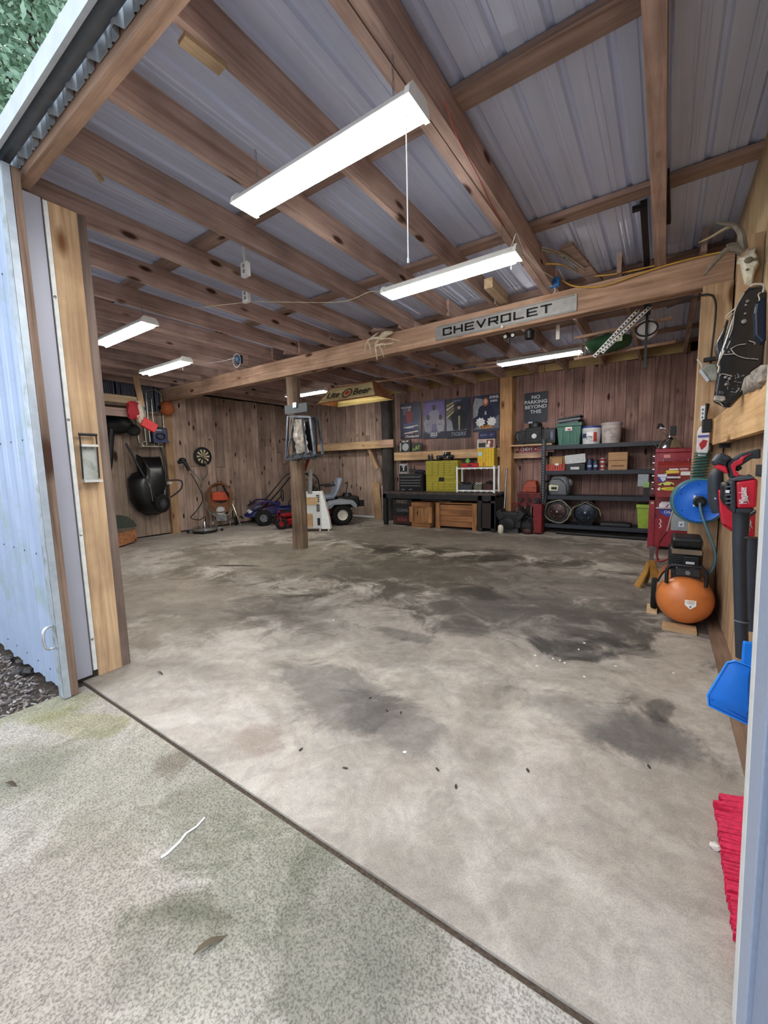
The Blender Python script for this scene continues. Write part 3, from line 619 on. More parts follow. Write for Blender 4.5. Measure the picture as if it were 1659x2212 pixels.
# green sack and poles stored on wires behind the beam
t = T('green_sack', 'dark green plastic sack lying on the storage poles behind the beam', 'bag', at(1312, 742, Y=5.75))
G().ell((0, 0, .0), (.25, .2, .1)).rough(.02, 3).out('sack', P('24482c', .6, var=.3), t, smooth=True); G().box(.09, .17, -.19, -.175, -.04, .02).out('print_patch', P('b9c4a4', .6), t)
for k, (a, b, Yy, lab) in enumerate((((1241, 731), (1452, 686), 5.6, 'long thin wooden pole slung level behind the beam, upper one'), ((1240, 776), (1458, 738), 5.9, 'long thin wooden pole behind the beam, lower one'), ((1000, 790), (1260, 766), 7.2, 'thin rail running under the rear joists over the posters'), ((735, 835), (1080, 790), 7.2, 'long thin strip of wood under the rear joists left of the post'))):
    pa, pb = at(*a, Y=Yy), at(*b, Y=Yy); t = T('pole', lab, 'pole', (0, 0, 0)); G().beam(pa, pb, .03, .03).out('bar', m_beam, t)
    for q_ in (.12, .88):
        pc = pa.lerp(pb, q_); G().tube([pc, (pc.x, pc.y, 3.41)], .002, n=4).out('hanging_wire', m_steel, t)
t = T('cable_reel', 'white cable reel with black cord hanging behind the beam near the right post', 'reel', at(1397, 712, Y=5.5))
G().lathe([(.02, -.03), (.1, -.03), (.11, 0), (.1, .03), (.02, .03)], face((0, 0, 0))).out('drum', P('bdb9b6', .6), t, smooth=True)
G().tube([(.1 * cos(a), -.04, .075 * sin(a) + .0) for a in [k * pi / 7 for k in range(14)]], .009, closed=True, smooth=2).out('coil', m_bk, t)
G().box(-.012, .012, -.06, -.04, -.42, 3.43 - at(1397, 712, Y=5.5).z).out('strap', m_bk, t); G().box(-.03, .03, -.07, -.03, .14, .26).out('hook', P('1b2d3c', .5), t)
t = T('black_bar', 'tall black metal bar leaning in the roof beside the right rafter', 'bar', (0, 0, 0))
p0, p1 = at(1390, 440, Z=3.4), at(1398, 575, Z=3.28); G().beam(p0, p1, .045, .06).out('bar', m_black, t); G().cbox(tuple(p0 + V((-.03, .02, -.01))), (.09, .05, .03)).out('end_hook', m_black, t)
t = T('black_bar', 'short black plate fixed beside the right rafter near the second purlin', 'bar', (0, 0, 0))
p0, p1 = at(1433, 375, Z=3.38), at(1438, 480, Z=3.3); G().beam(p0, p1, .07, .05).out('plate', m_black, t)
t = T('metal_tubes', 'pair of bent shiny metal tubes lying on the roof side of the beam', 'tube', (0, 0, 0))
for dz in (0, .04):
    G().tube([at(1168, 534 + dz * 150, Z=3.32), at(1215, 548 + dz * 150, Z=3.33), at(1262, 580 + dz * 150, Z=3.28)], .012, smooth=5).out('tube', m_chrome, t, smooth=True)
thing_mesh('lumber', 'loose rough board resting on the beam behind the shiny tubes', 'board', G().beam(at(1222, 530, Z=3.37), at(1290, 610, Z=3.25), .12, .03), m_purlin)
# ================================================================ LEFT SIDE
# low step platform
t = T('step_platform', 'low plywood platform with reddish front board against the left wall', 'platform', (0, 0, 0))
a, b_ = V((-8.25, 3.2, 0)), V((-8.78, 3.9, 0))
G().beam(a + V((0, 0, .15)), b_ + V((0, 0, .15)), .03, .24, up=V((0, 0, 1))).out('front_board', WOOD('c08a62', '8c5236', 'Y', knots=.8, dark='5a2c1c', var=.04), t)
G().prism([(-8.24, 3.2), (-8.78, 3.92), (-9.23, 3.92), (-9.23, 2.4), (-8.3, 2.4)], .02, z0=.27).out('top_sheet', WOOD('8d7c6c', '64564a', 'X', var=.04), t)
for p in ((-8.4, 3.15), (-8.85, 3.8), (-9.15, 2.5), (-8.4, 2.5)): G().box(p[0] - .04, p[0] + .04, p[1] - .04, p[1] + .04, 0, .27).out('leg', m_joist, t)
t = T('grass_trimmer_guard', 'dark trimmer guard with olive edge standing on the low platform', 'tool', (-9.05, 3.62, .29))
G().prism([(0, 0), (.42, 0), (.4, .12), (.3, .22), (.15, .27), (0, .27)], .05, face((-.1, 0, 0), (pi / 2, 0, pi / 2.6))).out('guard', P('3b4538', .5), t)
G().tube([(-.1 + .42 * cos(k / 10 * pi / 2) * .4, .42 * cos(k / 10 * pi / 2) * .92, .27 * sin(k / 10 * pi / 2)) for k in range(11)], .012).out('rim', m_black, t)
# loft
t = T('loft_shelf', 'timber loft shelf with two stacked front boards high in the left corner', 'shelf', (0, 0, 0))
p1, p2, p3 = at(212, 853, X=-8.3), at(308, 866, X=-8.3), at(212, 885, X=-8.3)
G().box(-8.32, -8.28, 1.3, p2.y, p1.z - .10, p1.z + .04).out('front_board', m_pineY, t); G().box(-8.36, -8.32, 1.3, p2.y + .05, p3.z - .08, p3.z + .07).out('lower_board', m_joist, t)
G().box(-9.22, -8.32, 1.3, p2.y, p1.z - .14, p1.z - .11).out('deck', WOOD('8d7c6c', '64564a', 'X', var=.04), t)
h0 = at(296, 745, X=-8.2)
G().beam((-8.24, p2.y - .05, p1.z - .15), (-8.24, p2.y - .12, 3.21), .1, .04, up=V((1, 0, 0))).out('hanger_board', m_pineZ, t)
# crates on loft (dark)
# hanging bags
c = at(303, 880, X=-8.1)
t = T('red_bag', 'crumpled red and white bag hanging from the end of the loft shelf', 'bag', c)
G().ell((0, -.12, -.06), (.06, .13, .17)).rough(.02, 1).out('red_cloth', P('9c1f2c', .6), t, smooth=True); G().ell((0, -.02, -.08), (.05, .07, .2)).rough(.015, 2).out('white_cloth', P('cfc0ac', .7), t, smooth=True)
G().cbox((.03, .12, -.32), (.05, .27, .17), (-.5, 0, 0)).rough(.012, 3).out('red_packet', P('d03a3c', .4), t, bevel=.01); G().tube([(0, 0, .12), (0, -.01, .05)], .02).out('knot', P('c8beb0', .7), t); G().tube([(0, 0, .1), (-8.29 - c.x, -.02, p1.z - c.z)], .008).out('strap', P('c8beb0', .7), t)
G().box(-.01, .02, .03, .06, -.14, .02).out('teal_strap', P('3b7d78', .6), t)
# blower and trimmer on the wall
WX = -9.18
def wl_pt(px, py, X=-9.1): return at(px, py, X=X)
t = T('leaf_blower', 'black leaf blower hanging on the left wall with its long tube pointing down', 'tool', (0, 0, 0))
q = wl_pt(256, 915); G().ell(q, (.12, .26, .2)).rough(.02, 2).out('motor_body', m_black, t, smooth=True); G().ell(q + V((.05, .25, -.12)), (.08, .14, .12)).out('tank', m_blackm, t, smooth=True)
G().tube([q + V((0, -.15, -.12)), wl_pt(238, 960), wl_pt(236, 1000), wl_pt(228, 1020)], smooth=4, rad=[.07, .06, .06, .09], n=12).out('blow_tube', m_black, t, smooth=True)
G().tube([q + V((.05, -.2, .15)), q + V((.1, 0, .22)), q + V((.05, .2, .15))], .02, smooth=4).out('handle', m_black, t, smooth=True)
t = T('string_trimmer', 'black long-shafted string trimmer hanging beside the blower at the left jamb', 'tool', (0, 0, 0))
G().tube([wl_pt(219, 900), wl_pt(227, 1000), wl_pt(234, 1095)], .016).out('shaft', m_steel, t, smooth=True)
G().ell(wl_pt(222, 930), (.08, .1, .14)).out('motor', m_blackm, t, smooth=True); G().tube([wl_pt(221, 975) + V((0, -.1, 0)), wl_pt(221, 975), wl_pt(229, 985) + V((0, .08, 0))], .02).out('grip', m_black, t)
G().lathe([(.02, .05), (.07, .02), (.07, -.03), (.02, -.05)], Matrix.Translation(wl_pt(234, 1098))).out('spool_head', m_black, t, smooth=True)
# hand truck / tubular cart
t = T('hand_truck', 'silver tubular hand truck hanging upside down high on the left wall', 'hand truck', (0, 0, 0))
W = lambda y, z, x=-9.1: (x, y, z)
m_tube = P('a9a89e', .35, .7)
G().tube([W(4.5, 2.05), W(4.5, 3.02), W(4.55, 3.12), W(4.68, 3.16), W(4.8, 3.1), W(4.82, 3.0), W(4.82, 2.3)], .016, smooth=4).out('loop_handle', m_tube, t, smooth=True)
G().tube([W(4.26, 2.75), W(4.27, 2.1), W(4.33, 1.98), W(4.45, 1.96)], .016, smooth=4).out('side_rail', m_tube, t, smooth=True)
G().tube([W(4.4, 2.7), W(4.42, 1.97)], .014).out('side_rail', m_tube, t, smooth=True); G().tube([W(4.6, 2.95), W(4.6, 2.2)], .014).out('side_rail', m_tube, t, smooth=True)
for z in (2.66, 2.4): G().tube([W(4.5, z), W(4.82, z)], .011).out('cross_bar', m_tube, t)
G().box(-9.16, -8.98, 4.25, 4.7, 1.94, 1.955).out('toe_plate', m_tube, t)
for y in (4.36, 4.6): G().tube([(-9.05, y + .05 * cos(k), 2.0 + .05 * sin(k)) for k in [i * pi / 5 for i in range(10)]], .008, closed=True).out('wheel_ring', m_tube, t)
t = T('blue_case', 'dark blue plastic tool case hanging on the left wall beside the hand truck', 'case', (-9.08, 4.68, 2.2))
G().box(-.08, .08, -.16, .16, -.15, .15).out('body', P('16254c', .4), t, bevel=.02); G().box(.08, .1, -.15, .17, -.17, -.13).out('ledge', P('1d3266', .4), t, bevel=.005)
G().tube([(.1, .09 * cos(k), .06 * sin(k) - .03) for k in [i * pi / 8 for i in range(16)]], .01, closed=True).out('round_opening', m_black, t); G().box(.08, .085, -.08, .03, .08, .11).out('label_strip', P('9fa6b4', .5), t)
t = T('orange_ball', 'dull orange ball lantern hanging near the top of the left corner board', 'ball', at(360, 882, X=-8.95))
G().ell((0, 0, 0), (.15, .15, .16), n=20).out('ball', P('a3562f', .6, var=.2), t, smooth=True); G().cyl((0, -.16, 0), (0, -.13, 0), .05).out('dark_cap', m_black, t); G().box(-.2, 0, -.01, .01, -.01, .01).out('peg', m_steel, t)
# wheelbarrow hung on the wall: tray faces the wall, wheel at lower right
t = T('wheelbarrow', 'black wheelbarrow hung upright on the left wall with its wheel at the bottom', 'wheelbarrow', (0, 0, 0))
X0 = -9.12
tray = [(3.99, 1.28), (4.08, 1.38), (4.2, 1.42), (4.2, 1.78), (4.3, 1.72), (4.6, 1.72), (4.66, 1.74), (4.72, 1.4), (4.78, 1.2), (4.74, .62), (4.58, .5), (4.3, .5), (4.12, .62), (4.0, .85)]
ins = lambda k: [(4.42 + (y - 4.42) * k, 1.1 + (z - 1.1) * k) for y, z in tray]
g = G(); g.loft([[(X0, y, z) for y, z in tray], [(X0 + .1, y, z) for y, z in ins(.97)], [(X0 + .25, y, z) for y, z in ins(.72)], [(X0 + .29, y, z) for y, z in ins(.55)]]); g.out('tray', P('0e0f12', .35, var=.3, spec=.6), t, smooth=True, bevel=.01)
G().tube([(X0 + .02, y, z) for y, z in tray], .014, closed=True).out('tray_rim', m_black, t)
G().tube([(X0 + .1, 3.98, 2.0), (X0 + .2, 4.15, 1.5), (X0 + .33, 4.4, .75)], .022, smooth=3).out('handle', m_black, t, smooth=True)
G().tube([(X0 + .1, 4.66, 2.0), (X0 + .2, 4.68, 1.5), (X0 + .33, 4.56, .75)], .022, smooth=3).out('handle', m_black, t, smooth=True)
G().tube([(X0 + .25, 4.72, 1.22), (X0 + .36, 4.92, 1.2), (X0 + .36, 4.9, 1.02), (X0 + .28, 4.7, .85)], .018, smooth=4).out('leg', m_black, t, smooth=True)
G().tube([(X0 + .25, 4.2, 1.22), (X0 + .36, 4.24, 1.15), (X0 + .33, 4.3, .8)], .012, smooth=4).out('leg', m_steel, t, smooth=True)
G().tube([(X0 + .34, 4.5, .74), (X0 + .34, 4.56, 1.02)], .01).out('fork', m_steel, t)
m_ = Matrix.Translation((X0 + .34, 4.48, .74)) @ Euler((0, pi / 2, .35)).to_matrix().to_4x4()
G().lathe([(.1, -.04), (.15, -.045), (.19, -.03), (.2, 0), (.19, .03), (.15, .045), (.1, .04)], m_, n=28, caps=False).out('tyre', m_rubber, t, smooth=True)
g = G(); g.lathe([(.02, -.04), (.03, -.04), (.03, .04), (.02, .04)], m_)
for k in range(6): g.beam(m_ @ V((0, 0, 0)), m_ @ V((.11 * cos(k * pi / 3), .11 * sin(k * pi / 3), 0)), .025, .012)
g.out('wheel_hub', P('6d7078', .4, .6), t); G().lathe([(.1, -.03), (.12, -.03), (.12, .03), (.1, .03)], m_, n=24).out('wheel_rim', P('54575e', .4, .6), t)
txt('JACKSON', .075, P('d8d8d8', .5), t, (X0 + .27, 4.6, 1.16), (pi / 2, 0, pi / 2), bold=.002); txt('JACKSON', .05, P('b8b8b8', .5), t, (X0 + .16, 4.13, 1.1), (pi / 2, pi / 2, pi / 2), bold=.001)
# dartboard
t = T('dartboard', 'round black and cream dartboard hung on the left plank wall', 'dartboard', (-9.2, 5.74, 1.75))
mr_ = face((0, 0, 0), (0, pi / 2, 0))
G().lathe([(.225, 0), (.225, .03), (.21, .035)], mr_, n=40).out('board', m_black, t)
for k in range(20):
    a0, a1 = (k - .5) * pi / 10, (k + .5) * pi / 10
    G().prism([(.02 * cos(a0), .02 * sin(a0)), (.165 * cos(a0), .165 * sin(a0)), (.165 * cos(a1), .165 * sin(a1)), (.02 * cos(a1), .02 * sin(a1))], .002, mr_, z0=.035).out('segment', P('d8cba6' if k % 2 else '17181a', .8, var=.05), t)
g = G()
for rr in (.095, .165):
    g.tube([mr_ @ V((rr * cos(k * pi / 20), rr * sin(k * pi / 20), .038)) for k in range(40)], .003, closed=True, n=4)
g.out('wire_rings', m_steel, t); G().prism(disc(.016), .005, mr_, z0=.035).out('bullseye', P('8d2626', .7), t)

# ---------------------------------------------------------------- surface cleaner
c = at(430, 1150, Z=0) + V((.12, 0, 0)); t = T('surface_cleaner', 'round stainless floor surface cleaner with forked lance handle', 'cleaner', c + V((0, .08, 0)), radians(52))
G().lathe([(.26, .05), (.27, .06), (.27, .12), (.25, .14), (.06, .15)], n=40).out('dish', P('b9bbbd', .2, .95, var=.1), t, smooth=True); G().lathe([(.265, .02), (.265, .06)], n=40).out('brush_skirt', m_black, t)
G().lathe([(.05, .14), (.045, .22), (.03, .26)], n=14).out('swivel', m_chrome, t, smooth=True)
for s in (-1, 1): G().tube([(s * .13, 0, .14), (s * .13, 0, .42), (s * .02, .02, .66), (0, .02, .72)], .013, smooth=3).out('fork', m_chrome, t, smooth=True)
G().tube([(0, .02, .7), (-.02, .03, 1.05), (0, .03, 1.22)], .015, smooth=3).out('lance', m_chrome, t, smooth=True)
G().tube([(-.01, .03, 1.15), (.13, .04, 1.35), (.12, .04, 1.58), (.05, .04, 1.68)], .014, smooth=3).out('side_arm', m_chrome, t, smooth=True); G().tube([(.12, .04, 1.64), (0, .04, 1.72)], .022).out('grip', m_black, t)
G().tube([(0, .03, 1.18), (-.16, .03, 1.38), (-.26, .03, 1.5)], .014).out('side_arm', m_chrome, t, smooth=True)
G().tube([(-.24, .02, 1.42), (-.33, .02, 1.62), (-.46, .02, 1.6)], rad=[.03, .045, .04], n=10, smooth=3).out('trigger_gun', m_black, t, smooth=True); G().ell((-.36, .02, 1.66), (.08, .03, .05)).out('trigger', m_black, t)
G().tube([(-.2, 0, 1.35), (-.05, -.03, 1.0), (0, -.04, .75), (-.15, -.05, .5), (-.27, -.05, .36), (-.1, -.06, .3), (.02, -.03, .36), (.02, 0, .24)], .011, smooth=6).out('hose', m_bk, t, smooth='all')
for s in (-1, 1):
    G().beam((s * .26, 0, .09), (s * .36, 0, .09), .03, .02).out('caster_arm', m_steel, t); G().cyl((s * .36, -.012, .035), (s * .36, .012, .035), .035).out('caster', m_black, t)
G().tube([(0, -.27, .09), (0, -.31, .06)], .012).out('caster_arm', m_steel, t); G().cyl((-.012, -.31, .035), (.012, -.31, .035), .035).out('caster', m_black, t)

# ---------------------------------------------------------------- pressure washer
t = T('pressure_washer', 'orange pressure washer with a coiled brown hose on its handle', 'pressure washer', at(478, 1138, Z=0) + V((.0, .05, 0)), radians(50))
for s in (-1, 1):
    G().tube([(s * .24, .1, .16), (s * .24, .08, .62), (s * .22, .0, 1.0)], .015, smooth=3).out('frame_tube', m_black, t, smooth=True)
    G().lathe([(.05, -.03), (.1, -.035), (.12, -.02), (.12, .02), (.1, .035), (.05, .03)], face((s * .31, .1, .12), (0, pi / 2, 0))).out('tyre', m_rubber, t, smooth=True); G().lathe([(.01, -.04), (.05, -.03), (.05, .03), (.01, .04)], face((s * .31, .1, .12), (0, pi / 2, 0))).out('hub', P('8f2f26', .5), t)
    G().tube([(s * .2, -.3, .03), (s * .2, -.22, .2), (s * .24, .1, .2)], .013, smooth=3).out('front_leg', m_steel, t, smooth=True)
G().tube([(-.22, 0, 1.0), (0, 0, 1.05), (.22, 0, 1.0)], .016, smooth=4).out('handle', m_black, t, smooth=True)
G().box(-.2, .2, -.12, .1, .66, .88).out('control_panel', P('c04a22', .45), t, bevel=.03)

G().ell((0, -.08, .42), (.17, .16, .13)).out('engine_shroud', m_black, t, smooth=True); G().cyl((0, -.2, .42), (0, -.28, .42), .12, .1, 20).out('recoil_cover', P('b9bcbc', .4, .3), t, bevel=.01)
G().box(-.12, .12, -.24, -.04, .16, .34).out('crankcase', P('a8aaa6', .5, .5, dirt='3a3a38'), t, bevel=.02); G().box(-.2, -.08, -.2, 0, .3, .5).rough(.01, 4).out('muffler', P('6f706e', .5, .6), t, bevel=.01)
g = G()
for i in range(6): g.box(-.1, .1, -.26, -.24, .18 + i * .026, .19 + i * .026)
g.out('cooling_fins', m_steel, t)
g = G()
for k in range(8):
    a0 = .25 + .015 * sin(k * 2); g.tube([(a0 * cos(q) * (1 + .04 * sin(k)), -.17 - k * .014 + .02 * sin(q * 2 + k), .82 + .24 * sin(q) * (1 + .03 * k) - (.02 * k if sin(q) < 0 else 0)) for q in [i * pi / 10 for i in range(20)]], .017, closed=True, n=6, smooth=2)
g.out('coiled_hose', P('7b5236', .6), t, smooth='all')
g = G()
for k in range(3): g.tube([((.28 + .02 * k) * cos(q), -.22 - .01 * k, .66 + (.2 + .1 * k) * sin(q)) for q in [pi + i * pi / 8 for i in range(9)]], .008, n=6, smooth=2)
g.out('hanging_loops', P('a99a80', .6), t, smooth='all')
G().tube([(.1, -.1, 1.0), (.3, -.24, .5), (.44, -.32, .04)], .014).out('wand', m_chrome, t, smooth=True); G().tube([(.03, -.08, 1.14), (.12, -.12, .92), (.24, -.2, .68)], .022).out('wand_grip', m_black, t)

# ---------------------------------------------------------------- go-kart
def wheel(t, c, r, w_, hub=None, name='tyre', knob=True, ax=(pi / 2, 0, 0), hubcol=None):
    m = Matrix.Translation(V(c)) @ Euler(ax).to_matrix().to_4x4(); ri = r * .5
    o = G().lathe([(ri, -w_ * .45), (r * .8, -w_ * .5), (r * .97, -w_ * .36), (r, -w_ * .1), (r, w_ * .1), (r * .97, w_ * .36), (r * .8, w_ * .5), (ri, w_ * .45)], m, n=32, caps=False).out(name, m_rubber, t, smooth=True); t = o
    if knob:
        g = G()
        for k in range(22):
            a = 2 * pi * k / 22
            for zz in (-.28, 0, .28):
                g.cbox(m @ V((r * cos(a + zz * .4), r * sin(a + zz * .4), zz * w_)), (.02, .02, .02), (a, 0, 0))
        g.out('tread', m_rubber, t)
    G().lathe([(.01, w_ * .2), (ri * .35, w_ * .22), (ri * .4, w_ * .1), (ri * .85, w_ * .1), (ri, w_ * .42), (ri * 1.04, w_ * .42)], m, n=24, caps=False).out('wheel_rim', hubcol or m_steel, t, smooth=True)
    G().lathe([(.01, -w_ * .2), (ri * .35, -w_ * .22), (ri * .4, -w_ * .1), (ri * .85, -w_ * .1), (ri, -w_ * .42), (ri * 1.04, -w_ * .42)], m, n=24, caps=False).out('wheel_rim', hubcol or m_steel, t, smooth=True)
m_blue = P('101a5c', .3, var=.15, coat=.4)
t = T('go_kart', 'dark blue off-road go-kart with black roll cage parked behind the mower', 'go-kart', (-8.08, 7.85, 0), radians(-121))
TB = lambda pts, r=.019, nm='cage_tube', m=m_black: G().tube(pts, r, smooth=4).out(nm, m, t, smooth=True)
for s in (-1, 1):
    TB([(1.2, s * .22, .3), (.75, s * .38, .75), (.35, s * .38, 1.2), (.2, s * .36, 1.27)]); TB([(.2, s * .36, 1.27), (-.25, s * .36, 1.24), (-.4, s * .38, .95), (-.38, s * .36, .35)]); TB([(1.15, s * .26, .2), (.3, s * .42, .2), (-.5, s * .38, .22)], .022)
    TB([(.3, s * .4, .2), (.2, s * .46, .55), (-.35, s * .42, .6)])
    TB([(-.25, s * .36, 1.24), (-.3, 0, 1.2), (-.38, -s * .1, .75)], .012)
TB([(.2, -.36, 1.27), (.24, 0, 1.29), (.2, .36, 1.27)]); TB([(-.25, -.36, 1.24), (-.25, .36, 1.24)]); TB([(0, -.36, 1.26), (0, .36, 1.26)]); TB([(.2, -.36, 1.27), (-.25, .1, 1.24)], .014)
nose = lambda x, wy, z0, z1: [(x, -wy, z0), (x, wy, z0), (x, wy * .92, z1 - .05), (x, wy * .5, z1), (x, -wy * .5, z1), (x, -wy * .92, z1 - .05)]
G().loft([nose(.62, .3, .3, .58), nose(.9, .32, .24, .52), nose(1.2, .3, .2, .42), nose(1.42, .2, .2, .32), nose(1.5, .1, .22, .28)]).out('nose_cowl', m_blue, t, smooth=True, bevel=.01)
for s in (-1, 1):
    G().loft([[(x, s * (.36 + .2 * k), z + .01), (x, s * (.56), z), (x, s * .56, z + .03), (x, s * .34, z + .04)] for x, z, k in ((.7, .5, 0), (.9, .58, 0), (1.15, .58, 0), (1.35, .44, 0))]).out('fender', m_blue, t, smooth=True)
    G().ell((1.36, s * .15, .33), (.06, .05, .045)).out('headlight', P('d6dbe6', .2, spec=.8), t, smooth=True)
    wheel(t, (1.1, s * .5, .2), .2, .15); wheel(t, (-.15, s * .52, .24), .24, .22)
    G().tube([(1.1, s * .45, .2), (.95, s * .2, .26)], .015).out('a_arm', m_black, t); G().tube([(1.08, s * .38, .22), (.95, s * .22, .5)], .025).out('shock', P('a32222', .4), t)
    sl_ = [(.12, s * .2 - .17, .32), (.12, s * .2 + .17, .32), (-.22, s * .2 + .17, .3), (-.22, s * .2 - .17, .3)]
    G().box(-.2, .2, s * .2 - .17, s * .2 + .17, .28, .36).out('seat_base', m_black, t, bevel=.03); G().cbox((-.27, s * .2, .62), (.09, .34, .58), (0, -.25, 0)).out('seat_back', m_blackm, t, bevel=.04)
    G().box(-.25, .75, s * .44 - .02, s * .44 + .02, .22, .4).out('side_panel', m_blue, t, bevel=.01)
G().tube([(.55, .2 + .15 * cos(k), .72 + .15 * sin(k)) for k in [i * pi / 8 for i in range(16)]], .014, closed=True).out('steering_wheel', m_black, t); G().tube([(.55, .2, .72), (.85, .12, .45)], .014).out('steering_column', m_black, t)
G().tube([(1.55, -.22, .2), (1.6, 0, .22), (1.55, .22, .2)], .02, smooth=3).out('front_bumper', m_black, t, smooth=True); G().box(-.6, -.35, -.28, .28, .28, .62).rough(.01, 2).out('engine', m_cast, t, bevel=.02)
G().box(1.05, 1.3, -.04, .04, .4, .47).out('hood_stripe', P('7a7f88', .5), t)

# ---------------------------------------------------------------- zero-turn mower
t = T('zero_turn_mower', 'grey and red zero-turn riding mower parked at the back wall behind the log post', 'lawn mower', (-6.8, 7.85, 0), radians(-126.9))
m_mg = P('7f838c', .45, var=.08); m_mr = P('8c1620', .4, var=.15)
for s in (-1, 1):
    wheel(t, (0, s * .42, .255), .255, .24, None, knob=True, hubcol=P('d7d5c8', .4)); 
    wheel(t, (1.45, s * .42, .135), .135, .11, None, knob=False, hubcol=m_mr)
    G().tube([(1.45, s * .42 - .07, .135), (1.47, s * .42 - .07, .3), (1.47, s * .42 + .07, .3), (1.45, s * .42 + .07, .135)], .014).out('caster_fork', m_mr, t); G().beam((1.45, s * .42, .34), (1.0, s * .3, .36), .06, .05).out('front_arm', m_mr, t)
    prof = [(-.36, .42), (-.36, .52), (-.3, .6), (0, .64), (.3, .6), (.42, .5), (.42, .44), (.28, .46), (.2, .54), (-.2, .54), (-.28, .46)]
    G().loft([[(x, s * .28, z) for x, z in prof], [(x, s * .56, z - .03) for x, z in prof]]).out('fender', m_mg, t, bevel=.015)
    G().box(.35, .8, s * .3 - .0, s * .3 + s * .2, .3, .52).out('side_pod', m_mg, t, bevel=.03)
    G().tube([(.55, s * .36, .5), (.62, s * .36, .9), (.6, s * .1, .98)], .014, smooth=4).out('steering_lever', m_black, t, smooth=True)
    G().beam((.12, s * .3, .98), (.38, s * .3, .96), .07, .05).out('armrest', m_black, t)
deck = [(.35, -.62), (1.15, -.62), (1.3, -.4), (1.3, .4), (1.15, .62), (.35, .62), (.25, .4), (.25, -.4)]
G().prism(deck, .15, z0=.09).out('mower_deck', m_mr, t, bevel=.03); G().box(.1, 1.4, -.3, .3, .26, .36).out('frame', m_mr, t, bevel=.02); G().box(.8, 1.42, -.28, .28, .36, .39).out('foot_plate', m_black, t)
G().box(-.5, .05, -.27, .27, .4, .68).out('engine_cover', m_black, t, bevel=.04); G().cyl((-.25, 0, .68), (-.25, 0, .76), .14, .1).out('air_filter', m_black, t)
for s in (-1, 1): G().beam((-.5, s * .25, .5), (-.62, s * .25, .5), .05, .16).out('rear_guard', m_black, t)
G().box(.1, .6, -.24, .24, .62, .74).out('seat_base', P('6f7784', .6, var=.08), t, bevel=.05)
g = G(); g.loft([[(x0, -wd, z), (x0, wd, z), (x0 + .1, wd * .9, z), (x0 + .1, -wd * .9, z)] for x0, wd, z in ((.08, .22, .68), (0, .26, .85), (-.06, .25, 1.02), (-.1, .2, 1.12), (-.11, .12, 1.15))]); g.out('seat_back', P('7d8592', .6, var=.08), t, smooth=True, bevel=.03)
G().tube([(-.1, .3, .6), (-.2, .3, 1.0), (-.2, .1, 1.0)], .016, smooth=3).out('side_bar', m_black, t)

# ---------------------------------------------------------------- white cabinet panel
c = V((-6.4, 6.6, 0)); t = T('appliance_back', 'white plastic appliance housing with two wooden blocks, standing behind the log post', 'appliance', c, radians(26))
G().loft([[(-.3, -.04, z), (.16, -.04, z), (.24 - (z > .7) * .05, .08, z), (-.3, .08, z)] for z in (.06, .1, .7, .86, .89)]).out('housing', P('c9cacb', .5, var=.04), t, bevel=.01)
G().loft([[(.16, -.05, z), (.16 + a_, -.03, z), (.16 + a_, .09, z), (.16, .09, z)] for z, a_ in ((.05, .2), (.3, .17), (.7, .08), (.9, .02))]).out('side_shell', m_white, t, bevel=.01)
G().box(-.28, .1, -.06, -.04, .6, .76).out('wood_block', m_pine, t); G().box(-.28, -.04, -.06, -.04, .1, .4).out('wood_block', m_pine, t)
for i in range(9): G().box(.06, .13, -.052, -.04, .45 + i * .042, .475 + i * .042).out('vent_slot', m_blackm, t) if i != 4 else None
G().box(.07, .13, -.055, -.04, .14, .3).out('grille', m_blackm, t)
for x in (-.25, .1, .3): G().cyl((x, .02, 0), (x, .02, .07), .022, .028).out('foot', m_white, t)
t = T('broken_board', 'reddish brown board and grey pipe hanging behind the log post above the white housing', 'board', at(662, 1000, Y=5.25))
G().beam((.02, 0, .1), (-.3, -.1, .1), .03, .03).out('arm', m_joist, t)
G().cbox((.04, 0, .05), (.06, .02, .42), (0, .5, 0)).out('board', P('7d3524', .5), t); G().cyl((.02, .03, -.55), (.06, .03, -.12), .04).out('pipe', P('9a9a98', .5), t)
# ---------------------------------------------------------------- framed case on the post
t = T('wire_case', 'tilted grey metal framed case with torn clear cover strapped to the log post', 'case', (-4.98, 4.72, 1.55))
m_fr = P('5c6068', .45, .6, dirt='2b2d31')
a_ = [(-.2, 0, 0), (.46, 0, .06), (.3, .1, .66), (-.2, .1, .72)]; bk = [(x, y + .18, z) for x, y, z in a_]
for r_ in (a_, bk):
    for i in range(4): G().beam(r_[i], r_[(i + 1) % 4], .035, .03, up=V((0, 1, 0))).out('frame_bar', m_fr, t)
for i in range(4): G().beam(a_[i], bk[i], .02, .02).out('frame_bar', m_fr, t)
G().beam((-.14, -.03, .05), (-.02, .04, .66), .02, .02).out('frame_bar', m_fr, t); G().beam((.3, -.02, .08), (.17, .05, .66), .03, .02).out('frame_bar', m_fr, t)
g = G(); nx, nz = 8, 10; rn = random.Random(5)
gv = [[g.bm.verts.new(V((-.08 + .06 * (1 - j / nz) + (.3 - .04 * j / nz) * i / nx, .07 + rn.uniform(-.03, .02), .1 + .54 * j / nz))) for i in range(nx + 1)] for j in range(nz + 1)]
for j in range(nz):
    for i in range(nx): g.bm.faces.new((gv[j][i], gv[j][i + 1], gv[j + 1][i + 1], gv[j + 1][i]))
g.out('torn_cover', P('a9a196', .3, var=.4, scale=8, dirt='4a4640'), t)
G().box(-.18, .36, .14, .17, .04, .66).out('back_plate', P('1c1d20', .6), t)
g = G()
for i in range(9): g.cbox((-.1 + i * .06, .06, .05 + .02 * sin(i * 2)), (.07, .12, .06), (i, i * .5, i))
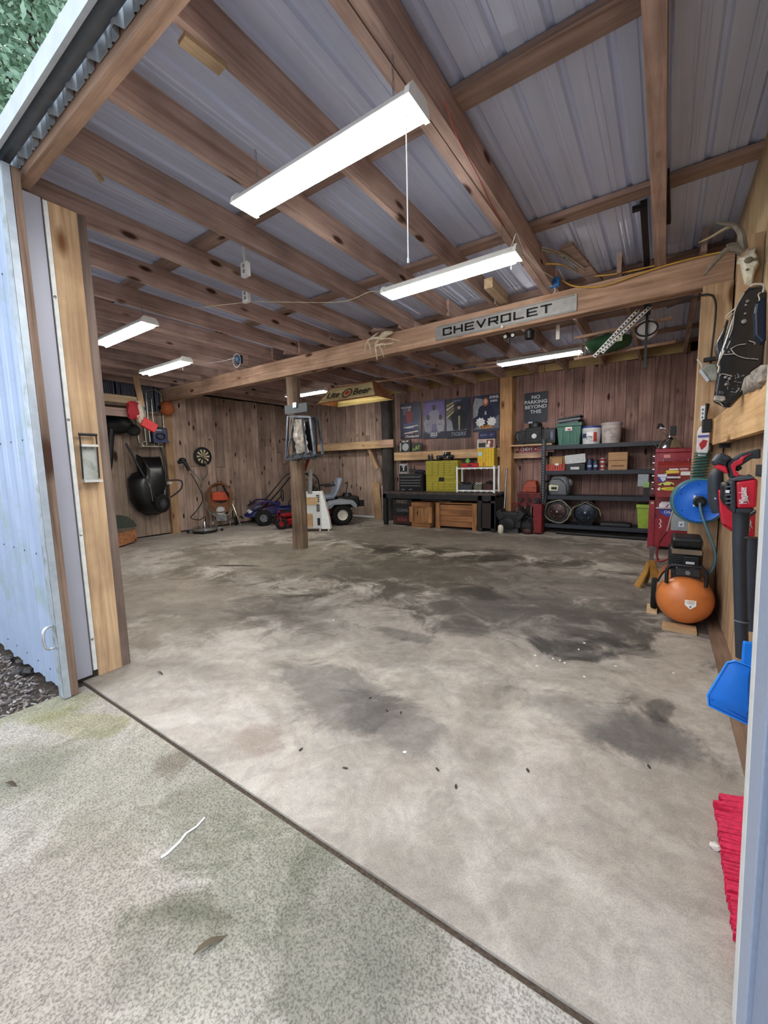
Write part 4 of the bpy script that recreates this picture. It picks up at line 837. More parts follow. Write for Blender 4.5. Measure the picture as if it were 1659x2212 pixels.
g.rough(.01, 2).out('crumpled_bottom', P('55585c', .5, .3, var=.4), t)
G().box(-.2, .3, .03, .06, .74, .88).out('top_plate', P('474d50', .6), t); G().box(.02, .1, .0, .03, .82, .9).out('hinge', m_steel, t)
G().tube([(-.32 + .19 * cos(q), .34 + .19 * sin(q), .35) for q in [i * pi / 8 for i in range(16)]], .012, closed=True).out('strap', m_bk, t)
# back wall shelf
t = T('wall_shelf', 'long light timber ledge on the back wall between the log post and tarred pole', 'shelf', (0, 0, 0))
G().box(-8.6, -5.97, 8.64, 8.68, 1.87, 2.06).out('front_board', m_pine, t); G().box(-9.1, -6.13, 8.68, 9.03, 1.93, 1.96).out('deck', m_ply, t); G().box(-5.97, -5.6, 8.64, 8.68, 1.87, 2.07).out('end_board', m_beam, t)
G().beam((-6.5, 8.8, 1.92), (-6.2, 8.8, 1.35), .09, .04, up=V((0, 1, 0))).out('brace', m_pineZ, t); G().beam((-8.9, 8.8, 1.92), (-9.2, 8.8, 1.35), .09, .04, up=V((0, 1, 0))).out('brace', m_pineZ, t)
thing_mesh('leaning_board', 'light plank leaning on the back wall left of the workbench', 'board', G().cbox((-6.3, 8.86, .5), (.26, .02, 1.0), (.12, 0, 0)), m_pineZ)
thing_mesh('leaning_board', 'narrow dark-edged board leaning right of the wider light plank', 'board', G().cbox((-6.06, 8.82, .45), (.08, .03, .9), (.1, .05, 0)), m_joist)
thing_mesh('white_pipe', 'white plastic pipe lying on the floor along the back wall behind the mower', 'pipe', G().cyl((-7.3, 8.98, .035), (-6.4, 8.98, .035), .03), m_white)
thing_mesh('plywood_sheet', 'plywood piece leaning at the back left corner left of the log post', 'board', G().cbox((-8.9, 8.6, .87), (.03, .55, 1.7), (0, -.06, .3)), m_pineZ)
# metal bracket on left jamb
t = T('grip_bracket', 'white metal holder with dark bar handle screwed to the left timber jamb', 'bracket', (-3.17, 1.172, 1.5))
G().box(-.03, -.015, -.045, .04, -.14, .08).out('back_plate', P('b4bab5', .4, .3, dirt='8a8f86'), t); G().box(-.03, .02, -.05, .045, .08, .095).out('top_lip', P('d4d6d2', .4, .3), t); G().box(-.03, .025, -.055, .05, -.155, -.14).out('bottom_lip', P('d4d6d2', .4, .3), t)
for y in (-.05, .045): G().tube([(-.015, y, -.13), (.0, y, .1), (.0, y, .16)], .005).out('side_rod', m_blackm, t)
G().tube([(0, -.055, .16), (0, .05, .16)], .009).out('handle', m_blackm, t, smooth=True)
for y in (-.02, .015): G().ell((-.012, y, .07), (.004, .005, .005), n=6).out('screw', m_steel, t)
# ================================================================ WORKBENCH
t = T('workbench', 'long black workbench with dark top on the back wall under the posters', 'workbench', (-4.17, 8.42, 0))
bw, bd, bh = 1.38, .36, .8
G().box(-bw, bw, -bd, bd, bh - .05, bh).out('top', P('3b3231', .55, var=.35, dirt='5a4c44'), t, bevel=.005)
G().box(-bw, bw, -bd, -bd + .04, bh - .15, bh - .05).out('front_rail', m_blackm, t); G().box(-bw, bw, bd - .04, bd, bh - .15, bh - .05).out('back_rail', m_blackm, t)
for x in (-bw + .05, bw - .33, bw - .05):
    for y in (-bd + .04, bd - .05): G().box(x - .045, x + .045, y - .04, y + .04, 0.01, bh - .05).out('leg', m_blackm, t)
G().box(bw - .05, bw - .02, -bd + .05, bd - .05, .04, bh - .1).out('side_panel', P('1c1816', .8), t); G().box(bw - .3, bw - .02, -bd + .0, -bd + .03, .08, .6).out('front_panel', P('241b18', .8), t)
t = T('drinks_crate', 'dark crate front with faded white and red lettering under the bench left end', 'crate', (-5.07, 8.34, .0))
G().box(-.27, .27, -.17, .2, .02, .64).out('box', P('1d1615', .8, var=.3), t); G().box(-.26, .26, -.185, -.17, .5, .62).out('top_slat', P('2f2723', .8), t); G().box(-.26, .26, -.185, -.17, .27, .46).out('middle_slat', P('17151a', .8), t); G().box(-.26, .26, -.185, -.17, .05, .23).out('bottom_slat', P('38191a', .8), t)
for z, s_, c_ in ((.565, 'FINEST', '7c756e'), (.36, 'CLEWE', '5e5c60'), (.14, 'SODA', '7d3a34')): txt(s_, .1, P(c_, .8), t, (0, -.19, z), bold=.002)
def crate(name, label, x, y, w_, d, h, rz=0, base=.0, style=0):
    t = T(name, label, 'crate', (x, y, base), rz); mc = WOOD('a0714a', '66402a', 'X', knots=1.2, dark='3a1f12', var=.06); mz = WOOD('a87c50', '6e4830', 'Z', knots=1.0, dark='3a1f12', var=.1)
    n = 4
    if style == 0:
        for i in range(n): G().box(-w_, w_, -d, -d + .02, .06 + i * (h - .08) / n, .06 + (i + 1) * (h - .08) / n - .006).out('plank', mc, t)
        for sx in (-1, 1):
            G().box(sx * w_ - .05 + (-.05 if sx > 0 else .05), sx * w_ + .05 + (-.05 if sx > 0 else .05), -d - .025, -d - .002, 0, h).out('corner_batten', mz, t)
            for i in range(n): G().box(sx * w_ - .01, sx * w_ + .01, -d + .02, d, .04 + i * (h - .06) / n, .04 + (i + 1) * (h - .06) / n - .006).out('plank', mc, t)
        G().box(-w_, w_, d - .02, d, .05, h).out('back', mc, t); G().box(-w_ - .01, w_ + .01, -d - .02, d, h - .0, h + .02).out('lid', mc, t)
    else:
        for i in range(3): G().box(-w_ + i * 2 * w_ / 3 + .004, -w_ + (i + 1) * 2 * w_ / 3 - .004, -d, -d + .02, 0.02, h).out('plank', mz, t)
        G().box(-w_, w_, -d - .02, -d - .001, h - .09, h).out('batten', mc, t); G().box(-w_, w_, -d - .02, -d - .001, 0.0, .12).out('batten', mc, t)
        for sx in (-1, 1): G().box(sx * w_ - .05, sx * w_ + .05, -d - .04, -d - .02, .12, h - .09).out('batten', mz, t)
        for sx in (-1, 1): G().box(sx * w_ - .01, sx * w_ + .01, -d + .02, d, .02, h).out('side', mz, t)
        G().box(-w_, w_, d - .02, d, .02, h).out('back', mz, t); G().box(-w_, w_, -d, d, h, h + .015).out('lid', mc, t)
crate('wooden_crate', 'small square pine crate under the middle of the workbench', -4.52, 8.3, .24, .22, .56, 0, style=1)
crate('wooden_crate', 'wide old wooden chest crate under the right half of the workbench', -3.68, 8.34, .48, .22, .56, 0, style=0)
for i, (xa, xb, z, lab) in enumerate(((-4.6, -3.68, .66, 'long metal strip lying under the bench top over the crates'), (-4.55, -3.8, .62, 'second thin metal rod under the bench top over the crates'))):
    thing_mesh('metal_rod', lab, 'rod', G().beam((xa, 8.2, z), (xb, 8.15, z - .02), .03, .01), m_steel)
# toolbox
t = T('tool_chest', 'small black benchtop tool chest with four silver drawer pulls', 'tool box', (-4.96, 8.5, .8))
G().box(-.32, .32, -.12, .18, 0, .37).out('body', m_black, t, bevel=.008); G().box(-.33, .33, -.13, .19, .37, .41).out('lid', m_black, t, bevel=.01)
for i, (z0, z1) in enumerate(((.28, .35), (.215, .275), (.15, .21), (.085, .145))):
    d_ = G().box(-.3, .3, -.135, -.12, z0, z1).out('drawer', P('14161c', .4), t); G().box(-.28, .28, -.145, -.135, z1 - .02, z1 - .008).out('handle', P('b9bfc4', .25, .8), d_)
G().box(-.25, -.16, -.128, -.12, .02, .05).out('badge', m_steel, t); G().box(-.05, .04, -.128, -.12, .03, .055).out('sticker', m_steel, t)
t = T('parking_sign', 'small black PARKING sign with a white number 3 standing on the tool chest', 'sign', (-5.28, 8.6, 1.215))
G().prism([(-.12, 0), (.12, 0), (.12, .24), (-.12, .24)], .006, FRONT).out('plate', m_black, t); 
for a, b_ in (((-.115, .005), (.115, .005)), ((.115, .005), (.115, .235)), ((.115, .235), (-.115, .235)), ((-.115, .235), (-.115, .005))): G().beam((a[0], -.008, a[1]), (b_[0], -.008, b_[1]), .006, .004, up=V((0, 1, 0))).out('border', m_white, t)
txt('PARKING\nFOR', .045, m_white, t, (0, -.008, .19), bold=.001); txt('3', .11, m_white, t, (0, -.008, .11), bold=.003); txt('CARS ONLY', .035, m_white, t, (0, -.008, .03), bold=.001)
for k, (x, lab) in enumerate(((-5.04, 'small dark carved figurine on the tool chest, left of two'), (-4.95, 'small dark carved figurine on the tool chest, right of two'))):
    t = T('figurine', lab, 'figurine', (x, 8.55, 1.21)); G().lathe([(.03, 0), (.025, .03), (.035, .08), (.02, .13), (.012, .14)], n=10).out('body', P('2e2a28', .5), t, smooth=True); G().ell((0, -.005, .165), (.022, .022, .028)).out('head', P('3a3532', .5), t, smooth=True)
    for s in (-1, 1): G().tube([(s * .03, 0, .12), (s * .045, -.02, .07), (s * .02, -.03, .05)], .008).out('arm', P('2e2a28', .5), t)
t = T('shop_cloth', 'dark blue-black cloth heap lying on the tool chest', 'cloth', (-4.8, 8.55, 1.21)); G().ell((0, 0, .04), (.14, .08, .05)).rough(.01, 2).out('cloth', P('151a2c', .7), t, smooth=True)
# yellow cabinet
t = T('parts_cabinet', 'yellow small-parts cabinet with rows of drawers in the middle of the workbench', 'cabinet', (-4.2, 8.5, .8))
m_y = P('9d922c', .45, var=.08); m_y2 = P('b8ae4a', .4, var=.06)
G().box(-.4, .4, -.02, .2, 0, .7).out('body', m_y, t, bevel=.004)
for (z0, hh, n) in ((.37, .3, 6), (.03, .3, 5)):
    for r_ in range(n):
        z = z0 + r_ * hh / n; xs = [-.37, -.22, -.07, .08, .36] if (r_ % 2 == 0) else [-.37, -.22, -.07, .08, .22, .36]
        if z0 < .1 and r_ == 3: xs = [-.37, -.07]
        if z0 < .1 and r_ == 4: xs = [.08, .36]
        for a, b_ in zip(xs, xs[1:]):
            d_ = G().box(a + .005, b_ - .005, -.035, -.02, z + .004, z + hh / n - .004).out('drawer', m_y, t); G().box(a + .012, b_ - .012, -.048, -.035, z + hh / n - .02, z + hh / n - .009).out('handle', m_y2, d_)
G().box(-.06, .07, -.03, -.02, .23, .32).out('empty_slot', m_black, t)
t = T('toy_truck', 'black toy pickup truck with white grille on the yellow cabinet', 'toy', (-4.12, 8.52, 1.5))
G().box(-.2, .2, -.07, .07, .05, .12).out('body', m_black, t, bevel=.02); G().box(-.04, .12, -.06, .06, .12, .19).out('cab', m_black, t, bevel=.02)
for x in (-.13, .13):
    for s in (-1, 1): G().cyl((x, s * .06, .04), (x, s * .085, .04), .04).out('wheel', m_rubber, t)
for x in (-.13, .09): G().ell((x, -.078, .07), (.02, .008, .02)).out('lamp', P('b7bbbd', .3), t)
for x in (0, .05): G().cbox((x, -.075, .17), (.014, .01, .07), (0, .3, 0)).out('stripe', m_white, t)
for k, x in enumerate((-4.55, -4.47)):
    t = T('spray_can', 'black can standing at the left on the yellow cabinet' if k == 0 else 'black can next to the toy truck on the yellow cabinet', 'can', (x, 8.55, 1.5)); G().lathe([(.03, 0), (.03, .11), (.02, .125)]).out('body', m_black, t, smooth=True); G().lathe([(.014, .125), (.014, .15), (.008, .155)]).out('cap', m_blackm, t)
# white shelf unit
t = T('white_shelf', 'small open white shelf unit standing on the right of the workbench', 'shelf', (-3.31, 8.42, .8))
for z in (.02, .5):
    G().box(-.42, .42, -.15, .15, z, z + .03).out('shelf', m_white, t)
    g = G(); n = 12
    for i in range(n): g.beam((-.4 + .8 * i / n, -.155, z + (.03 if i % 2 else -.01)), (-.4 + .8 * (i + 1) / n, -.155, z + (-.01 if i % 2 else .03)), .008, .012, up=V((0, 1, 0)))
    g.out('zigzag_edge', P('bfc0bf', .5), t)
for x in (-.415, .415):
    for y in (-.14, .14): G().cyl((x, y, 0), (x, y, .56), .022, n=10).out('post', m_white, t, smooth=True)
for (x, y, w_, h, c_, lab, cat, nm) in ((-3.55, 8.4, .16, .12, '34373c', 'grey bin with black cables on the white shelf', 'bin', 'cable_bin'), (-3.26, 8.38, .09, .11, '5d5a4c', 'small olive basket on the white shelf', 'basket', 'small_basket'), (-3.05, 8.4, .1, .13, '3c2224', 'dark red basket at the right end of the white shelf', 'basket', 'small_basket')):
    t = T(nm, lab, cat, (x, y, .85)); g = G(); g.loft([[(-w_ * k, -.08 * k, z), (w_ * k, -.08 * k, z), (w_ * k, .08 * k, z), (-w_ * k, .08 * k, z)] for k, z in ((.85, 0), (1, h), (.94, h), (.82, .01))]); g.out('tub', P(c_, .6), t)
    g = G(); rn = random.Random(int(x * 100))
    for i in range(5): g.tube([(rn.uniform(-w_, w_) * .8, rn.uniform(-.05, .05), h + rn.uniform(-.02, .06)) for _ in range(4)], .01, smooth=4)
    g.out('contents', m_bk if nm == 'cable_bin' else m_blackm, t, smooth=True)
t = T('glasses', 'pale safety glasses lying on the small basket', 'glasses', (-3.24, 8.29, .99))
for s in (-1, 1): G().tube([(s * .035 + .028 * cos(k), 0, .02 * sin(k)) for k in [i * pi / 5 for i in range(10)]], .005, closed=True, n=5).out('lens_rim', m_white, t)
t = T('red_case', 'flat red case on top of the white shelf unit', 'case', (-3.45, 8.42, 1.335)); G().box(-.2, .2, -.1, .1, 0, .09).out('body', m_red, t, bevel=.015); G().box(-.05, .05, -.11, -.1, .03, .06).out('latch', m_black, t)
t = T('green_toy', 'light green round toy on the red case', 'toy', (-3.52, 8.4, 1.425)); G().prism(disc(.05, 14), .03, face((0, 0, .05))).out('disc', P('5f9b4b', .5), t, bevel=.005); G().box(-.02, .02, -.02, .02, 0, .01).out('base', P('2f5a2c', .5), t)
t = T('yellow_locker', 'yellow upright wooden-slat box with round sticker on the white shelf unit', 'box', (-3.1, 8.45, 1.34))
G().box(-.18, .18, -.1, .1, 0, .39).out('body', P('8f7a14', .6), t)
for i in range(6): G().box(-.178 + i * .06, -.124 + i * .06, -.112, -.1, .005, .385).out('slat', P('c7a426', .5, var=.12), t)
G().prism(disc(.045, 16), .004, face((-.12, -.112, .27))).out('round_sticker', P('9cc2d8', .5), t); G().box(-.06, -.03, -.116, -.112, .02, .09).out('sticker', P('b44a34', .5), t); 
# ledge
t = T('wall_ledge', 'timber ledge board above the workbench carrying games and a wire rack', 'shelf', (0, 0, 0))
G().box(-5.68, -2.95, 8.8, 8.84, 1.54, 1.74).out('front_board', m_pine, t); G().box(-5.68, -2.95, 8.84, 9.04, 1.7, 1.73).out('deck', m_ply, t)
def flat_box(name, label, cat, x, w_, h, z, col, y=8.86, rot=0, d=.03):
    t = T(name, label, cat, (x, y, z), rot=(-.08, rot, 0)); G().box(-w_, w_, 0, d, 0, h).out('panel', P(col, .5), t); return t
t = flat_box('game_box', 'black game box with white skull lettering leaning at the left end of the ledge', 'box', -5.4, .155, .3, 1.74, '0f1014')
G().lathe([(.095, 0), (.095, .004), (.07, .006)], face((.02, -.001, .13))).out('ring', P('9aa09c', .5), t); txt('CALL OF', .05, m_white, t, (0, -.004, .27), bold=.002); txt('WIDOW', .055, m_white, t, (-.125, -.004, .13), (pi / 2, -pi / 2, 0), bold=.002)
for k in range(6): G().box(-.06 + k * .025, -.045 + k * .025, -.006, -.001, .09 + .02 * (k % 2), .16).out('stripe', P('c8ccc8', .5), t)
t = flat_box('energy_box', 'black and green box beside the black game box on the ledge', 'box', -5.06, .14, .22, 1.74, '11160f'); txt('67', .12, P('8fae3a', .5), t, (.03, -.004, .1), bold=.003)
G().box(-.12, -.02, -.004, 0, .03, .09).out('green_patch', P('526d22', .5), t)
t = T('wire_rack', 'long low wire rack standing on the ledge under the posters', 'rack', (-4.18, 8.9, 1.74)); g = G()
for i in range(23): g.tube([(-.5 + i * 1.0 / 22, -.05, 0), (-.5 + i * 1.0 / 22, -.05, .24)], .003, n=4)
for z in (0, .05, .1, .15, .2, .24): g.tube([(-.5, -.05, z + .003), (.5, -.05, z + .003)], .004, n=4); 
g.out('front_wires', P('6f6a64', .5, .6), t); g = G()
for i in range(12): g.tube([(-.5 + i / 11, .06, 0), (-.5 + i / 11, .06, .26)], .003, n=4)
g.tube([(-.5, .06, .26), (.5, .06, .26)], .004, n=4); g.out('back_wires', P('6f6a64', .5, .6), t)
t = flat_box('navy_box', 'dark blue box with pale print on top of the red and white photo box', 'box', -3.27, .19, .14, 1.965, '1b2550'); txt('SHOTS', .05, P('aab4cf', .5), t, (-.08, -.004, .07)); txt('OFF', .04, P('aab4cf', .5), t, (.1, -.004, .07))
t = flat_box('photo_box', 'red and white photo box at the right of the ledge', 'box', -3.3, .2, .21, 1.74, 'c4bab2', d=.1); G().box(-.16, 0, -.003, 0, .03, .13).out('dark_photo', P('23201f', .5), t); G().box(.02, .18, -.003, 0, .02, .19).out('red_patch', P('70302c', .5), t); G().ell((.08, -.002, .13), (.035, .003, .045)).out('figure_head', P('e4dcd4', .5), t); G().ell((.06, -.002, .06), (.045, .003, .04)).out('figure_body', P('e4dcd4', .5), t)
txt('SALE', .04, m_red, t, (-.1, -.004, .17))
# posters
BC = [0]
def poster(label, x0, x1, z0, z1, col, tilt=0):
    t = T('poster', label, 'poster', ((x0 + x1) / 2, 9.03, (z0 + z1) / 2), rot=(0, tilt, 0)); w_, h = (x1 - x0) / 2, (z1 - z0) / 2
    BC[0] = 0; G().box(-w_, w_, -.004, 0, -h, h).out('paper', P(col, .35, var=.35, scale=5), t); return t, w_, h
def blob(t, name, poly, col, y=-.006):
    BC[0] += 1; y = -.006 - .0006 * (BC[0] % 40)
    G().prism(poly, .002, face((0, y + .002, 0))).out(name, P(col, .5, var=.2, scale=12), t)
def figure(t, x, z, s, body, skin, hair=None, wide=1):
    blob(t, 'figure_body', [(x - .09 * s * wide, z - .3 * s), (x + .09 * s * wide, z - .3 * s), (x + .13 * s * wide, z - .02 * s), (x + .1 * s, z + .04 * s), (x + .03 * s, z + .07 * s), (x - .03 * s, z + .07 * s), (x - .1 * s, z + .04 * s), (x - .13 * s * wide, z - .02 * s)], body, -.008)
    if hair: blob(t, 'figure_hair', [(x + .05 * s * cos(a), z + .11 * s + .075 * s * sin(a)) for a in [k * pi / 6 for k in range(12)]], hair, -.009)
    blob(t, 'figure_face', [(x + .033 * s * cos(a), z + .115 * s + .043 * s * sin(a)) for a in [k * pi / 6 for k in range(12)]], skin, -.011)
t, w_, h = poster('dark schedule poster with white script, leftmost of the four wall posters', -5.62, -5.01, 2.08, 2.97, '26233a')
blob(t, 'light_patch', [(-.24, .3), (.02, .36), (.04, .2), (-.2, .14)], '5a5566'); blob(t, 'smoke_patch', [(0, .1), (.25, .38), (.28, 0), (.1, -.05)], '3d4258'); figure(t, -.03, .18, .8, '7a2f3a', 'c09a82')
for k in range(4): blob(t, 'car_band', [(-.22 + .02 * k, -.08 - .07 * k), (.2, -.04 - .07 * k), (.24, -.07 - .07 * k), (-.2, -.11 - .07 * k)], ('4b5a86', 'aeb2be', '2c3868', 'c3c3ca')[k])
txt('RACE TEAM', .055, m_white, t, (-.1, -.033, .33), bold=.001); txt('NIGHTS', .06, m_white, t, (0, -.033, -.17), bold=.002); txt('Taurus', .06, P('d8a79a', .5), t, (0, -.033, -.31), shear=.2); txt('Checkpoint', .085, m_white, t, (.05, -.033, -.39), shear=.2, bold=.001)
t, w_, h = poster('purple football team poster dated 2023, second from the left', -4.95, -4.35, 2.05, 2.96, '3a3462')
blob(t, 'glow', [(-.29, .1), (.29, .1), (.25, .4), (-.25, .4)], '6d5f97'); figure(t, 0, .17, .95, '8d8a9c', '33313c', '2a2836', 1.2); figure(t, -.16, -.04, .85, '8f8f9c', '5c4740', '17161c', 1.1); figure(t, .17, -.06, .8, 'a09da8', '5c4740', '17161c', 1.1); txt('52', .07, m_black, t, (-.16, -.033, -.12)); txt('41', .07, m_black, t, (.17, -.033, -.14))
blob(t, 'bottom_band', [(-.3, -.455), (.3, -.455), (.3, -.3), (-.3, -.3)], '1d2340', -.012); txt('2023', .1, m_white, t, (0, -.033, -.37), bold=.002); txt('CHAMPIONS OF THE WEST', .03, m_white, t, (0, -.033, -.32)); txt('SCHEDULE', .03, P('aab0c8', .5), t, (0, -.033, -.43))
t, w_, h = poster('navy poster of a man in a dark jacket with gold stripes, third from the left', -4.33, -3.71, 2.02, 2.94, '1a2138')
for k in range(4): blob(t, 'gold_stripe', [(-.3, .0 + .09 * k), (-.12, .14 + .07 * k), (-.1, .19 + .07 * k), (-.3, .05 + .09 * k)], ('b7a56a', '8d7d4c', 'c9bd90', 'a3935c')[k])
blob(t, 'pale_corner', [(-.3, -.28), (.22, -.28), (-.1, -.1), (-.3, .02)], '8a8f9a'); figure(t, .02, .1, 1.25, '10131f', 'b98a74', '0d0f18', 1.3); blob(t, 'shirt', [(.0, .05), (.05, .05), (.04, -.28), (.01, -.28)], '9b9482', -.013)
blob(t, 'cap', [(-.05, .33), (.09, .33), (.1, .27), (-.06, .27)], '0b0d16', -.015); blob(t, 'bottom_band', [(-.3, -.46), (.28, -.46), (.3, -.29), (-.3, -.29)], '0f1424', -.015); txt('TIGERS', .12, P('8f95ab', .5), t, (0, -.033, -.37), shear=.3, bold=.001); txt('signed', .07, P('8b94c4', .5), t, (-.02, -.033, .4), shear=.4)
t, w_, h = poster('poster of a cheerleader with white pom-poms, rightmost of the four wall posters', -3.66, -3.04, 2.13, 2.93, '1c2744', 0)
blob(t, 'cloud', [(-.3, -.1), (-.05, .05), (-.08, .32), (-.26, .36), (-.3, .2)], '8b8f99'); blob(t, 'cloud', [(-.3, -.35), (.3, -.35), (.3, -.05), (.1, -.2), (-.1, -.2)], '6c7284')
figure(t, -.01, .1, 1.35, '161c38', 'd2a088', '8d4f32', 1.0); figure_s = txt('S', .1, m_white, t, (.0, -.033, .0), bold=.003)
for s in (-1, 1):
    blob(t, 'arm', [(s * .13, .12), (s * .2, -.02), (s * .14, -.14), (s * .11, -.12), (s * .15, -.02), (s * .08, .1)], '161c38', -.012)
    rn = random.Random(s + 5); blob(t, 'pom_pom', [(s * .13 + (.09 + .03 * (k % 2)) * cos(k * pi / 9), -.19 + (.08 + .03 * (k % 2)) * sin(k * pi / 9)) for k in range(18)], 'e6e4e8', -.014)
txt('ANNIE', .09, m_white, t, (.19, -.033, .33), sx=.8, bold=.001); txt('GABRIEL', .06, m_white, t, (.19, -.033, .25), sx=.75, bold=.001); txt('TIGERS', .1, P('c98a3a', .5), t, (0, -.033, -.31), shear=.3, bold=.003)
# NO PARKING sign etc
t = T('no_parking_sign', 'dark blue sign reading NO PARKING BEYOND THIS on the back wall', 'sign', (-2.275, 9.03, 2.55))
rr = lambda w_, h, r_: [(sx * (w_ - r_) + r_ * cos(a), sy * (h - r_) + r_ * sin(a)) for sx, sy, a0 in ((1, 1, 0), (-1, 1, 90), (-1, -1, 180), (1, -1, 270)) for a in [radians(a0 + 22.5 * k) for k in range(5)]]
G().prism(rr(.235, .31, .03), .004, face((0, 0, 0))).out('plate', P('161c2c', .4, var=.1), t)
txt('NO\nPARKING\nBEYOND\nTHIS', .1, P('c9cdd2', .5), t, (0, -.006, .06), bold=.0015, sx=1.1, lead=1.0)
t = T('ledge_shelf', 'short pale ledge on the back wall under the black engine parts', 'shelf', (0, 0, 0)); G().box(-2.67, -1.85, 8.6, 9.03, 1.745, 1.775).out('deck', m_pine, t); G().box(-2.67, -1.98, 8.86, 8.9, 1.5, 1.745).out('front_board', m_beam, t)
t = T('street_sign', 'red metal street sign with white letters and bowtie emblem below the ledge', 'sign', (-2.2, 8.84, 1.68)); G().box(-.36, .36, -.004, .0, -.07, .07).out('plate', P('8c1f28', .4), t)
for z in (-.062, .062): G().box(-.35, .35, -.006, -.004, z - .003, z + .003).out('border', m_white, t)
txt('CHEVY', .1, m_white, t, (-.2, -.007, 0), sx=.8, bold=.002); txt('AVE', .1, m_white, t, (.27, -.007, 0), sx=.8, bold=.002)
bt = lambda k: [(-.1 * k, -.013 * k), (-.085 * k, .015 * k), (-.035 * k, .015 * k), (-.035 * k, .03 * k), (.035 * k, .03 * k), (.035 * k, .015 * k), (.1 * k, .015 * k), (.085 * k, -.015 * k), (.035 * k, -.015 * k), (.035 * k, -.03 * k), (-.035 * k, -.03 * k), (-.035 * k, -.015 * k)]
G().prism(bt(1), .003, face((.06, -.004, 0))).out('bowtie_emblem', m_white, t); G().prism(bt(.75), .005, face((.06, -.004, 0))).out('bowtie_centre', P('8c1f28', .4), t)
# black engine parts on ledge
t = T('small_engine', 'black engine block with carburettor on the ledge under the no parking sign', 'engine', (-2.22, 8.82, 1.775))
G().box(-.17, .16, -.15, .12, 0, .34).rough(.01, 3).out('block', m_blackm, t, bevel=.02)
for i in range(5): G().box(-.12, .12, -.17, -.15, .05 + i * .055, .075 + i * .055).out('fin', m_black, t)
for s in (-1, 1): G().cbox((s * .22, 0, .15), (.2, .22, .26), (0, s * .3, 0)).rough(.012, 4).out('cylinder_bank', m_blackm, t, bevel=.02); G().tube([(s * .3, -.12, .05 + .02), (s * .34, -.1, .2), (s * .24, -.05, .3)], .03, smooth=3).out('manifold', m_black, t, smooth=True)
G().prism(disc(.05), .03, face((.02, -.15, .16))).out('pulley', m_chrome, t); G().lathe([(.13, .34), (.13, .42), (.05, .45)], Matrix.Translation((.0, 0, 0))).out('air_cleaner', m_black, t, smooth=True); G().box(-.1, -.02, -.17, -.16, .42, .45).out('badge', m_steel, t)
t = T('black_case', 'black box with pale sticker at the right end of the engine ledge', 'box', (-1.9, 8.82, 1.775)); G().box(-.13, .1, -.14, .14, 0, .3).out('body', m_black, t, bevel=.01); G().box(.0, .06, -.145, -.14, .06, .26).out('sticker', P('3a4660', .5), t); txt('2024', .05, m_steel, t, (.03, -.147, .16), (pi / 2, -pi / 2, 0))
t = T('speaker_box', 'black speaker box at the left end of the engine ledge', 'speaker', (-2.53, 8.85, 1.775)); G().box(-.07, .1, -.12, .12, 0, .28).out('body', m_blackm, t, bevel=.01); G().prism(disc(.05), .01, face((.015, -.12, .13))).out('cone', m_black, t)
# right of post: red engine on stand
t = T('red_engine', 'old red small engine with orange shroud on a dark stand beside the rack', 'engine', (-2.2, 8.6, 0))
m_eng = P('5d1f22', .5, var=.4, dirt='1c1514')
G().loft([[(-.2 * k, -.15 * k, z), (.12 * k, -.15 * k, z), (.12 * k, .15, z), (-.2 * k, .15, z)] for k, z in ((.9, .8), (.85, .92), (.6, 1.02), (.5, 1.04))]).out('shroud', P('8e3a26', .45, dirt='3a1e18'), t, bevel=.02)
G().box(-.26, .2, -.18, .15, .52, .8).rough(.02, 6).out('block', m_eng, t, bevel=.02)
for i in range(6): G().cyl((-.25 + i * .08, -.19, .56 + .1 * (i % 2)), (-.25 + i * .08, -.24, .56 + .1 * (i % 2)), .03 + .01 * (i % 3)).out('cap', m_blackm if i % 2 else m_eng, t)
G().tube([(-.3, -.2, .58 + .045 * 0)] + [(-.3 + .05 * cos(k), -.22, .55 + .05 * sin(k)) for k in [i * pi / 5 for i in range(10)]], .01).out('ring', m_redold, t)
G().tube([(.2, -.1, .9), (.3, -.15, .8), (.28, -.2, .55)], .02, smooth=4).out('hose', m_black, t, smooth=True)
for x in (-.12, 0): G().cyl((x, -.1, .3), (x, -.1, .54), .02).out('rod', m_chrome, t)
for x in (-.22, .14):
    for y in (-.14, .12): G().box(x - .02, x + .02, y - .02, y + .02, 0, .52).out('leg', m_blackm, t)
G().box(-.25, .17, -.17, .15, .26, .3).out('shelf', m_blackm, t)
t = T('red_can', 'tall narrow red metal can on the floor at the foot of the black rack', 'can', (-1.97, 8.3, 0)); G().box(-.02, .02, -.02, .0, .0, .02).out('foot', m_blackm, t); G().box(-.12, .05, -.1, .1, .02, .6).out('body', m_redold, t, bevel=.015); G().cyl((-.04, 0, .6), (-.04, 0, .66), .03).out('cap', m_black, t)
def pile(nm, lab, cat, x, y, seed, n, ext, col):
    t = T(nm, lab, cat, (x, y, 0)); rn = random.Random(seed)
    G().ell((0, 0, ext[2] * .45), (ext[0], ext[1], ext[2] * .45)).rough(.03, seed).out('body', col, t, smooth=True)
    for k in range(n):
        a = rn.uniform(0, 6.3); G().tube([(ext[0] * .8 * cos(a), ext[1] * .8 * sin(a) - .05, ext[2] * rn.uniform(.4, .95)), (ext[0] * rn.uniform(-.4, .4), -ext[1], ext[2] * rn.uniform(.2, .9)), (ext[0] * rn.uniform(-1, 1), -ext[1], .03)], .015, smooth=4).out('strap', m_black, t, smooth=True)
    return t
t = T('engine_block', 'large black cast engine block on the floor in front of the timber post', 'engine', (-2.56, 8.28, 0))
G().box(-.2, .26, -.16, .18, .1, .42).rough(.02, 2).out('block', m_blackm, t, bevel=.03)
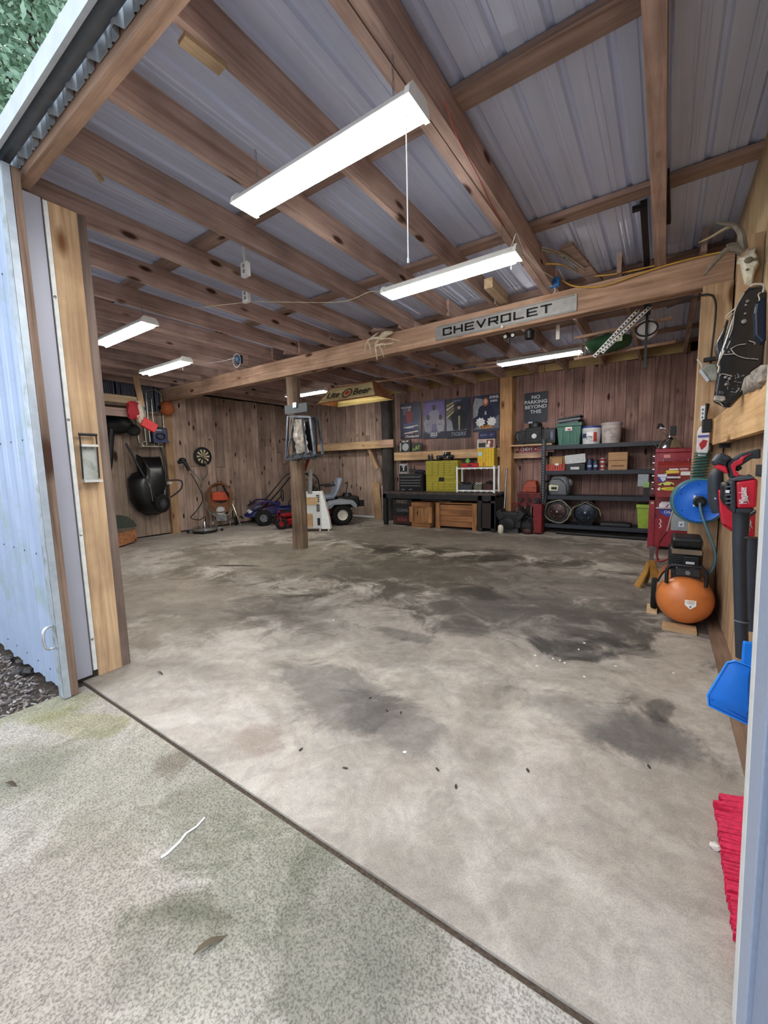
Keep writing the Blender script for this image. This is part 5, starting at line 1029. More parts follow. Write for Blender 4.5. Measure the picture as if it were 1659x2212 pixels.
for s in (-1, 1): G().cbox((.03 + s * .2, 0, .36), (.14, .34, .2), (0, s * .6, 0)).out('cylinder_head', m_blackm, t, bevel=.02)
G().lathe([(.12, 0), (.12, .04), (.04, .05)], face((.03, -.17, .2))).out('pulley', m_black, t); G().box(-.14, .2, -.12, .14, 0, .1).out('oil_pan', m_cast, t); G().lathe([(.04, 0), (.055, .02), (.055, .14), (.03, .17)], Matrix.Translation((-.12, -.22, 0))).out('oil_filter', P('c9c2ae', .5), t, smooth=True)
t = T('duffel_bag', 'black duffel bag slumped on the floor between the engine block and red can', 'bag', (-2.2, 8.26, 0)); G().ell((0, 0, .14), (.16, .14, .15)).rough(.015, 3).out('bag', P('121317', .8), t, smooth=True); G().tube([(-.1, -.08, .2), (0, -.1, .36), (.1, -.08, .2)], .012, smooth=4).out('handle', m_black, t, smooth=True); G().ell((.02, -.1, .06), (.09, .06, .06)).out('pocket', P('3c2220', .7), t, smooth=True)
thing_mesh('canvas_sleeve', 'dark grey rod standing on the floor at the right end of the workbench', 'rod', G().cyl((-2.72, 8.3, 0), (-2.74, 8.62, 1.3), .018), m_steel)
# ================================================================ BLACK RACK
t = T('steel_rack', 'wide black steel shelving rack with four tiers against the back wall', 'rack', (-.93, 8.72, 0)); hw, hd = 1.04, .24
m_rk = P('1b212b', .45, var=.2)
for z in (1.72, 1.235, .75, .19):
    G().box(-hw, hw, -hd, -hd + .03, z - .075, z).out('shelf_beam', m_rk, t); G().box(-hw, hw, hd - .03, hd, z - .075, z).out('shelf_beam', m_rk, t)
    G().box(-hw + .03, hw - .03, -hd + .02, hd - .02, z - .02, z - .004).out('shelf_board', m_rk, t)
for x in (-hw, hw):
    for y in (-hd, hd):
        G().box(x - .035, x + .035, y - .025, y + .025, 0, 1.86 if x < 0 else 1.74).out('post', m_rk, t)
        if y < 0 and x < 0:
            g = G()
            for i in range(34): g.cbox((x, y - .026, .06 + i * .053), (.012, .003, .028))
            g.out('slot', P('8d8f93', .5), t, kind='stuff')
    for z in (.5, 1.0, 1.5): G().box(x - .012, x + .012, -hd, hd, z, z + .03).out('side_brace', m_rk, t)
Z1, Z2, Z3, Z4 = 1.716, 1.231, .746, .186
def tub(nm, lab, cat, x, y, z, w_, d, h, col, lid=None, k=.85):
    t = T(nm, lab, cat, (x, y, z)); G().loft([[(-w_ * q, -d * q, zz), (w_ * q, -d * q, zz), (w_ * q, d * q, zz), (-w_ * q, d * q, zz)] for q, zz in ((k, 0), (1, h * .82), (1.0, h * .84))]).out('body', P(col, .5), t, bevel=.012)
    if lid: G().box(-w_ * 1.07, w_ * 1.07, -d * 1.07, d * 1.07, h * .84, h).out('lid', P(lid, .5), t, bevel=.012)
    return t
t = tub('storage_tote', 'green plastic storage tote with handle grips on the top rack shelf', 'storage box', -1.53, 8.72, Z1, .215, .2, .42, '3a6357', '33574d')
for x in (-.12, 0, .12): G().box(x - .012, x + .012, -.2, -.175, .03, .32).out('rib', P('376b5e', .5), t)
G().box(-.06, .06, -.222, -.205, .27, .34).out('latch', P('ccd0cf', .5), t); G().box(-.02, .04, -.226, -.222, .28, .31).out('red_mark', m_red, t)
t = T('tray_stack', 'two flat grey trays stacked slanting on the green tote', 'tray', (-1.54, 8.72, Z1 + .425)); G().cbox((0, 0, .055), (.4, .3, .05), (0, -.08, 0)).out('lower_tray', P('5a5f66', .5), t, bevel=.01); G().cbox((0, 0, .1), (.42, .31, .03), (0, -.12, 0)).out('upper_tray', P('22262c', .5), t, bevel=.008); G().box(-.15, .15, -.1, .1, 0, .035).out('spacer', P('5a5f66', .5), t)
def bucket(x, lab, col, lid, h, r_, marks):
    t = T('bucket', lab, 'bucket', (x, 8.68, Z1), group=None); G().lathe([(r_ * .88, 0), (r_ * .9, .01), (r_, h * .88), (r_ * 1.03, h * .885), (r_ * 1.03, h * .91), (r_, h * .915), (r_, h)], n=28).out('body', P(col, .5, var=.12, dirt=marks), t, smooth=True)
    G().lathe([(r_ * 1.05, h - .03), (r_ * 1.05, h + .005), (r_ * .9, h + .008)], n=28).out('lid', P(lid, .5), t, smooth=True)
    G().tube([(r_ * cos(a), -r_ * .2 - .02, h * .93 - .05 * sin(a)) for a in [k * pi / 8 for k in range(9)]], .004, n=5).out('bail', m_steel, t); return t, r_, h
t, r_, h = bucket(-1.16, 'white bucket with blue lid and red and white label on the top rack shelf', 'cfd2d4', '2c3d82', .33, .165, 'a8a9aa')
for (a0, a1, z0, z1, c_) in ((-1.95, -1.25, .08, .22, 'e8e8e6'), (-1.2, -.9, .05, .22, 'b3352e'), (-2.5, -2.0, .12, .2, '35405f'), (-1.95, -1.3, .09, .15, '5a6470')):
    G().loft([[((r_ * .99 + dr) * cos(a), (r_ * .99 + dr) * sin(a), z) for a, z in [(a0 + (a1 - a0) * k / 5, z0) for k in range(6)] + [(a1 - (a1 - a0) * k / 5, z1) for k in range(6)]] for dr in (-.02, .004)]).out('label_patch', P(c_, .5), t)
bucket(-.83, 'paint-spattered off-white bucket right of the labelled one on the top rack shelf', 'b7aca8', 'a9a0a0', .37, .168, '77706e')
# second tier
t = T('red_crate', 'low red slotted crate holding a cardboard flap on the second rack shelf', 'crate', (-1.75, 8.62, Z2)); G().box(-.17, .17, -.11, .11, 0, .03).out('base', P('8e2c26', .5), t)
for i in range(8): G().box(-.17 + i * .0425, -.142 + i * .0425, -.115, -.1, .0, .13).out('slat', P('a83a30', .5), t)
for s in (-1, 1): G().box(s * .165 - .008, s * .165 + .008, -.11, .11, 0, .13).out('side', P('8e2c26', .5), t)
G().box(-.15, .15, .05, .06, .03, .28).out('cardboard', P('8b6a48', .8), t); G().box(-.08, .1, -.02, .02, .03, .25).out('cardboard', P('a07c56', .8), t); G().ell((.02, -.1, .12), (.045, .03, .03)).out('white_spool', P('d8d8d6', .5), t)
t = T('black_tray', 'black tray carrying a tilted white perforated basket on the second rack shelf', 'tray', (-1.4, 8.62, Z2)); G().box(-.17, .17, -.11, .11, 0, .13).out('tray', m_black, t, bevel=.01); G().box(-.08, .07, -.118, -.11, .02, .07).out('label', P('b9bcc0', .5), t)
t = T('white_basket', 'white perforated plastic basket standing tilted in the black tray', 'basket', (-1.41, 8.62, Z2 + .13)); G().cbox((0, 0, .09), (.36, .16, .17), (0, -.08, 0)).out('body', P('c9cccd', .5), t, bevel=.015)
g = G()
for i in range(11):
    for j in range(5): g.cbox((-.15 + i * .03, -.082, .03 + j * .028 + i * .0024), (.014, .006, .014), (0, -.08, 0))
g.out('hole', P('6a6e74', .5), t, kind='stuff')
for k, (x, c_, r_, h, lab) in enumerate(((-1.16, '1e2a4e', .055, .2, 'dark blue canister left of two stacked on the second rack shelf'), (-1.06, '1c2231', .05, .17, 'dark canister beside the dark blue one on the second rack shelf'))):
    t = T('canister', lab, 'can', (x, 8.6, Z2)); G().lathe([(r_, 0), (r_, h * .85), (r_ * .9, h * .9), (r_ * .9, h)], n=18).out('body', P(c_, .4), t, smooth=True); G().lathe([(r_ * .95, h), (r_ * .95, h + .02)], n=18).out('lid', m_black, t)
    G().box(-r_ * .6, r_ * .6, -r_ - .003, -r_ * .7, .06, .1).out('label', P('8d96b5', .5), t)
for k in range(3):
    t = T('food_can', ('lowest', 'middle', 'topmost')[k] + ' red labelled can of the short stack on the second rack shelf', 'can', (-.945, 8.6, Z2 + k * .075)); G().lathe([(.05, 0), (.052, .004), (.05, .01), (.05, .062), (.052, .068), (.05, .073)], n=18).out('body', P('b9b9b6', .3, .7), t, smooth=True); G().lathe([(.0508, .014), (.0508, .058)], n=18, caps=False).out('label', P('8d2f34', .5), t, smooth=True)
t = T('cardboard_box', 'brown cardboard box with one flap fold on the second rack shelf', 'box', (-.7, 8.66, Z2)); mcb = P('a68260', .8, var=.08); G().box(-.15, .15, -.12, .12, 0, .17).out('body', mcb, t); G().box(-.152, .152, -.122, .12, .175, .32).out('upper_part', mcb, t); G().box(-.15, .15, -.124, -.12, .168, .177).out('seam', P('5c432e', .8), t); G().box(-.1, .1, -.1225, -.12, .06, .09).out('print', P('7b5c40', .8), t)
# third tier: helmet-like shop vac
t = T('backpack', 'grey rounded backpack-like case with pale logo patch on the third rack shelf', 'bag', (-1.68, 8.62, Z3))
g = G(); g.loft([[(x * k, y * k - .03, z) for x, y in ((-.2, -.1), (.17, -.12), (.2, .08), (-.16, .1))] for k, z in ((.9, 0), (1, .1), (1, .25), (.8, .34), (.55, .38))]); g.out('body', P('5d6066', .5, var=.15), t, bevel=.04, smooth=True)
G().prism([(-.17, .1), (-.01, .1), (0, .2), (-.14, .22), (-.18, .2)], .012, face((0, -.155, 0))).out('logo_patch', P('c9c6a8', .5), t); G().prism([(-.13, .125), (-.03, .125), (-.03, .175), (-.13, .175)], .012, face((0, -.165, 0))).out('logo_mark', m_black, t)
G().tube([(-.18, -.1, .3), (0, -.13, .33), (.12, -.14, .22), (.15, -.14, .05)], .01, smooth=4).out('piping', m_black, t); G().ell((.14, .02, .24), (.09, .1, .1)).out('side_pocket', P('74777b', .5), t, smooth=True)
# bell housings
for x, r_, c_, lab in ((-1.7, .22, '3a2624', 'round gearbox bell housing with pale scalloped rim on the bottom rack shelf'), (-1.2, .22, '1d2433', 'dark bell housing with angular top rim, right of the scalloped one')):
    t = T('bell_housing', lab, 'gearbox', (x, 8.6, Z4 if x < -1.5 else Z4)); m_ = face((0, -.1, .25))
    G().lathe([(r_ * .75, -.2), (r_ * .9, -.06), (r_, 0), (r_ * .93, .01), (r_ * .85, -.05), (.03, -.05)], m_, n=30).out('bell', m_cast if x < -1.5 else m_blackm, t, smooth=True)
    if x < -1.5: G().tube([m_ @ V(((r_ * 1.08 + .012 * sin(6 * a)) * cos(a), (r_ * 1.0 + .012 * cos(5 * a)) * sin(a), .012)) for a in [k * pi / 24 for k in range(48)]], .009, closed=True, n=6).out('rim', P('8f8a72', .5), t)
    else:
        G().tube([m_ @ V(p) for p in ((-.26, -.08, .012), (-.25, .02, .012), (-.22, .08, .012), (0, .2, .012), (.22, .08, .012), (.25, .02, .012), (.26, -.06, .012))], .007, n=6).out('rim', P('8f8a72', .5), t)
    G().lathe([(.16, -.03), (.155, .0), (.1, .012), (.05, .02), (.03, .03), (.001, .03)], m_, n=28).out('converter', P(c_, .4, .3, var=.3), t, smooth=True); G().cyl(m_ @ V((0, 0, .03)), m_ @ V((0, 0, .045)), .018).out('hub', m_steel, t)
    g = G()
    for k in range(6): g.ell(m_ @ V((.11 * cos(k * pi / 3), .11 * sin(k * pi / 3), .01)), (.012, .008, .012), n=8)
    g.out('bolt', m_steel, t); G().box(-.12, .12, -.05, .2, 0, .08).out('pan', m_blackm, t, bevel=.01)
t = T('oil_tray', 'flat black drain tray lying on the bottom rack shelf', 'tray', (-.7, 8.62, Z4)); G().box(-.25, .25, -.14, .14, 0, .07).out('tray', m_black, t, bevel=.02); G().box(-.2, .2, -.1, .1, .07, .08).out('rim', m_blackm, t)
thing_mesh('floor_pipe', 'dark pipe lying along the floor under the black rack', 'pipe', G().cyl((-1.7, 8.42, .03), (-.2, 8.36, .03), .025), m_blackm)
t = tub('cooler', 'lime green cooler standing at the right end of the bottom rack shelf', 'cooler', -.2, 8.62, Z4, .17, .13, .43, '8da43a', '8da43a', .84); G().box(-.09, .03, -.13, -.118, .08, .25).out('logo_patch', P('8aa32a', .5), t); G().tube([(.14, -.12, .3), (.1, -.16, .2), (.1, -.16, .08), (.13, -.13, .06)], .012).out('handle', m_black, t)
t = T('grey_bin', 'grey translucent storage bin with green clip standing on the third rack shelf beside the red chest', 'storage box', (-.28, 8.3, Z3)); 
bpy.data.objects.remove(t)
t = T('spray_tank', 'pale grey plastic sheet holder clipped at the left side of the red tool chest', 'holder', (-.23, 7.5, .86)); G().box(-.1, .045, -.06, .06, .13, .32).out('sheet', P('8b949b', .5), t, bevel=.01); G().box(-.02, .05, -.08, -.06, .12, .2).out('green_clip', P('7da35a', .5), t); G().box(-.02, .05, -.05, .05, -.03, .13).out('bracket', m_black, t)

# ================================================================ RED TOOL CHEST
m_rc = P('8a1c2b', .4, var=.12, coat=.15, dirt='641420'); m_rd = P('7d2423', .5, var=.15)
t = T('tool_cabinet', 'tall red two-part tool cabinet with stickered side beside the right wall', 'tool cabinet', (.09, 7.5, 0))
G().box(-.26, .25, .03, .7, .06, .82).out('lower_cabinet', m_rc, t, bevel=.006); G().box(-.26, -.18, 0, .05, .03, .84).out('side_post', m_rc, t, bevel=.004); G().box(-.26, .25, 0, .03, .78, .84).out('top_rail', m_rc, t)
G().box(-.2, .25, .05, .65, .84, 1.5).out('upper_chest', m_rc, t, bevel=.006); G().box(-.21, .26, .04, .66, 1.5, 1.56).out('lid', m_rc, t, bevel=.01)
for i in range(6):
    d_ = G().box(-.215, -.2, .08, .62, .88 + i * .1, .97 + i * .1).out('drawer', m_rc, t); G().box(-.24, -.215, .1, .6, .945 + i * .1, .957 + i * .1).out('handle', m_chrome, d_)
for x, y in ((-.2, .1), (.2, .1), (-.2, .6), (.2, .6)): G().cyl((x - .015, y, .03), (x + .015, y, .03), .03).out('caster', m_black, t)
G().cyl((-.22, -.005, .74), (-.22, .01, .74), .02).out('round_sticker', P('c9b9a0', .5), t)
G().box(-.1, -.02, .035, .05, 1.42, 1.47).out('sticker', P('d68a86', .5), t)
def sticker(t, poly, col, y, nm='sticker'): G().prism(poly, .002, face((0, y, 0))).out(nm, P(col, .45, var=.05), t)
sticker(t, [(-.13, .72), (-.1, .76), (.1, .76), (.13, .72), (.13, .65), (-.13, .65)], 'e8e4e8', .028); sticker(t, [(-.13, .64), (.13, .64), (.1, .56), (0, .53), (-.1, .57)], '2a3f9c', .028); sticker(t, [(-.12, .60), (.12, .60), (.06, .555), (0, .545), (-.08, .575)], '3a52b4', .026)
for k in range(3): sticker(t, [(-.07 + k * .06, .65), (-.05 + k * .06, .65), (.0 + k * .06, .72), (-.02 + k * .06, .72)], 'b8264a', .025)
txt('OIL', .06, m_white, t, (-.02, .022, .6), bold=.001)
G().box(-.17, .1, -.01, .0, .655, .675).out('drawer_handle', P('b4b4b8', .3, .6), t); G().box(-.18, .24, .015, .03, .1, .5).out('lower_panel', m_rc, t)
for k in range(4): sticker(t, [(-.12 + .02 * (k % 2), .49 - k * .035), (-.1 + .02 * (k % 2), .49 - k * .035), (-.11 + .02 * ((k + 1) % 2), .455 - k * .035), (-.12 + .02 * ((k + 1) % 2), .455 - k * .035)], 'd8c8c8', .01, 'scratch_mark')
t = T('side_locker', 'red hanging side box covered in racing stickers on the front of the tool cabinet', 'tool box', (.09, 7.5, .84))
G().loft([[(-.17, y0_, z) if k == 0 else p for k, p in enumerate([(-.17, y0_, z), (.25, y0_, z), (.25, .03, z), (-.17, .03, z)])] for y0_, z in ((-.2, .0), (-.2, .45), (-.16, .5), (-.12, .53))]).out('body', m_rd, t, bevel=.006); G().box(-.175, .255, -.21, .0, .45, .465).out('lid_edge', P('9a2c2c', .5), t)
G().box(-.05, .08, -.208, -.2, .26, .34).out('recess', P('4a1518', .6), t); G().box(-.05, .11, -.23, -.205, .285, .31).out('handle', P('c9c2c6', .3, .6), t)
Y_ = -.202
sticker(t, [(-.09, .37), (-.06, .4), (.09, .39), (.09, .36), (-.05, .35), (-.06, .335), (-.09, .36)], 'd9bd3a', Y_); G().lathe([(.008, 0), (.016, .001), (.016, .003)], face((-.075, -.205, .37)), n=14).out('sticker_hole', P('5a4a20', .6), t)
sticker(t, [(-.03, .4), (.08, .4), (.08, .425), (-.03, .425)], 'd8d6d0', Y_ - .001); txt('', .01, m_black, t, (0, 0, 0)) if 0 else None
sticker(t, [(.1, .4), (.19, .4), (.2, .41), (.2, .42), (.19, .43), (.1, .43), (.09, .415)], 'c9a2a6', Y_); sticker(t, [(.11, .325), (.22, .325), (.22, .38), (.11, .38)], 'dadadc', Y_)
sticker(t, [(-.17, .345), (-.05, .345), (-.045, .32), (-.06, .25), (-.1, .22), (-.15, .24), (-.165, .3)], '3c3f8c', Y_); sticker(t, [(-.165, .342), (-.055, .342), (-.05, .305), (-.165, .305)], 'd8d8e6', Y_ - .001); sticker(t, [(-.14, .3), (-.06, .3), (-.07, .255), (-.1, .235)], 'c9ccd6', Y_ - .001)
sticker(t, [(-.16, .19), (-.13, .21), (-.08, .22), (-.05, .235), (.0, .23), (.04, .21), (.03, .185), (-.13, .18)], 'c9cc6a', Y_); 
for x in (-.1, .01): G().lathe([(.016, 0), (.016, .003)], face((x, Y_ - .003, .187)), n=12).out('sticker_wheel', m_black, t)
sticker(t, [(-.12 + .11 * (1 + cos(a)), .13 + .024 * sin(a)) for a in [k * pi / 9 for k in range(18)]], 'd9cb2c', Y_); sticker(t, [(-.165, .125), (-.14, .15), (-.12, .145), (-.13, .13), (-.12, .11), (-.15, .105)], 'd6d6d6', Y_); txt('Control', .032, m_black, t, (-.01, Y_ - .004, .13), shear=.3)
sticker(t, [(-.01, .49), (.05, .49), (.065, .5), (.05, .515), (.0, .515), (-.02, .5)], 'c9ac6c', -.14)
for x in (-.1, .2): G().cyl((x, .015, .52), (x, .015, .56), .01).out('hook', m_steel, t)
# funnel on top
t = T('steel_funnel', 'shiny upturned steel air-cleaner bowl with bent wire on top of the red cabinet', 'funnel', (.05, 7.75, 1.562))
G().lathe([(.15, 0), (.155, .01), (.15, .03), (.12, .1), (.06, .15), (.03, .17), (.03, .2), (.015, .21)], n=30).out('bowl', m_chrome, t, smooth=True); G().tube([(-.04, -.03, .2), (-.1, -.04, .26), (-.13, -.04, .32), (-.05, -.04, .3), (0, -.03, .22), (-.06, -.05, .18)], .006, smooth=4).out('wire_loop', m_chrome, t, smooth=True)
G().box(.0, .08, -.04, .04, .2, .34).out('black_block', m_black, t, bevel=.008); G().tube([(-.14, -.1, .0), (-.2, -.12, .1)], .006).out('stick', m_steel, t)
G().tube([(-.16, -.02, .32), (-.14, 0, .38), (-.1, 0, .36), (-.08, .0, .3)], .015, smooth=3).out('hook', m_blackm, t, smooth=True)
# sheet metal piece & jack
t = T('metal_sheet', 'bent grey sheet metal bracket with square sticker on the right wall under the reel', 'panel', at(1478, 1125, Y=6.6))
G().prism([(-.14, .1), (.02, .1), (.17, .05), (.17, -.13), (-.14, -.13)], .02, face((0, 0, 0))).out('sheet', P('9aa1a6', .45, .4, dirt='7b8083'), t); G().box(-.06, .0, -.026, -.02, -.08, -.01).out('sticker', P('d9dde2', .5), t); G().prism([(-.02, .0), (.02, .02), (.0, -.03)], .004, face((-.03, -.026, -.045))).out('sticker_print', P('6d82b4', .5), t); G().beam((-.16, -.02, .1), (.14, -.02, .12), .02, .02).out('lip', m_steel, t)
G().box(-.1, .3, .0, .02, -.02, .0).out('wall_arm', m_steel, t)
t = T('jack_stand', 'yellow steel jack stand with ratchet post on the floor beside the compressor', 'jack stand', (-.075, 5.3, 0), .2)
m_js = P('9c7236', .5, var=.2, dirt='6b4d2a')
for a in (0, 90, 180, 270):
    m_ = Matrix.Rotation(radians(a + 20), 4, 'Z'); G().loft([[m_ @ V(p) for p in q] for q in ([(.15, -.05, 0), (.15, .05, 0), (.125, .05, 0), (.125, -.05, 0)], [(.06, -.04, .17), (.06, .04, .17), (.045, .035, .17), (.045, -.035, .17)], [(.035, -.03, .27), (.035, .03, .27), (.02, .025, .27), (.02, -.025, .27)])]).out('leg', m_js, t)
G().box(-.035, .035, -.03, .03, .22, .3).out('collar', m_js, t); G().box(-.012, .018, -.015, .015, .2, .43).out('ratchet_post', m_steel, t); G().loft([[(-.035, -.02, .45), (.04, -.02, .45), (.04, .02, .45), (-.035, .02, .45)], [(-.02, -.02, .41), (.025, -.02, .41), (.025, .02, .41), (-.02, .02, .41)]]).out('saddle', m_steel, t); G().tube([(.03, -.03, .28), (.06, -.05, .33)], .008).out('ratchet_handle', P('8a3c2c', .5), t)
g = G()
for k in range(9): g.box(-.02, -.012, -.012, .012, .3 + k * .012, .306 + k * .012)
g.out('tooth', m_steel, t)

# ================================================================ COMPRESSOR
t = T('air_compressor', 'orange horizontal tank air compressor with black pump on top by the right wall', 'air compressor', (.185, 4.0, 0))
m_or = P('c8743a', .35, var=.1, scale=5, dirt='a35a2c', coat=.2); R0 = .2; zc = .235
mt_ = Matrix.Translation((0, 0, zc)) @ Euler((-pi / 2, 0, 0)).to_matrix().to_4x4()
G().lathe([(.001, -.005), (.07, .0), (.13, .02), (.172, .05), (.192, .09), (R0, .14), (R0, .72), (.165, .8), (.1, .84), (.001, .85)], mt_, n=40).out('tank', m_or, t, smooth='all')
G().lathe([(R0 + .002, .128), (R0 + .004, .134), (R0 + .002, .14)], mt_, n=40, caps=False).out('weld_seam', P('9a5527', .5), t, smooth=True)
sh = [(-.037, .03), (.037, .03), (.037, -.012), (0, -.045), (-.037, -.012)]
G().prism(sh, .003, face((.035, -.002, zc + .005), (pi / 2 - .06, 0, 0))).out('warning_label', P('e6e4df', .5), t); G().prism([(-.008, -.02), (.008, -.02), (0, -.034)], .003, face((.035, -.005, zc + .006))).out('label_mark', m_black, t)
txt('WARNING', .012, P('b88a30', .5), t, (.035, -.008, zc + .025)); G().box(.01, .06, -.0065, -.004, zc + .008, zc + .01).out('label_line', m_cast, t)
G().loft([[(R0 * 1.003 * cos(a), y, zc + R0 * 1.003 * sin(a)) for a, y in ((2.35, .2), (2.75, .2), (2.75, .4), (2.35, .4))], [(R0 * 1.02 * cos(a), y, zc + R0 * 1.02 * sin(a)) for a, y in ((2.35, .2), (2.75, .2), (2.75, .4), (2.35, .4))]]).out('side_label', P('9a9287', .5), t)
pr = R0 + zc
G().box(-.1, .1, .12, .5, pr - .03, pr + .02).out('saddle_plate', m_blackm, t)
G().box(-.12, .12, .32, .62, pr + .02, pr + .2).out('motor_shroud', P('151516', .4), t, bevel=.03); G().box(-.105, .115, .3, .6, pr + .2, pr + .29).out('top_cover', P('1a1817', .4), t, bevel=.025)
G().box(-.1, .11, .29, .31, pr + .15, pr + .19).out('dusty_panel', P('6d5f50', .7), t)
g = G()
for k in range(11): g.box(-.095 + k * .019, -.085 + k * .019, .285, .3, pr + .22, pr + .265)
g.out('vent_slot', P('050506', .6), t)
g = G()
for k in range(7): g.box(-.125, -.02, .3, .32, pr + .03 + k * .016, pr + .036 + k * .016)
g.out('grille_bar', P('2d2e30', .4), t)
G().box(-.02, .09, .26, .31, pr + .06, pr + .14).out('pressure_switch', m_black, t, bevel=.008); G().box(0, .06, .255, .26, pr + .075, pr + .095).out('label', P('cfd2d6', .5), t)
G().box(-.07, .1, .1, .28, pr + .0, pr + .07).out('regulator_box', P('1f2023', .3, spec=.7), t, bevel=.01); G().cyl((.01, .09, pr + .04), (.01, .07, pr + .04), .018).out('gauge', m_steel, t); G().cyl((.01, .16, pr + .07), (.01, .16, pr + .09), .02).out('knob', m_black, t)
G().tube([(-.13, .06, pr - .06), (-.13, .06, pr + .06), (-.1, .06, pr + .1), (.1, .06, pr + .1), (.13, .06, pr + .06), (.13, .06, pr - .06)], .014, n=10).out('handle', m_black, t, smooth=True)
G().tube([(-.1, .3, pr + .02), (-.15, .2, pr + .0), (-.19, .25, zc + .1)], .008, smooth=3).out('fuel_line', m_black, t)
wheel(t, (-.215, .5, .15), .15, .05, None, knob=False, ax=(0, pi / 2, 0)); G().cyl((-.24, .5, .15), (.15, .5, .15), .01).out('axle', m_steel, t); G().box(-.1, .1, .3, .36, .0, .06).out('front_foot', m_blackm, t)
tag(G().box(.04, .27, 3.96, 4.1, 0, .03).out('wood_block', m_pine), 'short pine board on the floor in front of the orange compressor tank', 'board')
tag(G().box(-.08, .0, 4.35, 4.55, .0, .03).out('wood_block', m_pine), 'small wood scrap under the compressor wheel side', 'board')
# ================================================================ HOSE REEL
c = at(1511, 1083, Y=4.55); t = T('hose_reel', 'bright blue air hose reel mounted on the right wall above the compressor', 'hose reel', c); m_rb = P('1763c9', .35, var=.06)
mR = face((0, 0, 0)); rr_ = .185
G().lathe([(rr_ * .98, 0), (rr_, .006), (rr_ * .97, .016), (rr_ * .9, .01), (.06, .012), (.05, .02), (.001, .02)], mR, n=44).out('side_disc', m_rb, t, smooth=True); G().lathe([(rr_ * .98, -.1), (rr_, -.094), (rr_ * .98, -.088)], mR, n=44).out('back_disc', m_rb, t, smooth=True)
g = G()
for k in range(4):
    for j in range(2): g.tube([mR @ V(((rr_ * (1.04 - .08 * j)) * cos(a) - .004 * k, (rr_ * (1.04 - .08 * j)) * sin(a), -.018 - k * .022)) for a in [i * pi / 18 for i in range(36)]], .012, closed=True, n=8)
g.out('wound_hose', P('3f6f78', .5), t, smooth='all')
G().lathe([(.05, .02), (.05, .045), (.035, .05), (.03, .03), (.001, .03)], mR, n=24).out('hub', m_black, t, smooth=True)
for a in range(6): G().ell(mR @ V((.15 * cos(a * 1.05 + .6), .15 * sin(a * 1.05 + .6), .012)), (.005, .003, .005), n=6).out('bolt_hole', m_black, t)
G().box(-.045, -.03, -.02, -.014, -.045, .055).out('white_label', m_white, t); G().box(-.04, .1, -.016, -.013, .06, .064).out('moulded_line', P('0f4fa8', .4), t); G().box(-.03, .12, -.016, -.013, -.09, -.087).out('moulded_line', P('0f4fa8', .4), t)
G().box(.0, .14, .1, .14, -.08, .08).out('wall_bracket', m_blackm, t)
cable('grey-blue air hose drooping from the reel hub down to the compressor', [c + V((.0, -.04, -.01)), c + V((.02, -.06, -.12)), at(1541, 1180, Y=4.45), at(1545, 1210, Y=4.42), at(1535, 1235, Y=4.4), at(1518, 1243, Y=4.36)], .011, P('4f7480', .5), 'air_hose', 'hose')
cable('thin black whip hose running from the reel rim down behind the compressor', [at(1470, 1056, Y=4.62), at(1458, 1090, Y=4.62), at(1450, 1115, Y=4.64), at(1441, 1148, Y=4.66)], .007, P('9a948c', .5), 'air_hose', 'hose')
cable('dark lower end of the whip hose hanging beside the red cabinet', [at(1441, 1148, Y=4.66), at(1425, 1170, Y=4.7), at(1419, 1195, Y=4.7), at(1424, 1212, Y=4.7), at(1445, 1207, Y=4.66)], .009, m_redold, 'air_hose', 'hose')
# coiled green hose
p0, p1 = at(1519, 975, Y=4.74), at(1507, 1040, Y=4.74); pts = []
for i in range(10 * 14):
    q_ = i / (10 * 14); a = i / 14 * 2 * pi; cc = p0.lerp(p1, q_); pts.append(cc + V((.06 * cos(a), .05 * sin(a), 0)))
t = T('coiled_hose', 'dark green spiral air hose hanging over the reel from the right post', 'hose', (0, 0, 0)); G().tube(pts, .0065, n=6).out('coil', P('2f5a55', .4), t, smooth='all')
G().tube([p0 + V((.06, 0, 0)), p0 + V((.05, -.02, .06)), p0 + V((-.02, -.02, .1)), p0 + V((-.01, 0, .2)), p0 + V((.02, 0, .42))], .008, smooth=4).out('lead', m_bk, t, smooth='all')
t = T('hanging_pouch', 'white and red printed pouch hanging on the right timber post above the coiled hose', 'pouch', at(1519, 945, Y=4.72))
G().loft([[(-.045 * k, -.02 * k, z), (.045 * k, -.02 * k, z), (.045 * k, .02, z), (-.045 * k, .02, z)] for k, z in ((.6, -.17), (1, -.12), (1, .05), (.6, .1))]).out('pouch', P('d8d4d6', .5, dirt='a9a0b4'), t, bevel=.01); G().prism([(-.03, -.06), (0, -.02), (.03, -.03), (.02, -.08), (-.01, -.11)], .003, face((0, -.021, 0))).out('red_print', m_red, t); G().box(-.04, .04, -.024, -.02, .0, .02).out('blue_print', P('4a4f9a', .5), t)
G().box(-.015, .055, -.03, .0, .04, .16).out('black_clip', m_black, t, bevel=.008); G().tube([(.01, -.01, .15), (.01, -.01, .3)], .01).out('strap', m_bk, t); G().box(-.03, .0, -.01, .0, .15, .28).out('paper_tag', P('cfd6da', .6), t)
for k in range(3): G().box(-.02, -.01, -.013, -.01, .17 + k * .035, .185 + k * .035).out('tag_print', m_cast, t)

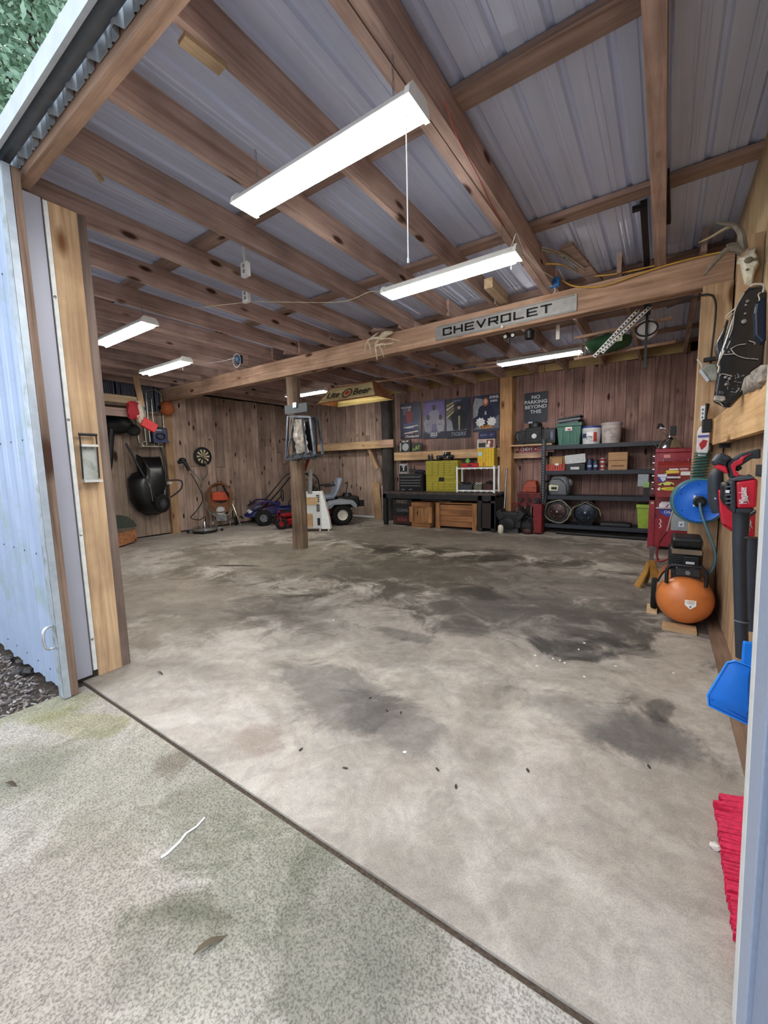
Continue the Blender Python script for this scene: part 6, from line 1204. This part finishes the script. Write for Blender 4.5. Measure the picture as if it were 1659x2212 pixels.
# ================================================================ RIGHT WALL SHELF
t = T('wall_shelf', 'thick light pine shelf board along the right wall near the opening', 'shelf', (0, 0, 0))
G().box(.345, .385, 1.6, 4.86, 1.515, 1.745).rough(.002, 4).out('front_board', WOOD('e0b988', 'bd9161', 'Y', knots=.5, dark='6a4426', var=.03), t); G().box(.385, .44, 1.6, 4.86, 1.7, 1.73).out('deck', m_ply, t)
G().box(.36, .43, 4.3, 4.35, 1.48, 1.515).out('bracket', m_blackm, t)
thing_mesh('driftwood', 'gnarled grey piece of bark lying on the pine shelf by the opening', 'wood', G().tube([at(1612, 845, Y=3.0), at(1630, 828, Y=2.75), at(1652, 812, Y=2.5), at(1664, 806, Y=2.4)], smooth=4, rad=[.015, .045, .05, .03], n=10).rough(.006, 3), P('9c9389', .9, var=.4, scale=40, bump=.8, dirt='5c544c'), smooth=True)
def px_poly(pts, Y): return [at(a, b_, Y=Y) for a, b_ in pts]
def slab(pts, Y, th, k=.9):
    g = G(); a = px_poly(pts, Y); c = sum(a, V((0, 0, 0))) / len(a)
    fr = [c + (p - c) * k for p in a]; mid = [p + V((0, min(.03, th * .3), 0)) for p in a]
    g.loft([fr, mid, [p + V((0, th, 0)) for p in a]]); return g
z4 = lambda *p: [(1500 + a / 7.9, 600 + b_ / 7.9) for a, b_ in p]
t = T('car_panel', 'large glossy black dented car body panel leaning on the right wall over the shelf', 'car part', (0, 0, 0)); YB = 3.0
G_ = slab(z4((950, 140), (1190, 100), (1256, 220), (1220, 1100), (1190, 1480), (1000, 1600), (830, 1990), (640, 2200), (520, 2190), (330, 2090), (360, 1900), (415, 1560), (390, 1450), (470, 1180), (700, 520), (830, 260)), YB, .07, .95)
G_.out('main_panel', m_gloss, t, smooth=True, bevel=.006)
slab(z4((560, 690), (500, 850), (360, 1120), (400, 1400), (430, 1340), (600, 700)), YB + .04, .08).out('side_wing', m_gloss, t, smooth=True, bevel=.005)
slab(z4((1050, 420), (1240, 300), (1230, 1080), (1150, 1130), (1030, 1000), (1020, 600)), YB - .025, .03).out('blue_black_inset', P('0d1d33', .3), t, bevel=.008)
m_ew = P('b9b4a8', .6, var=.3, scale=40)
def edge(pts, r=.0022, Y=YB - .012): G().tube(px_poly(z4(*pts), Y), r, n=5, smooth=3).out('worn_edge', m_ew, t)
edge(((960, 150), (1010, 110), (1180, 120), (1170, 250)), .005, YB - .005); edge(((850, 260), (700, 530), (650, 850), (590, 1020))); edge(((610, 1080), (550, 1210)), .0022); edge(((620, 1210), (740, 1150), (880, 1130))); edge(((620, 1210), (700, 1310), (860, 1370), (1090, 1390))); edge(((930, 1075), (1030, 1110), (1020, 1140))); edge(((500, 1310), (680, 1300))); edge(((510, 1240), (400, 1470), (420, 1520), (400, 1620)), .004); edge(((430, 1680), (480, 1640), (640, 1680))); edge(((770, 1890), (700, 1960))); edge(((690, 580), (560, 690), (540, 660), (690, 525)), .003); edge(((1130, 250), (1090, 290), (1110, 380), (1040, 480)), .003); edge(((340, 2090), (430, 2130), (490, 2190)))
for (a, b_, r_) in ((850, 745, .012), (910, 400, .008), (880, 465, .006), (545, 1820, .009), (530, 1700, .008), (600, 1720, .008), (870, 610, .006), (590, 1265, .005)): G().ell(at(*z4((a, b_))[0], Y=YB - .012), (r_, .008, r_)).out('hole_grommet', P('8b8480', .5, var=.3), t, smooth=True)
slab(z4((350, 2000), (530, 2010), (540, 2080), (480, 2110), (330, 2090)), YB - .03, .05).out('clamp_end', P('8f8a86', .6, var=.4, scale=50), t, bevel=.003)
slab(z4((430, 1920), (520, 1940), (500, 2010), (420, 1990)), YB - .03, .04).out('clamp_block', m_cast, t, bevel=.003)
slab(z4((1000, 1620), (1050, 1560), (1180, 1535), (1225, 1560), (1100, 1600), (1020, 1650)), YB - .06, .04).out('white_foam', P('c4bfc2', .7), t, bevel=.008)
g = G(); rn = random.Random(9)
for k in range(26): 
    p = at(*z4((rn.uniform(560, 880), rn.uniform(1650, 1950)))[0], Y=YB - .005); g.cbox(tuple(p), (rn.uniform(.003, .016), .004, .003), (0, rn.uniform(0, 3), 0))
g.out('scratches', P('7c8084', .5), t, kind='stuff')
# floodlight
c = at(1537, 797, Y=4.7); t = T('flood_light', 'old square floodlight with glass front on the right timber post', 'lamp', c)
G().loft([[at(*q, Y=4.62 + dy) - c for q in z4((110, 1580), (210, 1460), (390, 1470), (400, 1760), (240, 1780), (150, 1700))] for dy in (0, .09)]).out('housing', P('8c9088', .4, .3, var=.3, dirt='56594f'), t, bevel=.008)
G().loft([[at(*q, Y=4.6 + dy) - c for q in z4((75, 1600), (130, 1570), (265, 1750), (215, 1785))] for dy in (0, .1)]).out('glass_front', P('b4bdc4', .3), t, bevel=.004); G().tube([at(*q, Y=4.65) - c for q in z4((50, 1390), (100, 1450), (135, 1530), (80, 1590))], .008, smooth=2).out('bracket', P('b0aaa0', .5), t); G().box(-.06, .1, -.02, .04, .07, .1).out('mount_plate', m_blackm, t)
# skull on post
YS = 3.4; t = T('deer_skull', 'bleached deer skull with curved antlers mounted high on the right wall', 'skull', (0, 0, 0))
z2 = lambda *p: [(1459 + a / 4.424, 460 + b_ / 4.424) for a, b_ in p]
slab(z2((600, 420), (650, 400), (690, 330), (790, 295), (770, 350), (800, 400), (810, 480), (770, 540), (745, 655), (680, 640), (650, 520), (640, 450)), YS, .1, .75).out('skull', P('cfc9b4', .7, var=.12, scale=60, dirt='a39c84'), t, smooth=True, bevel=.006)
for a, b_, r_ in ((700, 450, .022), (770, 440, .012), (685, 540, .008)): G().ell(at(*z2((a, b_))[0], Y=YS - .004), (r_, .01, r_ * .8)).out('eye_socket', P('6a6252', .8), t, smooth=True)
m_ant = P('6f675c', .6, var=.3, scale=30)
A2 = lambda *p: [at(*q, Y=YS - .02 - .01 * i) for i, q in enumerate(z2(*p))]
G().tube(A2((650, 350), (640, 260), (620, 180), (560, 120), (480, 105), (380, 92)), smooth=4, rad=[.022, .02, .017, .014, .01, .003]).out('antler', m_ant, t, smooth=True); G().tube(A2((530, 125), (440, 170), (330, 235), (220, 285)), smooth=4, rad=[.012, .009, .007, .003]).out('tine', P('a39678', .6), t, smooth=True)
G().tube(A2((640, 380), (590, 350), (500, 350), (420, 420), (340, 510), (275, 595)), smooth=4, rad=[.022, .02, .018, .015, .012, .004]).out('antler', m_ant, t, smooth=True); G().tube(A2((620, 330), (560, 300), (490, 310)), smooth=3, rad=[.015, .012, .006]).out('tine', m_ant, t, smooth=True)
G().box(.33, .44, YS + .08, YS + .12, 2.2, 2.75).out('mount_board', m_post, t)
# ================================================================ BLOWERS
z3 = lambda *p: [(1520 + a / 8.51, 940 + b_ / 8.51) for a, b_ in p]
m_ml = P('c41e35', .4, var=.08, coat=.15); m_gr = P('2a2f38', .5, var=.15); YF = 2.3
t = T('leaf_blower', 'red and black cordless leaf blower with lightning logo hanging nearest the opening', 'leaf blower', (0, 0, 0))
slab(z3((580, 850), (1010, 790), (980, 1350), (600, 1360)), YF, .12, .97).out('motor_housing', m_ml, t, bevel=.012)
slab(z3((500, 850), (590, 840), (600, 1370), (590, 1440), (540, 1420), (490, 1330), (490, 900)), YF - .005, .14, .98).out('black_collar', m_gr, t, bevel=.006); slab(z3((585, 1345), (950, 1350), (900, 1410), (840, 1440), (585, 1440)), YF - .002, .14, .98).out('lower_collar', m_gr, t, bevel=.006)
slab(z3((360, 900), (430, 870), (500, 880), (500, 1340), (400, 1290), (350, 1200)), YF + .01, .12, .95).out('intake_grille', m_black, t, bevel=.015)
for k in range(5): slab(z3((405, 940 + k * 75), (505, 935 + k * 75), (505, 955 + k * 75), (405, 962 + k * 75)), YF - .005, .02, 1).out('grille_rib', P('5c626c', .4), t)
slab(z3((405, 1015), (475, 1010), (475, 1065), (405, 1060)), YF - .007, .01, 1).out('white_patch', m_white, t)
slab(z3((530, 850), (530, 790), (700, 740), (940, 760), (950, 800), (700, 835)), YF + .0, .12, .98).out('top_cover', P('4c5058', .6, dirt='7a7c80'), t, bevel=.008); slab(z3((810, 760), (840, 720), (890, 740), (900, 765)), YF + .03, .05).out('button', m_gr, t)
slab(z3((440, 500), (520, 440), (560, 420), (720, 330), (1060, 240), (1060, 430), (900, 430), (760, 520), (690, 570), (600, 600), (590, 680), (650, 730), (540, 790), (500, 800), (430, 560)), YF + .02, .08, .98).out('handle', m_gr, t, bevel=.012)
slab(z3((490, 560), (560, 480), (650, 450), (700, 400), (900, 335), (760, 410), (710, 520), (600, 570), (590, 660), (650, 700), (660, 760), (560, 760)), YF + .012, .09, 1).out('red_overlay', m_ml, t, bevel=.004)
slab(z3((600, 600), (620, 570), (715, 575), (715, 610), (650, 670), (600, 650)), YF + .03, .05).out('trigger', m_black, t, bevel=.006)
slab(z3((170, 470), (290, 330), (370, 330), (540, 410), (440, 500), (430, 570), (320, 540), (190, 570)), YF + .0, .1, .97).out('battery', m_gr, t, bevel=.01)
slab(z3((210, 500), (300, 530), (430, 580), (460, 720), (230, 610)), YF + .005, .1, .98).out('battery_base', m_ml, t, bevel=.006); slab(z3((310, 440), (400, 450), (420, 520), (330, 500)), YF - .004, .01, 1).out('battery_label', m_black, t)
a0, a1, a2 = (at(*q, Y=YF + .08) for q in z3((690, 1420), (680, 1750), (660, 2212))); a3 = at(1603, 1420, Y=YF + .1)
G().tube([a0, a1, a2, a3], smooth=3, rad=[.031, .029, .025, .024], n=16).out('blow_tube', m_gr, t, smooth=True)
for z in (1.05, .66): 
    q_ = a0.lerp(a3, (a0.z - z) / (a0.z - a3.z)); G().lathe([(.0285, -.004), (.03, 0), (.0285, .004)], Matrix.Translation(q_), caps=False).out('tube_ring', P('5c6068', .5), t)
c1 = at(*z3((745, 1110))[0], Y=YF - .004); txt('Milwaukee', .036, m_white, t, c1 + V((-.004, -.006, 0)), (pi / 2, -1.65, 0), bold=.0006, sx=.45)
def bolt(pts, Y): slab(pts, Y, .003, 1).out('lightning_logo', m_white, t)
bolt(z3((695, 930), (770, 1035), (755, 1040), (825, 1140), (805, 1150), (835, 1260), (775, 1150), (790, 1135), (740, 1055), (750, 1045)), YF - .004)
t = T('leaf_blower', 'second red and black leaf blower hanging behind the first one', 'leaf blower', (0, 0, 0)); YG = 2.62
slab(z3((270, 1000), (330, 1000), (340, 1240), (480, 1330), (600, 1440), (600, 1800), (360, 1640), (300, 1400)), YG, .1, .97).out('front_shell', m_ml, t, bevel=.01); slab(z3((300, 1000), (380, 960), (420, 1230), (330, 1230)), YG + .01, .08, .96).out('collar', P('2f4a78', .5), t)
slab(z3((360, 1640), (600, 1770), (590, 1820), (370, 1680)), YG - .005, .09, 1).out('lower_edge', P('9a1428', .4), t)
slab(z3((770, 1510), (960, 1420), (945, 1880), (775, 1880)), YG - .04, .1, .98).out('motor_housing', m_ml, t, bevel=.008); slab(z3((850, 1460), (970, 1380), (960, 1440), (860, 1510)), YG - .04, .08, 1).out('black_top', m_gr, t)
G().tube([at(*q, Y=YG + .05) for q in z3((280, 640), (230, 750), (220, 900), (230, 1200), (280, 1420))], smooth=4, rad=[.022, .03, .033, .033, .028], n=14).out('elbow_tube', m_gr, t, smooth=True)
b0, b1 = (at(*q, Y=YG + .05) for q in z3((860, 1880), (850, 2212))); b2 = at(1622, 1360, Y=YG + .05); G().tube([b0, b1, b2], rad=[.04, .038, .036], n=16).out('blow_tube', P('333a47', .5), t, smooth=True)
c1 = at(*z3((800, 1660))[0], Y=YG - .045); txt('Milwaukee', .03, m_white, t, c1 + V((0, -.003, 0)), (pi / 2, -1.65, 0), bold=.0005, sx=.42)
slab(z3((820, 1530), (850, 1535), (885, 1620), (870, 1630), (900, 1725), (840, 1635), (855, 1620)), YG - .044, .003, 1).out('lightning_logo', m_white, t)
G().ell(at(*z3((225, 1170))[0], Y=YG + .02), (.008, .004, .008)).out('screw', m_steel, t)
tag(G().box(.4, .44, 2.25, 2.9, 1.3, 1.36).out('hook_rail', m_blackm), 'dark hook rail behind the two leaf blowers on the right wall', 'rail')
# dustpan
z5 = lambda *p: [(1459 + a / 2.66, 1380 + b_ / 2.66) for a, b_ in p]
t = T('dustpan', 'bright blue plastic dustpan hanging on the right wall beside the jamb', 'dustpan', (0, 0, 0)); m_bl = P('1278e0', .4, var=.05); YD = 2.0
o_ = px_poly(z5((300, 135), (345, 125), (440, 160), (445, 430), (418, 490), (190, 380), (185, 322)), YD); i_ = px_poly(z5((335, 215), (360, 200), (430, 230), (432, 420), (300, 360), (215, 325)), YD)
ct = sum(o_, V()) / len(o_)
g = G(); g.loft([[p for p in o_], [p + V((0, .012, 0)) for p in o_]]); g.out('pan_edge', m_bl, t, bevel=.003)
bk_ = [ct + (p - ct) * .62 + V((.01, -.018, .0)) for p in o_]
g = G(); g.loft([[ct + (p - ct) * .98 + V((0, -.001, 0)) for p in o_], bk_]); g.out('pan_floor', P('0f6fd6', .4, var=.05), t, smooth=True, bevel=.004)
g = G(); g.tube([p + V((0, -.002, 0)) for p in o_], .0045, n=6, closed=True); g.out('rim', P('2e8cf0', .35), t, smooth=True)
g = G(); g.tube([o_[6].lerp(o_[5], .25) + V((.01, -.006, 0)), o_[4].lerp(o_[3], .4) + V((0, -.012, 0))], .003, n=6); g.out('fold_line', P('0b56b0', .4), t)
G().box(ct.x + .02, ct.x + .08, YD, YD + .02, ct.z + .1, ct.z + .2).out('handle', m_bl, t, bevel=.006)
# push broom
t = T('push_broom', 'push broom with bright red bristles standing on its end beside the right jamb', 'broom', (0, 0, 0))
ya, yb = at(1588, 2010, X=.22).y, at(1550, 1720, Z=.02).y
mb_ = P('c41f48', .7, var=.25, scale=60)
ys = [1.32, 1.66, 2.04]
for k in range(2):
    g = G(); rn = random.Random(k); y_a, y_b = ys[k] + .004, ys[k + 1] - .004; nb = 60
    for i in range(nb):
        y = y_a + (y_b - y_a) * (i + .5) / nb; w2 = (y_b - y_a) / nb * .55; tip = .225 + rn.uniform(-.006, .006) + (.02 if y > 1.98 else 0)
        g.loft([[(.325, y - w2, .005), (.325, y + w2, .005), (.325, y + w2, .05), (.325, y - w2, .05)], [(tip, y - w2 + rn.uniform(-.003, .003), .003), (tip, y + w2, .003), (tip, y + w2, .03 + rn.uniform(-.006, .006)), (tip, y - w2, .03)]])
    g.out('bristles', mb_, t, kind='stuff')
G().box(.325, .37, 1.3, 2.06, .0, .06).out('broom_block', m_blackm, t, bevel=.005)
G().cyl((.352, 1.7, .05), (.41, 1.7, 1.2), .012).out('broom_handle', m_pineZ, t, smooth=True)
c = at(1546, 1829, Z=0.01); o = G().ell((0, 0, .012), (.02, .012, .012)).rough(.003, 1).out('cotton_fluff', P('cfc8c0', .9), smooth=True); o.location = (c.x, c.y, 0); tag(o, 'small ball of pale fluff against the red broom bristles', 'fluff')
# ================================================================ TREES OUTSIDE
m_bark = P('4b4038', .9, bump=.6, var=.4)
mlf, t, b = nodes('leaf_green'); gm = N(t, 'ShaderNodeNewGeometry'); r = ramp(t, (0, lin('5a7a5c')), (.5, lin('7f9f80')), (1, lin('a9c2a8')))
t.links.new(gm.outputs['Random Per Island'], r.inputs[0]); t.links.new(r.outputs[0], b.inputs['Base Color']); b.inputs['Roughness'].default_value = .7
def tree(x, y, h, rad, seed, label, n=2600):
    rn = random.Random(seed); t = T('tall_tree', label, 'tree', (x, y, 0))
    g = G(); g.tube([(0, 0, -.3), (.1, 0, h * .4), (-.1, .1, h * .95)], smooth=4, rad=[.22, .15, .04], n=10)
    for i in range(26):
        z = h * (.3 + .66 * i / 26); a = i * 2.4; L = rad * (1.1 - .6 * i / 26)
        g.tube([(0, 0, z), (cos(a) * L * .5, sin(a) * L * .5, z + .25), (cos(a) * L, sin(a) * L, z + .1)], rad=[.06, .04, .015], n=5)
    g.out('trunk', m_bark, t, smooth=True)
    vs, fs = [], []
    for i in range(n):
        k = rn.randrange(26); z = h * (.3 + .66 * k / 26); a = k * 2.4; L = rad * (1.1 - .6 * k / 26); q = rn.uniform(.25, 1.1)
        c = V((cos(a) * L * q + rn.gauss(0, .6), sin(a) * L * q + rn.gauss(0, .6), z + rn.gauss(0.1, .45)))
        for _ in range(3):
            cc = c + V((rn.gauss(0, .12), rn.gauss(0, .12), rn.gauss(0, .1)))
            d1 = V((rn.gauss(0, 1), rn.gauss(0, 1), rn.gauss(0, .7))).normalized() * rn.uniform(.05, .11); d2 = d1.orthogonal().normalized() * .04
            b0 = len(vs); vs += [cc - d1, cc + d2, cc + d1, cc - d2]; fs.append((b0, b0 + 1, b0 + 2, b0 + 3))
    me = bpy.data.meshes.new('foliage'); me.from_pydata([tuple(v) for v in vs], [], fs); me.materials.append(mlf)
    o = bpy.data.objects.new('foliage', me); C.objects.link(o); o.parent = t; o['kind'] = 'stuff'
for i, (x, y, h, r_, lab) in enumerate([(-12.5, 4.3, 18, 2.9, 'tall leafy tree beyond the garage roof, nearest the roof edge'), (-14.5, .8, 19, 2.9, 'tall leafy tree outside at the left photo edge'), (-17.5, 7.5, 23, 3.2, 'taller tree rising behind the other trees outside'),
                                   (-20.5, 2.2, 25, 3.2, 'farthest tree filling the gap in the upper left corner'), (-17.8, -3.4, 22, 3.0, 'leafy tree farther left outside, past the left edge tree')]):
    tree(x, y, h, r_, i + 40, lab, 11000)
